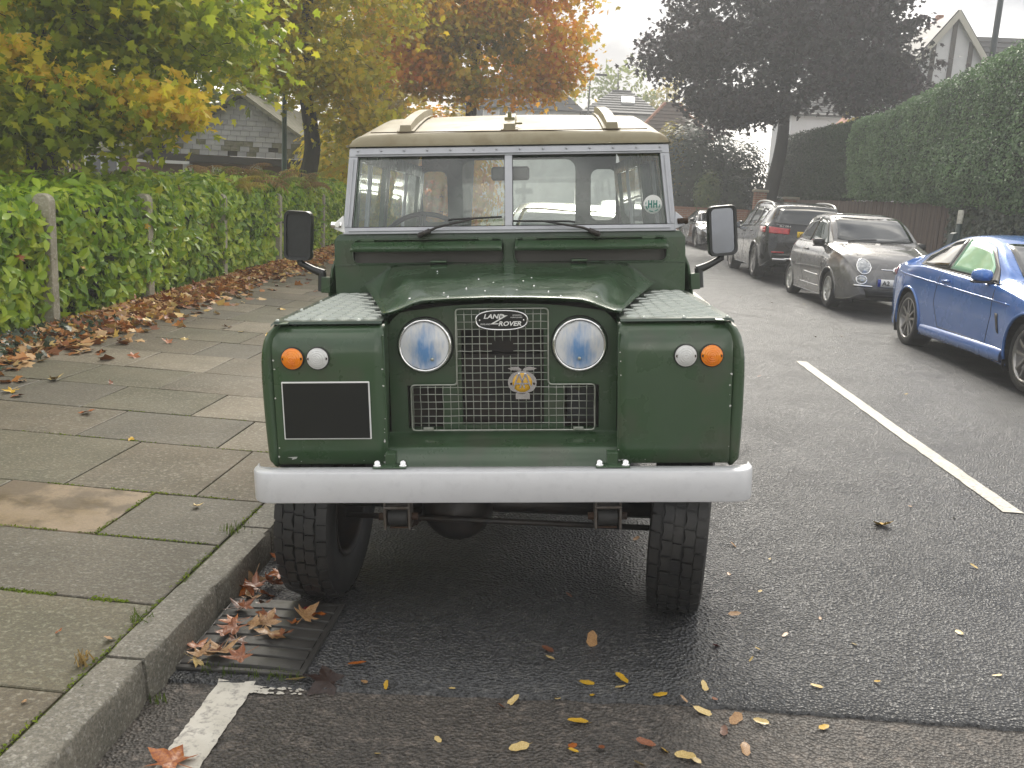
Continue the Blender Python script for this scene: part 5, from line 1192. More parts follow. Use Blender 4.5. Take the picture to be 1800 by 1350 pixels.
# ================================================================== VEGETATION
M_bark = mat('bark', (.055, .045, .035), .9, col2=(.03, .027, .02), ns=6, bump=(18, .9, .03), stretch=(1, 1, .3))
M_barkd = mat('dark_bark', (.035, .032, .028), .9, col2=(.02, .02, .016), ns=6, bump=(18, .9, .03), stretch=(1, 1, .3))
def gz(x, t): return rise(t)-.1
def ellip(rng, n, c, r, shell=.55):
    d = rng.normal(size=(n, 3)); d /= np.linalg.norm(d, axis=1)[:, None]; q = rng.random(n)**shell; return np.array(c)+d*q[:, None]*np.array(r)
def tree(name, label, base, trunk, crowns, bark, tmpl, seed, group=None, cat='tree', limb_r=.5, twigs=True):
    # trunk: [(point, radius)...] ; crowns: [(part name, material, leaf size, leaves per clump, clump sigma, [(centre, radii, clumps)])]
    rng = np.random.default_rng(seed); root = empty(name, base, 0, label, cat, group); bz = Vector(base)
    mb = MB(); tp = [Vector(p) for p, r in trunk]; tr = [r for p, r in trunk]
    dense = catmull(tp, 4); rr = np.interp(np.linspace(0, 1, len(dense)), np.linspace(0, 1, len(tr)), tr).tolist(); rr[0] *= 1.35
    mb.tube([p-bz for p in dense], rr, 9)
    nodes = [(p, r, i/len(dense)) for i, (p, r) in enumerate(zip(dense, rr)) if i > len(dense)*.35]
    npos = np.array([tuple(q[0]) for q in nodes]); nrad = [q[1] for q in nodes]
    for pname, m, ls, per, sig, ells in crowns:
        tg = np.concatenate([ellip(rng, n, c, r) for c, r, n in ells]); tg = tg[np.argsort(np.linalg.norm(tg-np.array(tp[-1]), axis=1))]
        P = []; S = []
        for t in tg:
            d = np.linalg.norm(npos-t, axis=1)+1.2*np.maximum(0, npos[:, 2]-t[2]); i = int(np.argmin(d)); a = Vector(npos[i]); b = Vector(t)
            L_ = (b-a).length; r0 = min(nrad[i]*.72, .012+.03*L_*limb_r)
            mid = a.lerp(b, .5)+Vector((rng.normal()*.08*L_, rng.normal()*.08*L_, .1*L_)); pth = catmull([a, mid, b], 3); k = len(pth)
            mb.tube([p-bz for p in pth], [lerp(r0, max(.006, r0*.35), j/(k-1)) for j in range(k)], 5, cap=False)
            npos = np.concatenate([npos, np.array([tuple(p) for p in pth[2:]])]); nrad += [lerp(r0, max(.006, r0*.35), j/(k-1)) for j in range(2, k)]
            q = t+rng.normal(size=(per, 3))*np.array(sig)*(.6+.8*rng.random()); P.append(q); S.append(ls*(.65+.6*rng.random(per)))
        P = np.concatenate(P)-np.array(base); S = np.concatenate(S); A = np.tile([0, -.15, .75], (len(P), 1))
        o = cloud(pname, m, P, S, A, *tmpl, parent=root, tilt=.75, up=(0, 0, -.7), seed=seed+3)
    tk = mb.build('trunk', bark, root, smooth=True)
    return root
L_green = leafmat('maple_green', [(.17, .24, .018), (.27, .35, .023), (.4, .44, .03), (.66, .58, .045)], .6, .9, .45)
L_yellow = leafmat('maple_yellow', [(.68, .62, .04), (.88, .76, .06), (.88, .6, .08), (.55, .58, .05)], .6, 2, .4)
L_yg = leafmat('maple_yellow_green', [(.28, .3, .025), (.44, .42, .03), (.64, .52, .035), (.8, .56, .04)], .6, .8, .5)
L_orange = leafmat('maple_orange', [(.26, .28, .03), (.44, .36, .03), (.66, .44, .035), (.8, .38, .035), (.66, .22, .03)], .6, .45, .6)
L_plum = leafmat('plum_leaf', [(.02, .024, .018), (.03, .026, .029), (.042, .032, .037), (.055, .026, .038)], .25, .5, .4)
L_dark = leafmat('holly_leaf', [(.012, .028, .012), (.022, .045, .018), (.04, .07, .028)], .2, .8, .4)
L_far = leafmat('far_tree_leaf', [(.13, .18, .03), (.2, .24, .04), (.28, .29, .045)], .5, .25, .5)
L_fary = leafmat('far_yellow_leaf', [(.2, .2, .03), (.34, .28, .035), (.48, .34, .04)], .5, .25, .5)
L_hedge = leafmat('privet_leaf', [(.065, .12, .052), (.11, .195, .08), (.18, .29, .125)], .25, 1.2, .4, .42, .4)
L_hedge_shaded = leafmat('shaded_hedge_leaf', [(.022, .044, .02), (.033, .06, .027), (.05, .085, .036)], .2, 1.2, .4, .5, .3)  # darker leaf copy: shade of the recessed hedge side put into the colour
L_ivy = leafmat('ivy_leaf', [(.012, .026, .014), (.025, .045, .022), (.06, .09, .04)], .2, 2, .4, .35, .5)
L_laurel = leafmat('laurel_leaf', [(.1, .2, .012), (.22, .38, .018), (.38, .52, .03), (.54, .62, .06)], .38, 1.6, .4, .28, .5)
# green maple hanging over the laurel hedge
tree('green_maple', 'green leaved maple with low boughs hanging over the laurel hedge', (-7.3, 12, gz(-7.3, 12)),
     [((-7.3, 12, gz(0, 12)), .24), ((-7.2, 11.9, 1.6), .2), ((-6.9, 11.6, 3.2), .17), ((-6.5, 11.2, 5.0), .12), ((-6.4, 11, 6.4), .05)],
     [('crown', L_green, .12, 66, (.3, .3, .17), [((-6.5, 10.8, 4.0), (2.7, 2.7, 2.0), 150), ((-5.0, 10.6, 3.5), (1.5, 1.8, .9), 60), ((-6.2, 9.7, 2.35), (1.2, .9, .5), 34), ((-5.3, 9.6, 2.1), (.75, .7, .3), 18), ((-7.8, 10.6, 2.6), (1.1, 1.6, .8), 30), ((-6.6, 10.6, 6.0), (2.5, 2.5, 1.4), 22)]),
      ('turning_leaves', L_yellow, .115, 80, (.17, .17, .1), [((-4.55, 9.8, 2.32), (.55, .45, .25), 11), ((-5.4, 9.6, 2.5), (.4, .4, .2), 4), ((-6.2, 9.4, 3.0), (1.2, .5, .6), 4)])], M_bark, MAPLE, 11)
tree('yellow_green_maple', 'yellowing maple with a leaning dark trunk beside the tiled lodge', (-5.75, 18.6, gz(-5, 18)),
     [((-5.75, 18.6, gz(0, 18)), .24), ((-5.6, 18.4, 1.4), .19), ((-5.35, 18.2, 2.4), .16), ((-5.5, 18.2, 3.6), .14), ((-5.4, 18, 5.2), .1), ((-5.2, 18, 7), .05)],
     [('crown', L_yg, .14, 68, (.32, .32, .18), [((-5.6, 18, 5.6), (2.5, 2.4, 1.7), 150), ((-4.7, 17.5, 3.75), (1.0, 1.1, .6), 26), ((-6.2, 17.8, 3.75), (.9, 1.1, .4), 14), ((-7.2, 18, 5.0), (1.5, 1.5, .8), 40), ((-4.5, 18.4, 2.9), (.7, .8, .5), 14), ((-5.4, 18.2, 7.6), (2.2, 2.2, 1.2), 14)])], M_barkd, MAPLE, 23)
tree('orange_maple', 'tall maple in orange and rust autumn leaf behind the cream vehicle roof', (-3.1, 25.4, pave_z(-3.1, 25.4)),
     [((-3.1, 25.4, pave_z(-3, 25)), .22), ((-3.05, 25.3, 2), .18), ((-3.0, 25.2, 4.2), .15), ((-2.9, 25, 6), .11), ((-2.9, 25, 8.5), .05)],
     [('crown', L_orange, .16, 60, (.34, .34, .2), [((-3.4, 25, 6.8), (3.1, 2.8, 2.0), 150), ((-.75, 24.6, 5.55), (1.1, 1.2, .95), 36), ((-1.3, 24.6, 4.6), (1.0, .9, .35), 14), ((-4.6, 24.4, 4.9), (1.5, 1.4, .7), 46), ((-3.2, 24.4, 4.5), (1.2, 1.1, .35), 22), ((-5.4, 25, 6.2), (1.3, 1.5, 1), 34), ((-3.2, 25, 9), (2.6, 2.4, 1.3), 18), ((-1.2, 24.8, 7.2), (1.4, 1.4, .9), 26), ((-3.6, 24.2, 5.7), (1.9, 1.0, .8), 44), ((-2.2, 24.2, 6.2), (1.2, .9, .9), 24)])], M_barkd, MAPLE, 37)
tree('plum_tree', 'large dark purple plum tree on the far pavement', (7.35, 35.6, FZ(35)),
     [((7.35, 35.6, FZ(35)), .33), ((7.4, 35.5, 2.2), .28), ((7.6, 35.3, 4.3), .23), ((7.5, 35.2, 6.5), .17), ((7.3, 35, 10), .07)],
     [('crown', L_plum, .2, 84, (.33, .33, .2), [((7.4, 35, 8.4), (4.6, 3.8, 3.0), 260), ((10.6, 34.8, 6.6), (2.0, 2.0, 1.2), 60), ((9.6, 34.6, 9.2), (2.6, 2.0, 2), 70), ((3.7, 34.6, 7.3), (1.7, 1.8, 1.0), 46), ((5.2, 34.6, 5.6), (1.5, 1.6, .9), 46), ((6.6, 34.4, 5.6), (1.3, 1.2, .5), 24), ((7.4, 35, 11.5), (3.4, 3, 1.6), 60)])], M_barkd, MAPLE, 41)
def back_tree(label, m, x, t, h, r, seed, n=90, ls=.3, z0=.3):
    b = gz(x, t)
    return tree('garden_tree', label, (x, t, b), [((x, t, b), .25), ((x, t, b+h*.3), .2), ((x+.2, t, b+h*.6), .14), ((x, t, b+h*.92), .04)],
        [('crown', m, ls, 26, (r*.17, r*.17, r*.12), [((x, t, b+h*(.5+z0*.5)), (r, r, h*(1-z0)*.5), n), ((x+r*.4, t-.3, b+h*(z0+.2)), (r*.6, r*.6, h*.16), n//4)])], M_barkd, MAPLE if ls < .32 else SMALL, seed, 'trees in the gardens behind')
back_tree('green garden tree behind the tiled lodge roof', L_far, -12, 27, 8.5, 3.2, 101)
back_tree('yellow garden tree between the lodge and the orange maple', L_fary, -8, 33, 8.5, 3.0, 102)
back_tree('green tree behind the low hanging maple boughs', L_green, -11.5, 15.5, 8, 3.0, 103)
back_tree('olive tree growing behind the hedge on the corner plot', L_yg, -9.6, 8.5, 7, 2.2, 107, 70)
back_tree('feathery green conifer behind the dark slate roofs', L_far, 2.6, 72, 12.2, 3.2, 104, 110, .42, .1)
back_tree('yellow green tree behind the dark slate roofs', L_fary, 6.6, 74, 11, 2.6, 105, 80, .42, .2)
back_tree('pale green tree at the end of the slate roof', L_far, -1.8, 70, 11.2, 2.2, 106, 70, .42, .1)
back_tree('olive garden tree between the white house and the hedge', L_fary, 12.6, 43, 6.6, 1.5, 108, 40, .28, .3)
# dark bushes beyond the sports car
def bush(name, label, m, c, r, n, ls, seed, tm=SMALL, group=None):
    rng = np.random.default_rng(seed); b = (c[0], c[1], gz(c[0], c[1])); root = empty(name, b, 0, label, 'bush', group)
    P = ellip(rng, n, c, r, .28); P[:, 2] = np.maximum(P[:, 2], b[2]+.1); nn = (P-np.array(c))/np.array(r)
    P += rng.normal(size=P.shape)*.06*np.array(r)
    cloud('foliage', m, P-np.array(b), ls*(.6+.7*rng.random(n)), nn+np.array([0, 0, .4]), *tm, parent=root, tilt=.6, seed=seed)
    MB().tube([(0, 0, 0), (0, 0, c[2]-b[2])], .08, 6).build('stem', M_barkd, root)
bush('holly_bush', 'tall dark holly bush behind the brick garden wall', L_dark, (5.0, 38.6, 2.9), (2.0, 1.4, 2.6), 9000, .2, 61)
bush('holly_bush', 'dark evergreen bush between the holly and the plum tree', L_dark, (6.6, 38.2, 2.4), (1.4, 1.2, 2.3), 6000, .2, 62)
bush('yellow_shrub', 'yellow autumn shrub above the brick wall end', L_fary, (3.9, 39.5, 3.6), (.8, .8, 1.7), 2600, .2, 63)
bush('clipped_bush', 'rounded clipped bush beside the plum tree trunk', L_dark, (6.3, 36.6, 2.2), (.75, .6, .95), 3600, .12, 64)
bush('light_green_shrub', 'light green shrub leaning over the brick wall', leafmat('lime_leaf', [(.05, .09, .02), (.1, .16, .03), (.16, .2, .05)], .3, 2), (5.2, 36.4, 2.3), (.6, .5, 1.0), 2200, .14, 65)
bush('garden_shrub', 'leafy green shrub behind the laurel under the maple boughs', L_green, (-8.6, 11.5, 1.4), (1.6, 1.6, 1.9), 5000, .13, 66, MAPLE)
bush('garden_shrub', 'dark shrub behind the laurel at the garden corner', L_dark, (-8.2, 8.2, 1.3), (1.6, 1.5, 1.9), 5000, .13, 67, MAPLE)
bush('garden_shrub', 'green shrub beside the paling fence', L_green, (-11, 15.5, 1.6), (2.4, 1.6, 2.4), 6000, .16, 68, MAPLE)
bush('garden_shrub', 'yellowish shrub between lodge and lamp column', L_yg, (-5.9, 23, 1.7), (1.4, 1.2, 1.9), 4000, .15, 69, MAPLE)
bush('garden_shrub', 'rust tinted shrub behind the off-roader roof', L_orange, (-4.6, 31, 2.2), (2.2, 1.4, 2.6), 5000, .2, 70, MAPLE)
# ------------------------------------------------------------------ laurel hedge
def hx(t): return -4.6-.058*(t-7.7)
hedge = empty('laurel_hedge', (hx(12)-.8, 12, .1), 0, 'glossy bright green cherry laurel hedge along the pavement', 'hedge')
HB = Vector((hx(12)-.8, 12, .1))
def hedge_top(t): return 1.36+.045*(t-8)*(1 if t < 14 else 14/t)+.1*noise.noise(Vector((t*.9, 0, 7)))+.07*noise.noise(Vector((t*2.7, 3, 7)))+(.06 if t < 6 else 0)
rng = np.random.default_rng(5)
def hedge_pts(n, t0, t1, ls):
    P = []; A = []
    for _ in range(n):
        t = t0+(t1-t0)*rng.random(); h = hedge_top(t); z0 = pave_z(-4.6, t)+.04
        dep = 1.5
        u = rng.random()*(h*1.0+dep*.8)
        bulge = .1*noise.noise(Vector((t*1.7, z0, 2)))+.07*noise.noise(Vector((t*4, u*4, 5)))
        if u < h: z = z0+(h-z0)*(u/h)*1.0; x = hx(t)+bulge+.03-.22*max(0, (z-h*.8)/(h*.2))**2-.14*max(0, (.45-z)/.45); nrm = (1, -.15, .35)
        else: x = hx(t)-.15-(u-h)/.8*1.0; z = h+.05*rng.normal()+bulge*.6; nrm = (.25, -.25, 1)
        dp = abs(rng.normal())*.07
        P.append((x-dp*nrm[0]+.02*rng.normal(), t+.02*rng.normal(), z-dp*nrm[2])); A.append(nrm)
    return np.array(P), np.array(A)
for t0, t1, n, ls in ((3.5, 8.5, 7500, .155), (8.5, 14, 8000, .15), (14, 22, 8500, .15), (22, 36, 6000, .16)):
    P, A = hedge_pts(n, t0, t1, ls)
    cloud('foliage', L_laurel, P-np.array(HB), ls*(.45+.85*rng.random(n)), A, *LAUREL, parent=hedge, up=(.5, 0, .25), tilt=.55, seed=int(t0*10))['kind'] = 'stuff'
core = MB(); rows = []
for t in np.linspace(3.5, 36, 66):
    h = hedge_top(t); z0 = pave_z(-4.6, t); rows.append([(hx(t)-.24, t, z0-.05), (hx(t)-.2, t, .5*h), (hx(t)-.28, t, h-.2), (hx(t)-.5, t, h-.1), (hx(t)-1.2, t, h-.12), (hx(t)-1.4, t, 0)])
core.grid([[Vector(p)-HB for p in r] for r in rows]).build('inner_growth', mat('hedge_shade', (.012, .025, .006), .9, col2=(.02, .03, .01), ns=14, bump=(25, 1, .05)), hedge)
# single leaves of the near stretch
lv = []
for k in range(6):
    r = random.Random(k); c = r.uniform(-.3, .3); tv = [Vector((x*r.uniform(.95, 1.15), y, z+c*y*y-.25*abs(x))) for x, y, z in LAUREL[0]]
    me = bpy.data.meshes.new('leaf'); me.from_pydata([tuple(v) for v in tv], [], LAUREL[1]); me.materials.append(L_laurel); me.polygons.foreach_set('use_smooth', [True]*len(LAUREL[1])); lv.append(me)
P, A = hedge_pts(300, 4.6, 9.2, .14)
for p, a in zip(P, A):
    n_ = (Vector(a)+Vector(RNG.normal(size=3))*.45).normalized(); q = Vector((.6, 0, .5))+Vector(RNG.normal(size=3))*.6; t_ = (q-n_*q.dot(n_)).normalized(); b_ = t_.cross(n_); s = RNG.uniform(.13, .175)
    o = bpy.data.objects.new('leaf', lv[RNG.integers(6)]); COL.objects.link(o); o.parent = hedge; c = Vector(p)-HB+n_*.075
    o.matrix_local = Matrix(((b_.x*s, t_.x*s, n_.x*s, c.x), (b_.y*s, t_.y*s, n_.y*s, c.y), (b_.z*s, t_.z*s, n_.z*s, c.z), (0, 0, 0, 1)))
# concrete posts and the old pipe rails
M_conc = mat('lichen_concrete', (.38, .35, .27), .85, col2=(.27, .25, .18), ns=9, col3=(.5, .47, .38), ns3=40, bump=(60, .6, .008))
M_pipe = mat('old_pipe', (.14, .15, .15), .5, .4, col2=(.1, .09, .07), ns=10)
tps = [5.35, 7.65, 9.75, 12.3, 15.2, 18.6, 21.8]
plab = ['round topped concrete fence post set low in the hedge by the leaf drift', 'broad round topped concrete post with lichen in the laurel hedge', 'second concrete fence post along from the broad lichened one', 'third concrete fence post along from the broad lichened one', 'fourth concrete fence post along from the broad lichened one', 'concrete fence post half hidden behind the door mirror', 'small distant concrete post nearly swallowed by hedge']
for i, t in enumerate(tps):
    if i == 0: continue
    x = hx(t)-.035; z = pave_z(-4.6, t)-.02; o = empty('fence_post', (x, t, z), R_(random.uniform(-4, 4)), plab[i], 'post', 'concrete posts in the hedge'); H_ = 1.185; w = .075; d = .055
    pr = [(-w, 0), (w, 0), (w, H_-.075)]+[(w*math.cos(R_(a)), H_-.075+.075*math.sin(R_(a))) for a in range(15, 180, 15)]+[(-w, H_-.075)]
    k = len(pr); mb = MB(); mb.add([(a, -d, b) for a, b in pr]+[(a, d, b) for a, b in pr], [tuple(range(k)), tuple(range(k, 2*k))[::-1]]+[(j, (j+1) % k, (j+1) % k+k, j+k) for j in range(k)])
    mb.build('post_shaft', M_conc, o, bevel=.008)
rail = empty('pipe_rail', (hx(10), 10, .6), 0, 'old grey pipe rails running between the posts inside the hedge', 'rail')
for zz in (.5, 1.0): MB().tube([(hx(t)-hx(10)-.12, t-10, pave_z(-4.6, t)+zz-.6) for t in (5, 7.65, 9.75, 12.3, 15.2, 18.6, 21.8)], .02, 6).build('pipe', M_pipe, rail)
# bracken over the hedge
M_brk = [leafmat('bracken_brown', [(.26, .13, .05), (.38, .22, .08), (.28, .26, .07)], .3, 2, .4), leafmat('bracken_gold', [(.45, .36, .07), (.6, .46, .1)], .3, 2, .3), leafmat('bracken_green', [(.16, .22, .04), (.25, .28, .05)], .3, 2, .3)]
def bracken(x, t, z, mi, nf, L_, seed, label):
    r = random.Random(seed); root = empty('bracken_fern', (x, t, z-1.0), 0, label, 'fern', 'bracken behind the hedge')
    for k in range(nf):
        az = r.uniform(0, 6.28); e0 = R_(r.uniform(40, 80)); mb = MB(); pos = Vector((0, 0, .75)); pts = []
        for j in range(14):
            el = e0-j*.12; d = Vector((math.cos(az)*math.cos(el), math.sin(az)*math.cos(el), math.sin(el))); pos = pos+d*L_/14; pts.append((pos.copy(), d))
        mb.tube([(0, 0, 0), (0, 0, .75)]+[p for p, d in pts], .006, 4)
        for j, (p, d) in enumerate(pts[2:]):
            ln = L_*.34*(1-j/13)+.02; sd = d.cross(Vector((0, 0, 1))).normalized()
            for s in (-1, 1):
                for q in range(5):
                    a = p+sd*s*ln*q/5; w = ln*.16*(1-q/6); tip = a+sd*s*ln/5+d*.25*w; mb.add([a-d*w, a+d*w*.3, tip+Vector((0, 0, -.02*q)), ], [(0, 1, 2)])
        mb.build('frond', M_brk[r.choice(mi)], root)
bl = ['brown bracken fern arching above the hedge by the lodge', 'rust brown bracken fern beside the green lamp post', 'golden yellow bracken frond spilling over the hedge', 'green and brown bracken fern at the maple trunk foot', 'pale bracken fern above the far hedge', 'thin bracken fern under the maple boughs']
for i, (px, t, z, mi, L_) in enumerate([(-5.75, 14.2, 1.78, [0, 0, 2], .75), (-5.35, 14.4, 1.75, [0, 0, 0, 2], .8), (-5.2, 13.6, 1.65, [1], .6), (-5.1, 15.2, 1.75, [0, 2], .7), (-5.3, 17.5, 1.8, [0, 2, 1], .7), (-6.1, 13.6, 1.7, [0, 2], .55)]): bracken(px, t, z, mi, 11, L_, 200+i, bl[i])
# ------------------------------------------------------------------ right hand side: fence, tall hedge, ivy
M_board = [mat('fence_board%d' % i, c, .8, col2=tuple(v*.75 for v in c), ns=4, bump=(30, .5, .006), stretch=(4, 4, .4)) for i, c in enumerate([(.1, .068, .052), (.085, .06, .048), (.115, .08, .062)])]
fen = empty('board_fence', (8, 27, FZ(27)), 0, 'brown close-boarded timber fence under the tall clipped hedge', 'fence')
t = 19.8; me_b = [MB().box(-.012, .012, -.0475, .0475, 0, 1.75).build('board', m) for m in M_board]
for i in range(145):
    o = me_b[i % 3] if i < 3 else me_b[i % 3].copy()
    if i >= 3: COL.objects.link(o)
    o.parent = fen; o.location = (random.uniform(-.008, .008), t-27, FZ(t)-FZ(27)+random.uniform(-.02, .01)); o.rotation_euler = (random.uniform(-.008, .008), 0, random.uniform(-.05, .05)); t += .0985
MB().box(.015, .06, -7.3, 7.3, .3, .38).box(.015, .06, -7.3, 7.3, 1.3, 1.38).build('fence_rail', M_board[0], fen, Matrix.Rotation(math.atan(.0142), 4, 'X'))
def clip_hedge(name, label, m, x0, x1, t0, t1, zb, zt, n, ls, seed, depth_top=1):
    root = empty(name, ((x0+x1)/2, (t0+t1)/2, gz(x0, (t0+t1)/2)), 0, label, 'hedge'); b = np.array(root.location); r = np.random.default_rng(seed); P = []; A = []
    for _ in range(n):
        t = t0+(t1-t0)*r.random(); hb, ht = zb(t), zt(t); u = r.random()*(ht-hb+(x1-x0)*.6+.8); bl = .16*noise.noise(Vector((t*.8, u*.9, seed)))+.07*noise.noise(Vector((t*3, u*3, seed)))
        if u < ht-hb: z = hb+u; x = x0-bl-.12*max(0, 1-(u/(.5)))*-1+.25*max(0, (u-(ht-hb)*.9)/((ht-hb)*.1))**2; nr = (-1, -.2, .3)
        elif u < ht-hb+.5: x = x0+(x1-x0)*r.random()*.5; z = hb+bl; nr = (-.6, 0, -.5); t = t
        elif u < ht-hb+.8: x = x0+(x1-x0)*r.random(); z = hb+(ht-hb)*r.random(); t = t0+bl*.5; nr = (-.2, -1, .2)
        else: x = x0+.2+(x1-x0-.2)*r.random(); z = ht+bl*.5; nr = (-.2, -.2, 1)
        P.append((x+.03*r.normal(), t, z+.03*r.normal())); A.append(nr)
    cloud('foliage', m, np.array(P)-b, ls*(.6+.7*r.random(n)), np.array(A, float), *SMALL, parent=root, tilt=.6, seed=seed)['kind'] = 'stuff'
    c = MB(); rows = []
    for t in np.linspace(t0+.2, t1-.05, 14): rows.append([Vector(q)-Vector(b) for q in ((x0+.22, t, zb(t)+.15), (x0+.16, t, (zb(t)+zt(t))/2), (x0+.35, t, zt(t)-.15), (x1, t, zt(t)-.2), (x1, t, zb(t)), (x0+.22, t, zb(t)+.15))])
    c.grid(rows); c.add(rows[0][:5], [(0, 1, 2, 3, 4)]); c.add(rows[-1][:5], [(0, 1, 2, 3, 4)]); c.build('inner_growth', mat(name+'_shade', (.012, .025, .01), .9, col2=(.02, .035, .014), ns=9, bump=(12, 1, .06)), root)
    for t in np.linspace(t0+1, t1-1, 4): MB().tube([Vector((x0+.8, t, gz(x0, t)))-Vector(b), Vector((x0+.8, t, zt(t)-.5))-Vector(b)], .07, 6).build('stem', M_barkd, root)
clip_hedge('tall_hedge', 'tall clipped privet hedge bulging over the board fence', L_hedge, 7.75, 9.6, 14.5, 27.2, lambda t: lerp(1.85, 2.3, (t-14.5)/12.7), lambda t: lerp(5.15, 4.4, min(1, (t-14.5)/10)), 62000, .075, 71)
clip_hedge('shaded_hedge', 'clipped hedge set back beside the tall privet hedge, shade painted into its leaves', L_hedge_shaded, 8.25, 9.8, 27.2, 39, lambda t: 2.3, lambda t: lerp(4.55, 4.85, (t-27)/11), 32000, .08, 72)
ivy = empty('ivy_wall', (8, 17, FZ(17)), 0, 'old garden wall covered in dark ivy under the tall hedge', 'wall')
MB().box(0, .2, -6, 2.75, 0, 1.95).build('wall_core', mat('old_render', (.1, .09, .075), .9), ivy)
r = np.random.default_rng(81); n = 9000; P = np.stack([-.02-.09*r.random(n), -3.5+6.4*r.random(n), 2.1*r.random(n)], 1)
cloud('ivy', L_ivy, P, .085*(.6+.7*r.random(n)), np.tile([-1, -.2, .35], (n, 1)), *MAPLE, parent=ivy, tilt=.45, up=(0, 0, -1), seed=82)['kind'] = 'stuff'
M_brick = mat('brick', (.3, .12, .06), .8, col2=(.22, .09, .05), ns=5, bump=(30, .4, .01))
def brickmat():
    m = bpy.data.materials.new('brickwork'); m.use_nodes = True; t = m.node_tree; b = t.nodes['Principled BSDF']; tc = t.nodes.new('ShaderNodeTexCoord'); mp = t.nodes.new('ShaderNodeMapping'); br = t.nodes.new('ShaderNodeTexBrick')
    mp.inputs['Rotation'].default_value = (R_(90), 0, 0); br.inputs['Color1'].default_value = (.3, .12, .06, 1); br.inputs['Color2'].default_value = (.22, .085, .045, 1); br.inputs['Mortar'].default_value = (.3, .26, .2, 1); br.inputs['Scale'].default_value = 1
    br.inputs['Brick Width'].default_value = .225; br.inputs['Row Height'].default_value = .075; br.inputs['Mortar Size'].default_value = .01
    t.links.new(tc.outputs['Object'], mp.inputs[0]); t.links.new(mp.outputs[0], br.inputs['Vector']); t.links.new(br.outputs[0], b.inputs['Base Color']); b.inputs['Roughness'].default_value = .85; return m
M_bw = brickmat()
def pier(x, t, h, label):
    o = empty('brick_pier', (x, t, FZ(t)), 0, label, 'pier', 'brick gate piers'); bx('shaft', M_bw, o, -.2, .2, -.2, .2, 0, h); bx('cap', mat('stone_cap', (.3, .27, .2), .8), o, -.26, .26, -.26, .26, h, h+.09, bevel=.02)
pier(6.72, 33.9, 1.95, 'orange brick gate pier with a stone cap beside the plum tree'); pier(7.85, 33.9, 1.75, 'narrow brick pier where the board fence ends')
gt = empty('garden_gate', (7.28, 34, FZ(34)), 0, 'dark timber garden gate between two brick piers', 'gate')
for k in range(8): bx('gate_board', M_board[1], gt, -.36+.09*k, -.275+.09*k, -.012, .012, .05, 1.7)
bx('gate_rail', M_board[0], gt, -.36, .36, .013, .04, .4, .5)
gw = empty('garden_wall', (5.0, 36.2, gz(5, 36)), math.atan2(-1.6, 2.6), 'low orange brick garden wall behind the sports car', 'wall')
bx('brickwork', M_bw, gw, -2.4, 1.9, -.12, .12, 0, 1.4); bx('coping', mat('brick_coping', (.26, .12, .07), .85), gw, -2.42, 1.92, -.15, .15, 1.4, 1.47)
# marker post with a white band
mp_ = empty('marker_post', (6.62, 16.1, FZ(16)), R_(8), 'dark green post with a white top band and side box in front of the ivy', 'post')
zt = 1.81-FZ(16)
MB().lathe([(.05, 0), (.05, zt-.235), (.044, zt-.23)], 14, axis='z').build('post_shaft', mat('bottle_green', (.012, .03, .025), .4), mp_, smooth=True)
MB().lathe([(.047, zt-.23), (.047, zt-.01), (.04, zt), (.0003, zt+.002)], 14, axis='z').build('white_band', mat('dirty_white', (.55, .54, .48), .6, col2=(.35, .34, .28), ns=18), mp_, smooth=True)
MB().add([(-.16, -.07, .5), (-.05, -.07, .5), (-.05, -.07, 1.2), (-.11, -.07, 1.18), (-.16, -.07, .95), (-.16, .07, .5), (-.05, .07, .5), (-.05, .07, 1.2), (-.11, .07, 1.18), (-.16, .07, .95)], [(0, 1, 2, 3, 4), (5, 6, 7, 8, 9), (0, 1, 6, 5), (3, 4, 9, 8), (2, 3, 8, 7), (4, 0, 5, 9), (1, 2, 7, 6)]).build('side_box', mat('box_green', (.03, .05, .05), .4), mp_)
# lamp columns and a distant pole
def lamp(x, t, h, m, label, r=.055, arm=1.2, adir=1):
    o = empty('lamp_post', (x, t, gz(x, t)), 0, label, 'lamp post'); MB().tube([(0, 0, 0), (0, 0, 1.2), (0, 0, 1.25), (0, 0, h*.6), (0, 0, h)], [r*1.5, r*1.5, r, r*.9, r*.65], 10).build('column', m, o, smooth=True)
    MB().tube([(0, 0, h-.05), (adir*arm*.4, 0, h+.12), (adir*arm, 0, h+.15)], r*.55, 8).build('bracket_arm', m, o, smooth=True); bx('lantern', m, o, adir*arm-.1 if adir > 0 else adir*arm-.5, adir*arm+.5 if adir > 0 else adir*arm+.1, -.11, .11, h+.1, h+.22, bevel=.03)
M_lampg = mat('lamp_green', (.015, .06, .045), .45); M_lampd = mat('lamp_grey', (.05, .06, .065), .45, .3)
lamp(-6.25, 19.2, 6.5, M_lampg, 'dark green lamp column in front of the tiled lodge'); lamp(8.75, 20.9, 8.2, M_lampd, 'grey lamp column rising out of the tall hedge', .075, 1.2, -1)
lamp(.36, 51, 8.0, M_trim, 'thin dark pole in front of the slate roofed houses', .06, .4, 1)
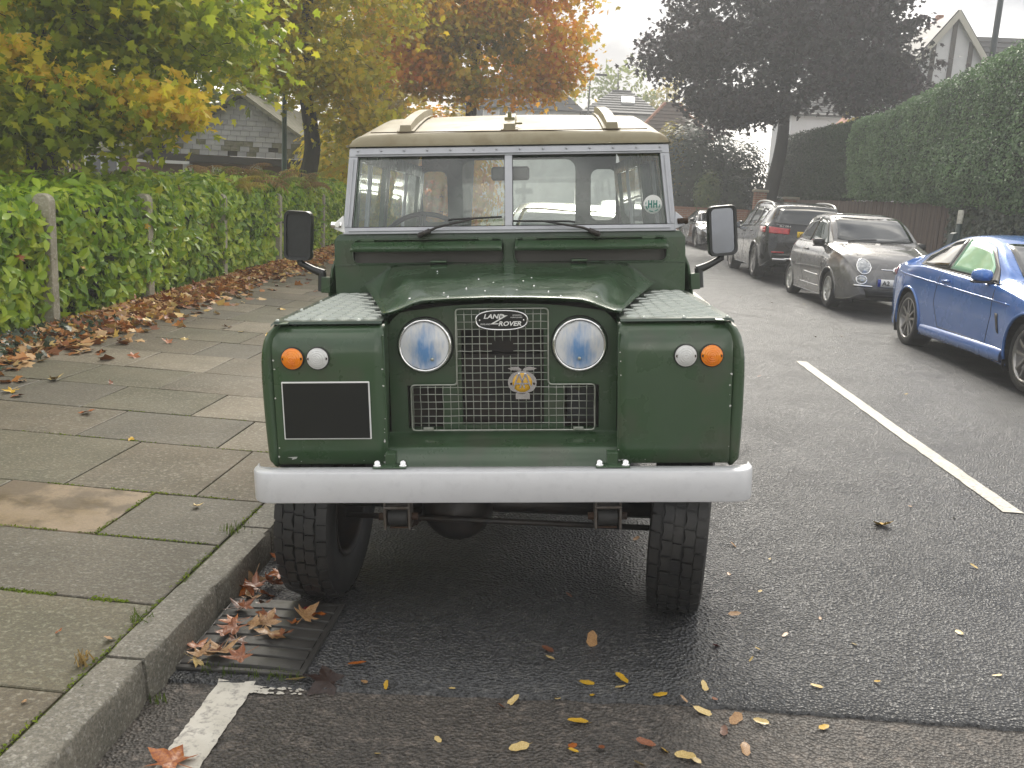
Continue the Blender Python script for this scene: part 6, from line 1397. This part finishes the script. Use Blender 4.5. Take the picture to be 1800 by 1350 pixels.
# pale fence behind the laurel
pf = empty('paling_fence', (-6.9, 14.2, gz(-7, 14)), R_(-6), 'weathered pale wood paling fence behind the laurel hedge', 'fence')
M_pale = mat('weathered_pale', (.22, .18, .13), .85, col2=(.15, .12, .08), ns=5); base = MB().box(-.022, .022, -.008, .008, 0, 1.66).build('pale', M_pale); H0 = 1.0
for i in range(34):
    o = base if i == 0 else base.copy()
    if i: COL.objects.link(o)
    o.parent = pf; o.location = (-1.6+i*.085, 0, random.uniform(-.02, .02)); o.rotation_euler = (0, random.uniform(-.02, .02), 0)
bx('fence_rail', M_pale, pf, -1.65, 1.3, .01, .05, 1.35, 1.42); bx('fence_rail', M_pale, pf, -1.65, 1.3, .01, .05, .4, .47)
# ================================================================== BUILDINGS
M_shing = [mat('tile_white%d' % i, c, .7, col2=tuple(v*.8 for v in c), ns=4, bump=(30, .3, .006)) for i, c in enumerate([(.36, .36, .38), (.31, .31, .33), (.4, .4, .41)])]
M_shmoss = mat('mossy_tile', (.1, .1, .05), .9, col2=(.2, .19, .15), ns=6, bump=(40, .6, .01))
M_clad = mat('cladding', (.16, .085, .04), .7, col2=(.12, .06, .03), ns=3, bump=(20, .3, .01), stretch=(.4, 1, 4))
M_slate = mat('slate', (.035, .035, .038), .6, col2=(.025, .025, .027), ns=2, bump=(14, .3, .02), stretch=(1, 1, 1))
M_wallw = mat('white_render', (.62, .62, .63), .8, col2=(.55, .55, .56), ns=1.5)
M_roofbr = mat('brown_tile', (.09, .06, .045), .8, col2=(.06, .045, .035), ns=3, bump=(12, .4, .03)); M_ridge = mat('ridge_tile', (.26, .11, .06), .8)
M_roofred = mat('red_tile', (.34, .12, .06), .8, col2=(.26, .09, .05), ns=3, bump=(12, .4, .03))
M_beam = mat('dark_beam', (.06, .05, .045), .7); M_wood = mat('barge_board', (.42, .4, .34), .7)
M_pane = mat('window_pane', (.03, .035, .04), .08, coat=1); M_brdk = mat('soffit_dark', (.03, .026, .022), .8)
# lodge with a tile-hung gable
lo = empty('tiled_lodge', (-9.0, 24, gz(-9, 24)), 0, 'low lodge with a pale tile hung gable and brown timber walls', 'building')
zb = -gz(-9, 24); apex, basez, hwid = 3.92+zb, 2.36+zb, 2.5
slope = (apex-basez)/hwid
bx('wall', M_clad, lo, -2.3, 2.3, .25, 5, 0, basez)
for k in range(9): bx('cladding_board', M_clad, lo, -2.3, 2.3, .225+.004*(k % 2), .255, .25+.2*k, .44+.2*k)
MB().add([(-hwid, .12, basez), (hwid, .12, basez), (0, .12, apex)], [(0, 1, 2)]).build('gable_backing', M_brdk, lo)
rs = random.Random(31); rowh = .135; z = basez
r_ = 0
while z < apex-.05:
    wd = (apex-z)/slope-.03; x = -wd+(.12 if r_ % 2 else 0)
    while x < wd:
        w = .26; xa, xb = max(x, -wd), min(x+w-.008, wd)
        if xb-xa > .05 and not (r_ < 2 and rs.random() < .12):
            zt_ = min(z+rowh+.02, apex-abs(xa)*slope*0)
            lim = lambda xx: min(z+rowh+.02, apex-abs(xx)*slope)
            m = M_shmoss if (r_ < 3 and rs.random() < .35) else rs.choice(M_shing); yo = .09
            MB().add([(xa, yo, z), (xb, yo, z), (xb, yo+.018, lim(xb)), (xa, yo+.018, lim(xa)), (xa, yo+.025, z), (xb, yo+.025, z)], [(0, 1, 2, 3), (0, 4, 5, 1)]).build('tile', m, lo)
        x += w
    z += rowh; r_ += 1
for s in (-1, 1):
    MB().add([(s*(hwid+.3), -.15, basez-.3*slope), (0, -.15, apex+.02), (0, 5, apex+.02), (s*(hwid+.3), 5, basez-.3*slope), (s*(hwid+.3), -.15, basez-.3*slope+.09), (0, -.15, apex+.13), (0, 5, apex+.13), (s*(hwid+.3), 5, basez-.3*slope+.09)], [(0, 1, 2, 3), (4, 5, 6, 7), (0, 1, 5, 4), (0, 3, 7, 4), (2, 3, 7, 6)]).build('roof_slope', M_shmoss, lo)
MB().add([(-8.5, .5, 2.3+zb), (-2.3, .5, 2.3+zb), (-2.3, 3.2, 3.4+zb), (-8.5, 3.2, 3.4+zb)], [(0, 1, 2, 3)]).build('wing_roof', M_shmoss, lo, solid=.1)
bx('wing_wall', M_clad, lo, -8.4, -2.302, .7, 4.4, 0, 2.28+zb)
for k in range(9): bx('cladding_board', M_clad, lo, -8.4, -2.31, .672+.004*(k % 2), .702, .25+.2*k, .44+.2*k)
for x in (-7.2, -5.6, -4.2): w_ = bx('window', M_plateW, lo, x-.5, x+.5, .64, .68, 1.2, 2.05); bx('pane', M_pane, w_, x-.44, x-.03, .63, .645, 1.26, 1.99); bx('pane', M_pane, w_, x+.03, x+.44, .63, .645, 1.26, 1.99)
bx('porch_beam', M_brdk, lo, -hwid, hwid, -.02, .25, basez-.2, basez-.02)
for x in (-1.55, -.75): o = bx('wall_notice', M_plateW, lo, x-.13, x+.13, .19, .215, basez-.62, basez-.26); bx('notice_print', M_blackm, o, x-.06, x+.05, .183, .189, basez-.5, basez-.38)
MB().lathe([(.2, .2), (.2, .17), (.0003, .16)], 24, (.35, 0, basez-.4)).build('round_notice', M_plateW, lo); bx('fascia', M_wallw, lo, -2.9, -1.4, -.05, -.02, basez-.28, basez-.2)
# slate roofed white houses beyond
def gable_house(name, label, x0, x1, t0, t1, ze, zr, mr, mw, ridge='x', hip=0, group=None, over=.3, tiles=True):
    g = gz((x0+x1)/2, t0); o = empty(name, ((x0+x1)/2, t0, g), 0, label, 'house', group); cx, w, d = 0, (x1-x0)/2, t1-t0; ze -= g; zr -= g
    bx('wall', mw, o, -w, w, 0, d, 0, ze)
    e = over
    if ridge == 'x':
        A = [(-w-e, -e, ze-.1), (w+e, -e, ze-.1), (w+e-hip, d/2, zr), (-w-e+hip, d/2, zr)]; Bk = [(w+e, d+e, ze-.1), (-w-e, d+e, ze-.1), (-w-e+hip, d/2, zr), (w+e-hip, d/2, zr)]
        MB().add(A, [(0, 1, 2, 3)]).build('roof_slope', mr, o, solid=.12); MB().add(Bk, [(0, 1, 2, 3)]).build('roof_slope', mr, o, solid=.12)
        for s in (-1, 1): MB().add([(s*(w+e), -e, ze-.1), (s*(w+e), d+e, ze-.1), (s*(w+e-hip), d/2, zr)], [(0, 1, 2)]).build('roof_hip' if hip else 'gable_wall', mr if hip else mw, o)
        MB().tube([(-w-e+hip, d/2, zr+.05), (w+e-hip, d/2, zr+.05)], .09, 6).build('ridge', mr, o)
        if tiles:
            for k in range(1, 9):
                u = k/9; p = lambda a, b: Vector(a).lerp(Vector(b), u); a, b = p(A[0], A[3]), p(A[1], A[2]); n_ = Vector((0, -.03, .06)); MB().tube([a+n_, b+n_], .03, 4).build('slate_course', mr, o)
    else:
        for s in (-1, 1): MB().add([(s*(w+e), -e, ze-e*(zr-ze)/w), (s*(w+e), d+e, ze-e*(zr-ze)/w), (0, d+e, zr), (0, -e, zr)], [(0, 1, 2, 3)]).build('roof_slope', mr, o, solid=.12)
        for y in (0, d): MB().add([(-w, y, ze), (w, y, ze), (0, y, zr-.05)], [(0, 1, 2)]).build('gable_wall', mw, o)
    return o
def window(o, x, z, w, h, y=-.0):
    f = bx('window', M_plateW, o, x-w/2, x+w/2, y-.05, y+.01, z, z+h); bx('pane', M_pane, f, x-w/2+.06, x-.03, y-.058, y-.045, z+.06, z+h-.06); bx('pane', M_pane, f, x+.03, x+w/2-.06, y-.058, y-.045, z+.06, z+h-.06)
h1 = gable_house('white_house', 'white house under a long dark slate roof behind the orange maple', -7.6, -.1, 56, 63, 7.3, 10.6, M_slate, M_wallw, 'x', 3.9)
h2 = gable_house('white_house', 'white house with a hipped slate roof and a small roof window', .3, 4.5, 55, 61, 7.2, 8.7, M_slate, M_wallw, 'x', 1.8)
for x in (-2.6, -.6, 1.4): window(h1, x, 5.3, 1.1, 1.3)
for x in (-1, 1): window(h2, x, 4.9, 1.1, 1.3)
rl = MB().add([(-.05, .75, 6.95-.02), (.75, .7, 6.9), (.45, 1.35, 7.4), (-.35, 1.4, 7.45)], [(0, 1, 2, 3)]); 
T = Matrix.Translation((.35, 1.5, 7.2+zb*0+.25))@Matrix.Rotation(math.atan2(1.6, 3.3), 4, 'X')
MB().box(-.4, .4, -.5, .5, -.02, .09, T).build('roof_window', M_plateW, h2); MB().box(-.32, .32, -.42, .42, .085, .1, T).build('roof_pane', mat('sky_glass', (.5, .52, .55), .2), h2)
h3 = gable_house('brown_roofed_house', 'low house with brown tiles and orange ridge tiles behind the yellow shrub', 2.9, 6.2, 45.5, 49.5, 5.2, 6.9, M_roofbr, M_wallw, 'x', 1.6)
MB().tube([(-1.95, -.3, 5.1-gz(4, 45)), (-.35, 2, 6.95-gz(4, 45))], .1, 6).build('hip_tiles', M_ridge, h3); MB().tube([(1.95, -.3, 5.1-gz(4, 45)), (.35, 2, 6.95-gz(4, 45))], .1, 6).build('hip_tiles', M_ridge, h3)
# half-timbered house above the hedge
hg = gable_house('timbered_house', 'white gabled house with dark timbers and slate roof above the tall hedge', 12.9, 17.3, 40, 46, 7.35, 10.25, M_slate, M_wallw, 'y', over=.25)
g = gz(15, 40); ze, zr, w = 7.35-g, 10.25-g, 2.2
for s in (-1, 1):
    d = Vector((s*-w, 0, zr-ze)).normalized()
    MB().add([(s*(w+.3), -.3, ze-.3*(zr-ze)/w), (0, -.3, zr+.02), (0, -.3, zr-.32), (s*(w+.1), -.3, ze-.3*(zr-ze)/w-.1), (s*(w+.3), -.2, ze-.3*(zr-ze)/w), (0, -.2, zr+.02), (0, -.2, zr-.32), (s*(w+.1), -.2, ze-.3*(zr-ze)/w-.1)], [(0, 1, 2, 3), (4, 5, 6, 7), (0, 1, 5, 4), (2, 3, 7, 6)]).build('barge_board', M_wood, hg)
for x in (-1.4, -.75, 0, .75, 1.4): bx('timber', M_beam, hg, x-.09, x+.09, -.06, .0, ze-.2, zr-abs(x)*(zr-ze)/w-.15)
bx('timber', M_beam, hg, -w, w, -.075, -.0, ze-.25, ze-.02); bx('window', M_plateW, hg, -.9, .9, -.05, .0, ze-1.9, ze-.6); bx('pane', M_pane, hg, -.8, .8, -.056, -.05, ze-1.8, ze-.7)
main = MB().add([(.4, 2.0, ze+.1), (11, 2.0, ze+.1), (11, 5, zr), (.0, 5, zr)], [(0, 1, 2, 3)]).build('main_roof', M_slate, hg, solid=.12)
for k in range(1, 10): u = k/10; MB().tube([Vector((.4, 2.0, ze+.1)).lerp(Vector((0, 5, zr)), u)+Vector((0, -.05, .07)), Vector((11, 2.0, ze+.1)).lerp(Vector((11, 5, zr)), u)+Vector((0, -.05, .07))], .035, 4).build('slate_course', M_slate, hg)
bx('wall', M_wallw, hg, 2.2, 10.8, 2.3, 7, 0, ze+.1)
ch = bx('chimney', M_bw, hg, .75, 1.45, 4.6, 5.3, zr-.6, zr+.55); bx('chimney_pot', M_ridge, ch, .95, 1.25, 4.8, 5.1, zr+.55, zr+.9, bevel=.03)
MB().tube([(-1.2, 5, zr-.6), (-1.2, 5, zr+.9)], .02, 5).tube([(-1.9, 5, zr+.75), (-.6, 5, zr+.9)], .012, 4).tube([(-1.7, 4.7, zr+.8), (-1.7, 5.3, zr+.8)], .01, 4).build('aerial', M_trim, hg)
gable_house('white_gable_house', 'plain white house wall seen between the plum tree and dark hedge', 11.6, 14.2, 52, 57, 7.3, 8.6, M_slate, M_wallw, 'x', 0)
hr = gable_house('red_roofed_house', 'house with an orange red tiled roof above the hedge', 13.0, 16.2, 45.5, 49, 6.2, 7.9, M_roofred, M_wallw, 'y')
# ================================================================== FALLEN LEAVES
D_ = lambda name, c, c2: mat(name, c, .45, col2=c2, ns=16, lo=.4, hi=.6, rvar=(8, .3, .6))
LM = {'orange': D_('leaf_orange', (.38, .12, .012), (.22, .05, .01)), 'brown': D_('leaf_brown', (.14, .045, .015), (.08, .028, .012)), 'tan': D_('leaf_tan', (.4, .24, .11), (.26, .14, .06)), 'yellow': D_('leaf_yellow', (.55, .34, .02), (.42, .24, .02)),
      'pale': D_('leaf_pale', (.6, .46, .2), (.46, .32, .11)), 'red': D_('leaf_red', (.3, .012, .015), (.16, .008, .01)), 'dark': D_('leaf_dark', (.03, .015, .01), (.02, .01, .008)), 'rust': D_('leaf_rust', (.26, .085, .025), (.16, .05, .02))}
def maple_mesh(mname, seed, curl):
    r = random.Random(seed); pts = []
    lobes = [(-150, .42, .22), (-85, .5, .2), (-35+90-90, .0, 0)]
    tips = [(-125, .45), (-62, .52), (0, .62), (62, .52), (125, .45)]
    out = []
    for i, (a, l) in enumerate(tips):
        a += r.uniform(-6, 6); l *= r.uniform(.88, 1.1)
        out += [(a-20, l*.6), (a-9, l*.74), (a, l), (a+9, l*.74), (a+20, l*.6)]
        if i < 4: out.append(((a+tips[i+1][0])/2, .24))
    out.append((180, .12))
    P = [(0, 0, 0)]
    for a, l in out:
        x, y = l*math.sin(R_(a)), l*math.cos(R_(a)); P.append((x, y, curl*(l*l)*1.1+.05*math.sin(3*R_(a)+seed)+r.uniform(-.02, .02)))
    n = len(out); fs = [(0, 1+i, 1+(i+1) % n) for i in range(n)]
    b = len(P); P += [(-.012, -.1, .0), (.012, -.1, .0), (.03, -.62, .04), (.05, -.62, .04)]; fs.append((b, b+1, b+3, b+2))
    me = bpy.data.meshes.new('leaf'); me.from_pydata(P, [], fs); me.materials.append(LM[mname]); me.polygons.foreach_set('use_smooth', [True]*len(fs)); return me
def oval_mesh(mname, seed, curl):
    r = random.Random(seed); P = [(0, 0, 0)]; n = 12
    for k in range(n):
        a = 2*math.pi*k/n; x = .26*math.sin(a)*(1-.15*math.cos(a)); y = .5*math.cos(a); P.append((x*(.8 if k % 2 else 1), y, curl*(2.2*x*x+.5*y*y)+r.uniform(-.015, .015)))
    fs = [(0, 1+k, 1+(k+1) % n) for k in range(n)]; b = len(P); P += [(-.012, -.48, 0), (.012, -.48, 0), (.01, -.72, .05)]; fs.append((b, b+1, b+2))
    me = bpy.data.meshes.new('leaf'); me.from_pydata(P, [], fs); me.materials.append(LM[mname]); me.polygons.foreach_set('use_smooth', [True]*len(fs)); return me
ML = {k: [maple_mesh(k, i, c) for i, c in enumerate((.1, .35, .6, -.3))] for k in LM}; OL = {k: [oval_mesh(k, i, c) for i, c in enumerate((.2, .7, -.3))] for k in LM}
def leaf(meshes, x, t, z, s, label, group=None, rot=None, tilt=12, name='fallen_leaf'):
    o = bpy.data.objects.new(name, random.choice(meshes)); COL.objects.link(o); o.location = (x, t, z+.006*s/.1); o.scale = (s, s, s)
    o.rotation_euler = (R_(random.gauss(0, tilt)), R_(random.gauss(0, tilt)), rot if rot is not None else random.uniform(0, 6.28)); tag(o, label, 'leaf', group); return o
# on the drain and the gutter
gl = [(-1.1, 2.9, 'brown', .1, 'wet brown maple leaf at the kerb edge of the drain'), (-1.08, 2.79, 'orange', .085, 'orange maple leaf lying over a brown leaf on the drain'), (-1.06, 2.74, 'rust', .12, 'large dark rust maple leaf on the drain'), (-.98, 2.85, 'rust', .1, 'rust maple leaf in the middle of the drain bars'),
      (-.93, 2.72, 'tan', .12, 'pale tan maple leaf with long stalk on the drain'), (-.97, 2.8, 'tan', .1, 'second tan maple leaf leaning on the drain bars'), (-1.13, 2.6, 'orange', .09, 'curled orange leaf at the near kerb corner of the drain'), (-1.04, 2.58, 'tan', .14, 'broad tan brown maple leaf flat at the drain edge'),
      (-.86, 2.93, 'red', .085, 'bright red maple leaf on the drain'), (-.82, 2.9, 'orange', .08, 'small orange leaf beside the red one on the drain'), (-.88, 2.82, 'orange', .05, 'tiny orange leaf on a drain bar'), (-1.1, 2.52, 'pale', .07, 'pale cream leaf at the gutter below the drain')]
for x, t, c, s, lab in gl: leaf(ML[c], x, t, ZDR+.024, s, lab, None, tilt=9)
for i in range(16):
    x, t = random.uniform(-1.15, -.8), random.uniform(2.52, 2.96)
    if x < -.95 or random.random() < .35: leaf(ML[random.choice(['orange', 'rust', 'brown', 'tan'])], x, t, ZDR+.026+random.uniform(0, .02), random.uniform(.06, .11), 'brown autumn leaf among the others on the drain bars', 'leaves covering the drain', tilt=14)
for i in range(26):
    t = random.uniform(3.02, 4.4); x = KX+.02+abs(random.gauss(0, .08)); leaf(ML[random.choice(['orange', 'orange', 'rust', 'tan'])], x, t, RZ(x, t)+random.uniform(0, .03), random.uniform(.07, .11), 'orange brown leaf heaped in the gutter beside the front wheel', 'leaves heaped in the gutter', tilt=25)
leaf(ML['tan'], -1.1, 3.02, RZ(-1.1, 3.02), .09, 'cream brown leaf on the gutter tarmac beyond the drain'); leaf(ML['orange'], -.955, 2.035, RZ(-.95, 2.03)+.008, .15, 'large orange and yellow maple leaf on the white bay marking', rot=1.2, tilt=4)
leaf(ML['dark'], -.66, 2.47, RZ(-.66, 2.47), .16, 'large blackened wet leaf at the tarmac seam', tilt=6); leaf(OL['pale'], -.76, 2.47, RZ(-.7, 2.47), .07, 'narrow cream leaf beside the blackened wet leaf')
# on the road: pixel -> ground point
def g2(px, py, z=0):
    d = CF+CR*((px-900)/1566)-CU*((py-675)/1566); k = (z-CAM.z)/d.z; return CAM+d*k
rl_ = [(1033, 1206, 'yellow', .085), (1092, 1203, 'yellow', .08), (1040, 1132, 'tan', .1), (1160, 1229, 'yellow', .07), (967, 1162, 'pale', .055), (903, 1232, 'pale', .06), (1015, 1273, 'yellow', .085), (912, 1314, 'pale', .08), (1238, 1216, 'pale', .06), (1238, 1256, 'pale', .09), (1205, 1337, 'pale', .085), (1168, 1322, 'yellow', .06), (1134, 1312, 'rust', .075), (1007, 1311, 'orange', .05), (1008, 1322, 'yellow', .04),
       (1057, 1318, 'rust', .05), (1292, 1271, 'tan', .08), (1337, 1277, 'pale', .06), (1272, 1291, 'brown', .06), (1310, 1323, 'tan', .07), (680, 1205, 'yellow', .05), (628, 1167, 'orange', .075), (640, 1200, 'tan', .06), (1434, 1218, 'pale', .05), (1447, 1287, 'yellow', .05), (1258, 1144, 'red', .045), (1290, 1090, 'tan', .06), (1288, 968, 'tan', .05), (1378, 1127, 'tan', .045), (1330, 1152, 'pale', .03), (1540, 1213, 'yellow', .035), (1500, 1145, 'pale', .03), (1352, 994, 'pale', .03), (1335, 1050, 'pale', .03), (1000, 1052, 'rust', .05), (1118, 955, 'tan', .05), (1140, 990, 'yellow', .03), (795, 1212, 'pale', .03), (770, 1296, 'pale', .04), (664, 1318, 'pale', .035), (880, 1241, 'rust', .05), (980, 1229, 'pale', .05), (1088, 1214, 'pale', .06), (1040, 1228, 'yellow', .04), (1200, 1240, 'tan', .05), (1255, 1238, 'rust', .04), (962, 1148, 'brown', .06), (1320, 1170, 'pale', .03), (1440, 1100, 'tan', .03), (1280, 1020, 'tan', .04), (1220, 1340, 'pale', .06), (1125, 1345, 'pale', .05)]
nm = {'yellow': 'small yellow leaf on the wet tarmac', 'pale': 'small pale cream leaf on the wet tarmac', 'tan': 'curled tan leaf on the wet tarmac', 'rust': 'small rust brown leaf on the wet tarmac', 'orange': 'small orange leaf on the wet tarmac', 'red': 'tiny dark red leaf on the wet tarmac', 'brown': 'dark brown leaf on the wet tarmac'}
for px, py, c, s in rl_: p = g2(px, py, .01); leaf(OL[c], p.x, p.y, RZ(p.x, p.y)+.004, s*.8, nm[c], 'small leaves on the road', tilt=18)
p = g2(1550, 932, .02); leaf(ML['yellow'], p.x, p.y, RZ(p.x, p.y)+.002, .11, 'large curled yellow brown leaf alone on the road beside the centre line', tilt=12)
for i in range(45):
    x, t = random.uniform(.3, 6), random.uniform(2.0, 16); leaf(OL[random.choice(['tan', 'rust', 'pale'])], x, t, RZ(x, t)+.003, random.uniform(.025, .05), 'tiny scattered leaf on the tarmac', 'tiny leaves scattered on the road', tilt=14)
# on the pavement
pl_ = [(152, 730, 'orange', .12, 'orange maple leaf on the tan and grey flagstones'), (230, 773, 'yellow', .07, 'small yellow leaf on a flagstone by the bumper'), (95, 676, 'pale', .13, 'pale curled leaf on the path beside a stalked one'), (40, 678, 'tan', .12, 'tan leaf on the path near the leaf drift'), (20, 696, 'yellow', .13, 'pale yellow leaf on the path near the hedge foot'), (235, 635, 'orange', .13, 'orange brown leaf on the path by the wing indicator'), (150, 625, 'tan', .13, 'tan leaf lying between the drift and the flagstones'), (215, 605, 'rust', .12, 'rust leaf out on the dark flagstones'),
       (400, 585, 'tan', .13, 'tan maple leaf on the path beside the tread plate'), (423, 592, 'pale', .08, 'cream leaf on the path beside the tread plate'), (325, 605, 'pale', .1, 'cream leaf alone on the middle of the path'), (320, 573, 'red', .1, 'red leaf on the path below the hedge'), (103, 1104, 'orange', .035, 'tiny orange leaf on the near flagstone'), (190, 1115, 'tan', .05, 'small tan leaf by the dry grass on the kerb'), (42, 1225, 'tan', .03, 'tiny tan seed leaf on the corner flagstone'), (345, 887, 'pale', .06, 'thin cream leaf sliver on the dark flagstone'), (195, 680, 'rust', .06, 'small rust leaf on the greenish flagstones'), (30, 703, 'rust', .11, 'rust leaf under the pale yellow leaf on the path')]
for px, py, c, s, lab in pl_: p = g2(px, py, .13); leaf(ML[c], p.x, p.y, pave_z(p.x, p.y)+.006, s*.85, lab, tilt=16)
for i in range(70):
    t = random.uniform(6.5, 20); x = lerp(-4.1, -1.5, random.random()**1.6); leaf(ML[random.choice(['orange', 'tan', 'rust', 'pale', 'yellow'])], x, t, pave_z(x, t)+.004, random.uniform(.07, .12), 'autumn leaf strewn on the far flagstones', 'leaves strewn on the pavement', tilt=16)
# drift along the hedge foot: single leaves on top, the mass below
def drift(n, seed):
    r = np.random.default_rng(seed); t = 4.2+r.random(n)**1.15*20; x = np.array([hx(a)+.5 for a in t])*1.0-.35+.28*np.abs(r.normal(size=n))-.1; z = np.array([pave_z(a, b) for a, b in zip(x, t)])+.006+.05*r.random(n)*np.exp(-((x-np.array([hx(a)+.25 for a in t]))/.3)**2)
    return np.stack([x, t, z], 1)
P = drift(9000, 91); S = .085+.05*np.random.default_rng(92).random(len(P))
L_lit = leafmat('litter_leaf', [(.14, .05, .02), (.3, .11, .03), (.48, .2, .045), (.55, .38, .2), (.6, .4, .08)], .1, 3, .25, .5, .4)
cloud('leaf_litter', L_lit, P, S, np.tile([0, 0, 1.], (len(P), 1)), *MAPLE, tilt=.45, seed=93)['kind'] = 'stuff'
bpy.data.objects['leaf_litter']['label'] = 'drift of brown and orange leaves along the hedge foot'
for i, p in enumerate(drift(220, 95)):
    if p[1] < 13: leaf(ML[random.choice(['orange', 'orange', 'tan', 'rust', 'rust', 'yellow', 'pale'])], p[0], p[1], p[2]+.02, random.uniform(.1, .15), 'crisp autumn leaf on top of the drift at the hedge foot', 'leaves on the drift along the hedge', tilt=22)
P_h, A_h = hedge_pts(26, 5.2, 13, .1)
for p_, a_ in zip(P_h, A_h):
    o = leaf(ML[random.choice(['orange', 'tan', 'yellow', 'rust'])], p_[0]+a_[0]*.09, p_[1], p_[2]+a_[2]*.07, random.uniform(.07, .11), 'fallen maple leaf caught on the laurel hedge', 'leaves caught in the hedge', tilt=35); o.rotation_euler = (R_(random.uniform(-40, 40)), R_(random.uniform(20, 80)), random.uniform(-1, 1))
# twigs and ivy at the hedge foot
r = np.random.default_rng(97); n = 1500; P = np.stack([-4.6+.25*np.abs(r.normal(size=n)), 5.2+2.8*r.random(n), .16+.1*r.random(n)], 1); P[:, 0] = [hx(t)+.05+.2*abs(q) for t, q in zip(P[:, 1], r.normal(size=n))]
tag(cloud('ground_ivy', L_ivy, P, .06*(.6+.7*r.random(n)), np.tile([.4, -.2, 1.], (n, 1)), *MAPLE, tilt=.5, seed=98), 'grey green ground ivy creeping at the hedge foot', 'ivy', kind='stuff')
# ================================================================== HAZE: added volume standing in for the lens flare veil
hz = MB().box(-45, 45, -12, 95, -1.2, 16).build('lens_veil', mat('lens_veil_surface', (1, 1, 1)))
m = bpy.data.materials.new('lens_veil_air'); m.use_nodes = True; t = m.node_tree; t.nodes.clear(); out = t.nodes.new('ShaderNodeOutputMaterial'); pv = t.nodes.new('ShaderNodeVolumePrincipled')
pv.inputs['Color'].default_value = (.93, .95, .97, 1); pv.inputs['Density'].default_value = .0034; pv.inputs['Anisotropy'].default_value = .2; t.links.new(pv.outputs[0], out.inputs['Volume'])
hz.data.materials.clear(); hz.data.materials.append(m); tag(hz, kind='stuff')
SC.cycles.volume_bounces = 1
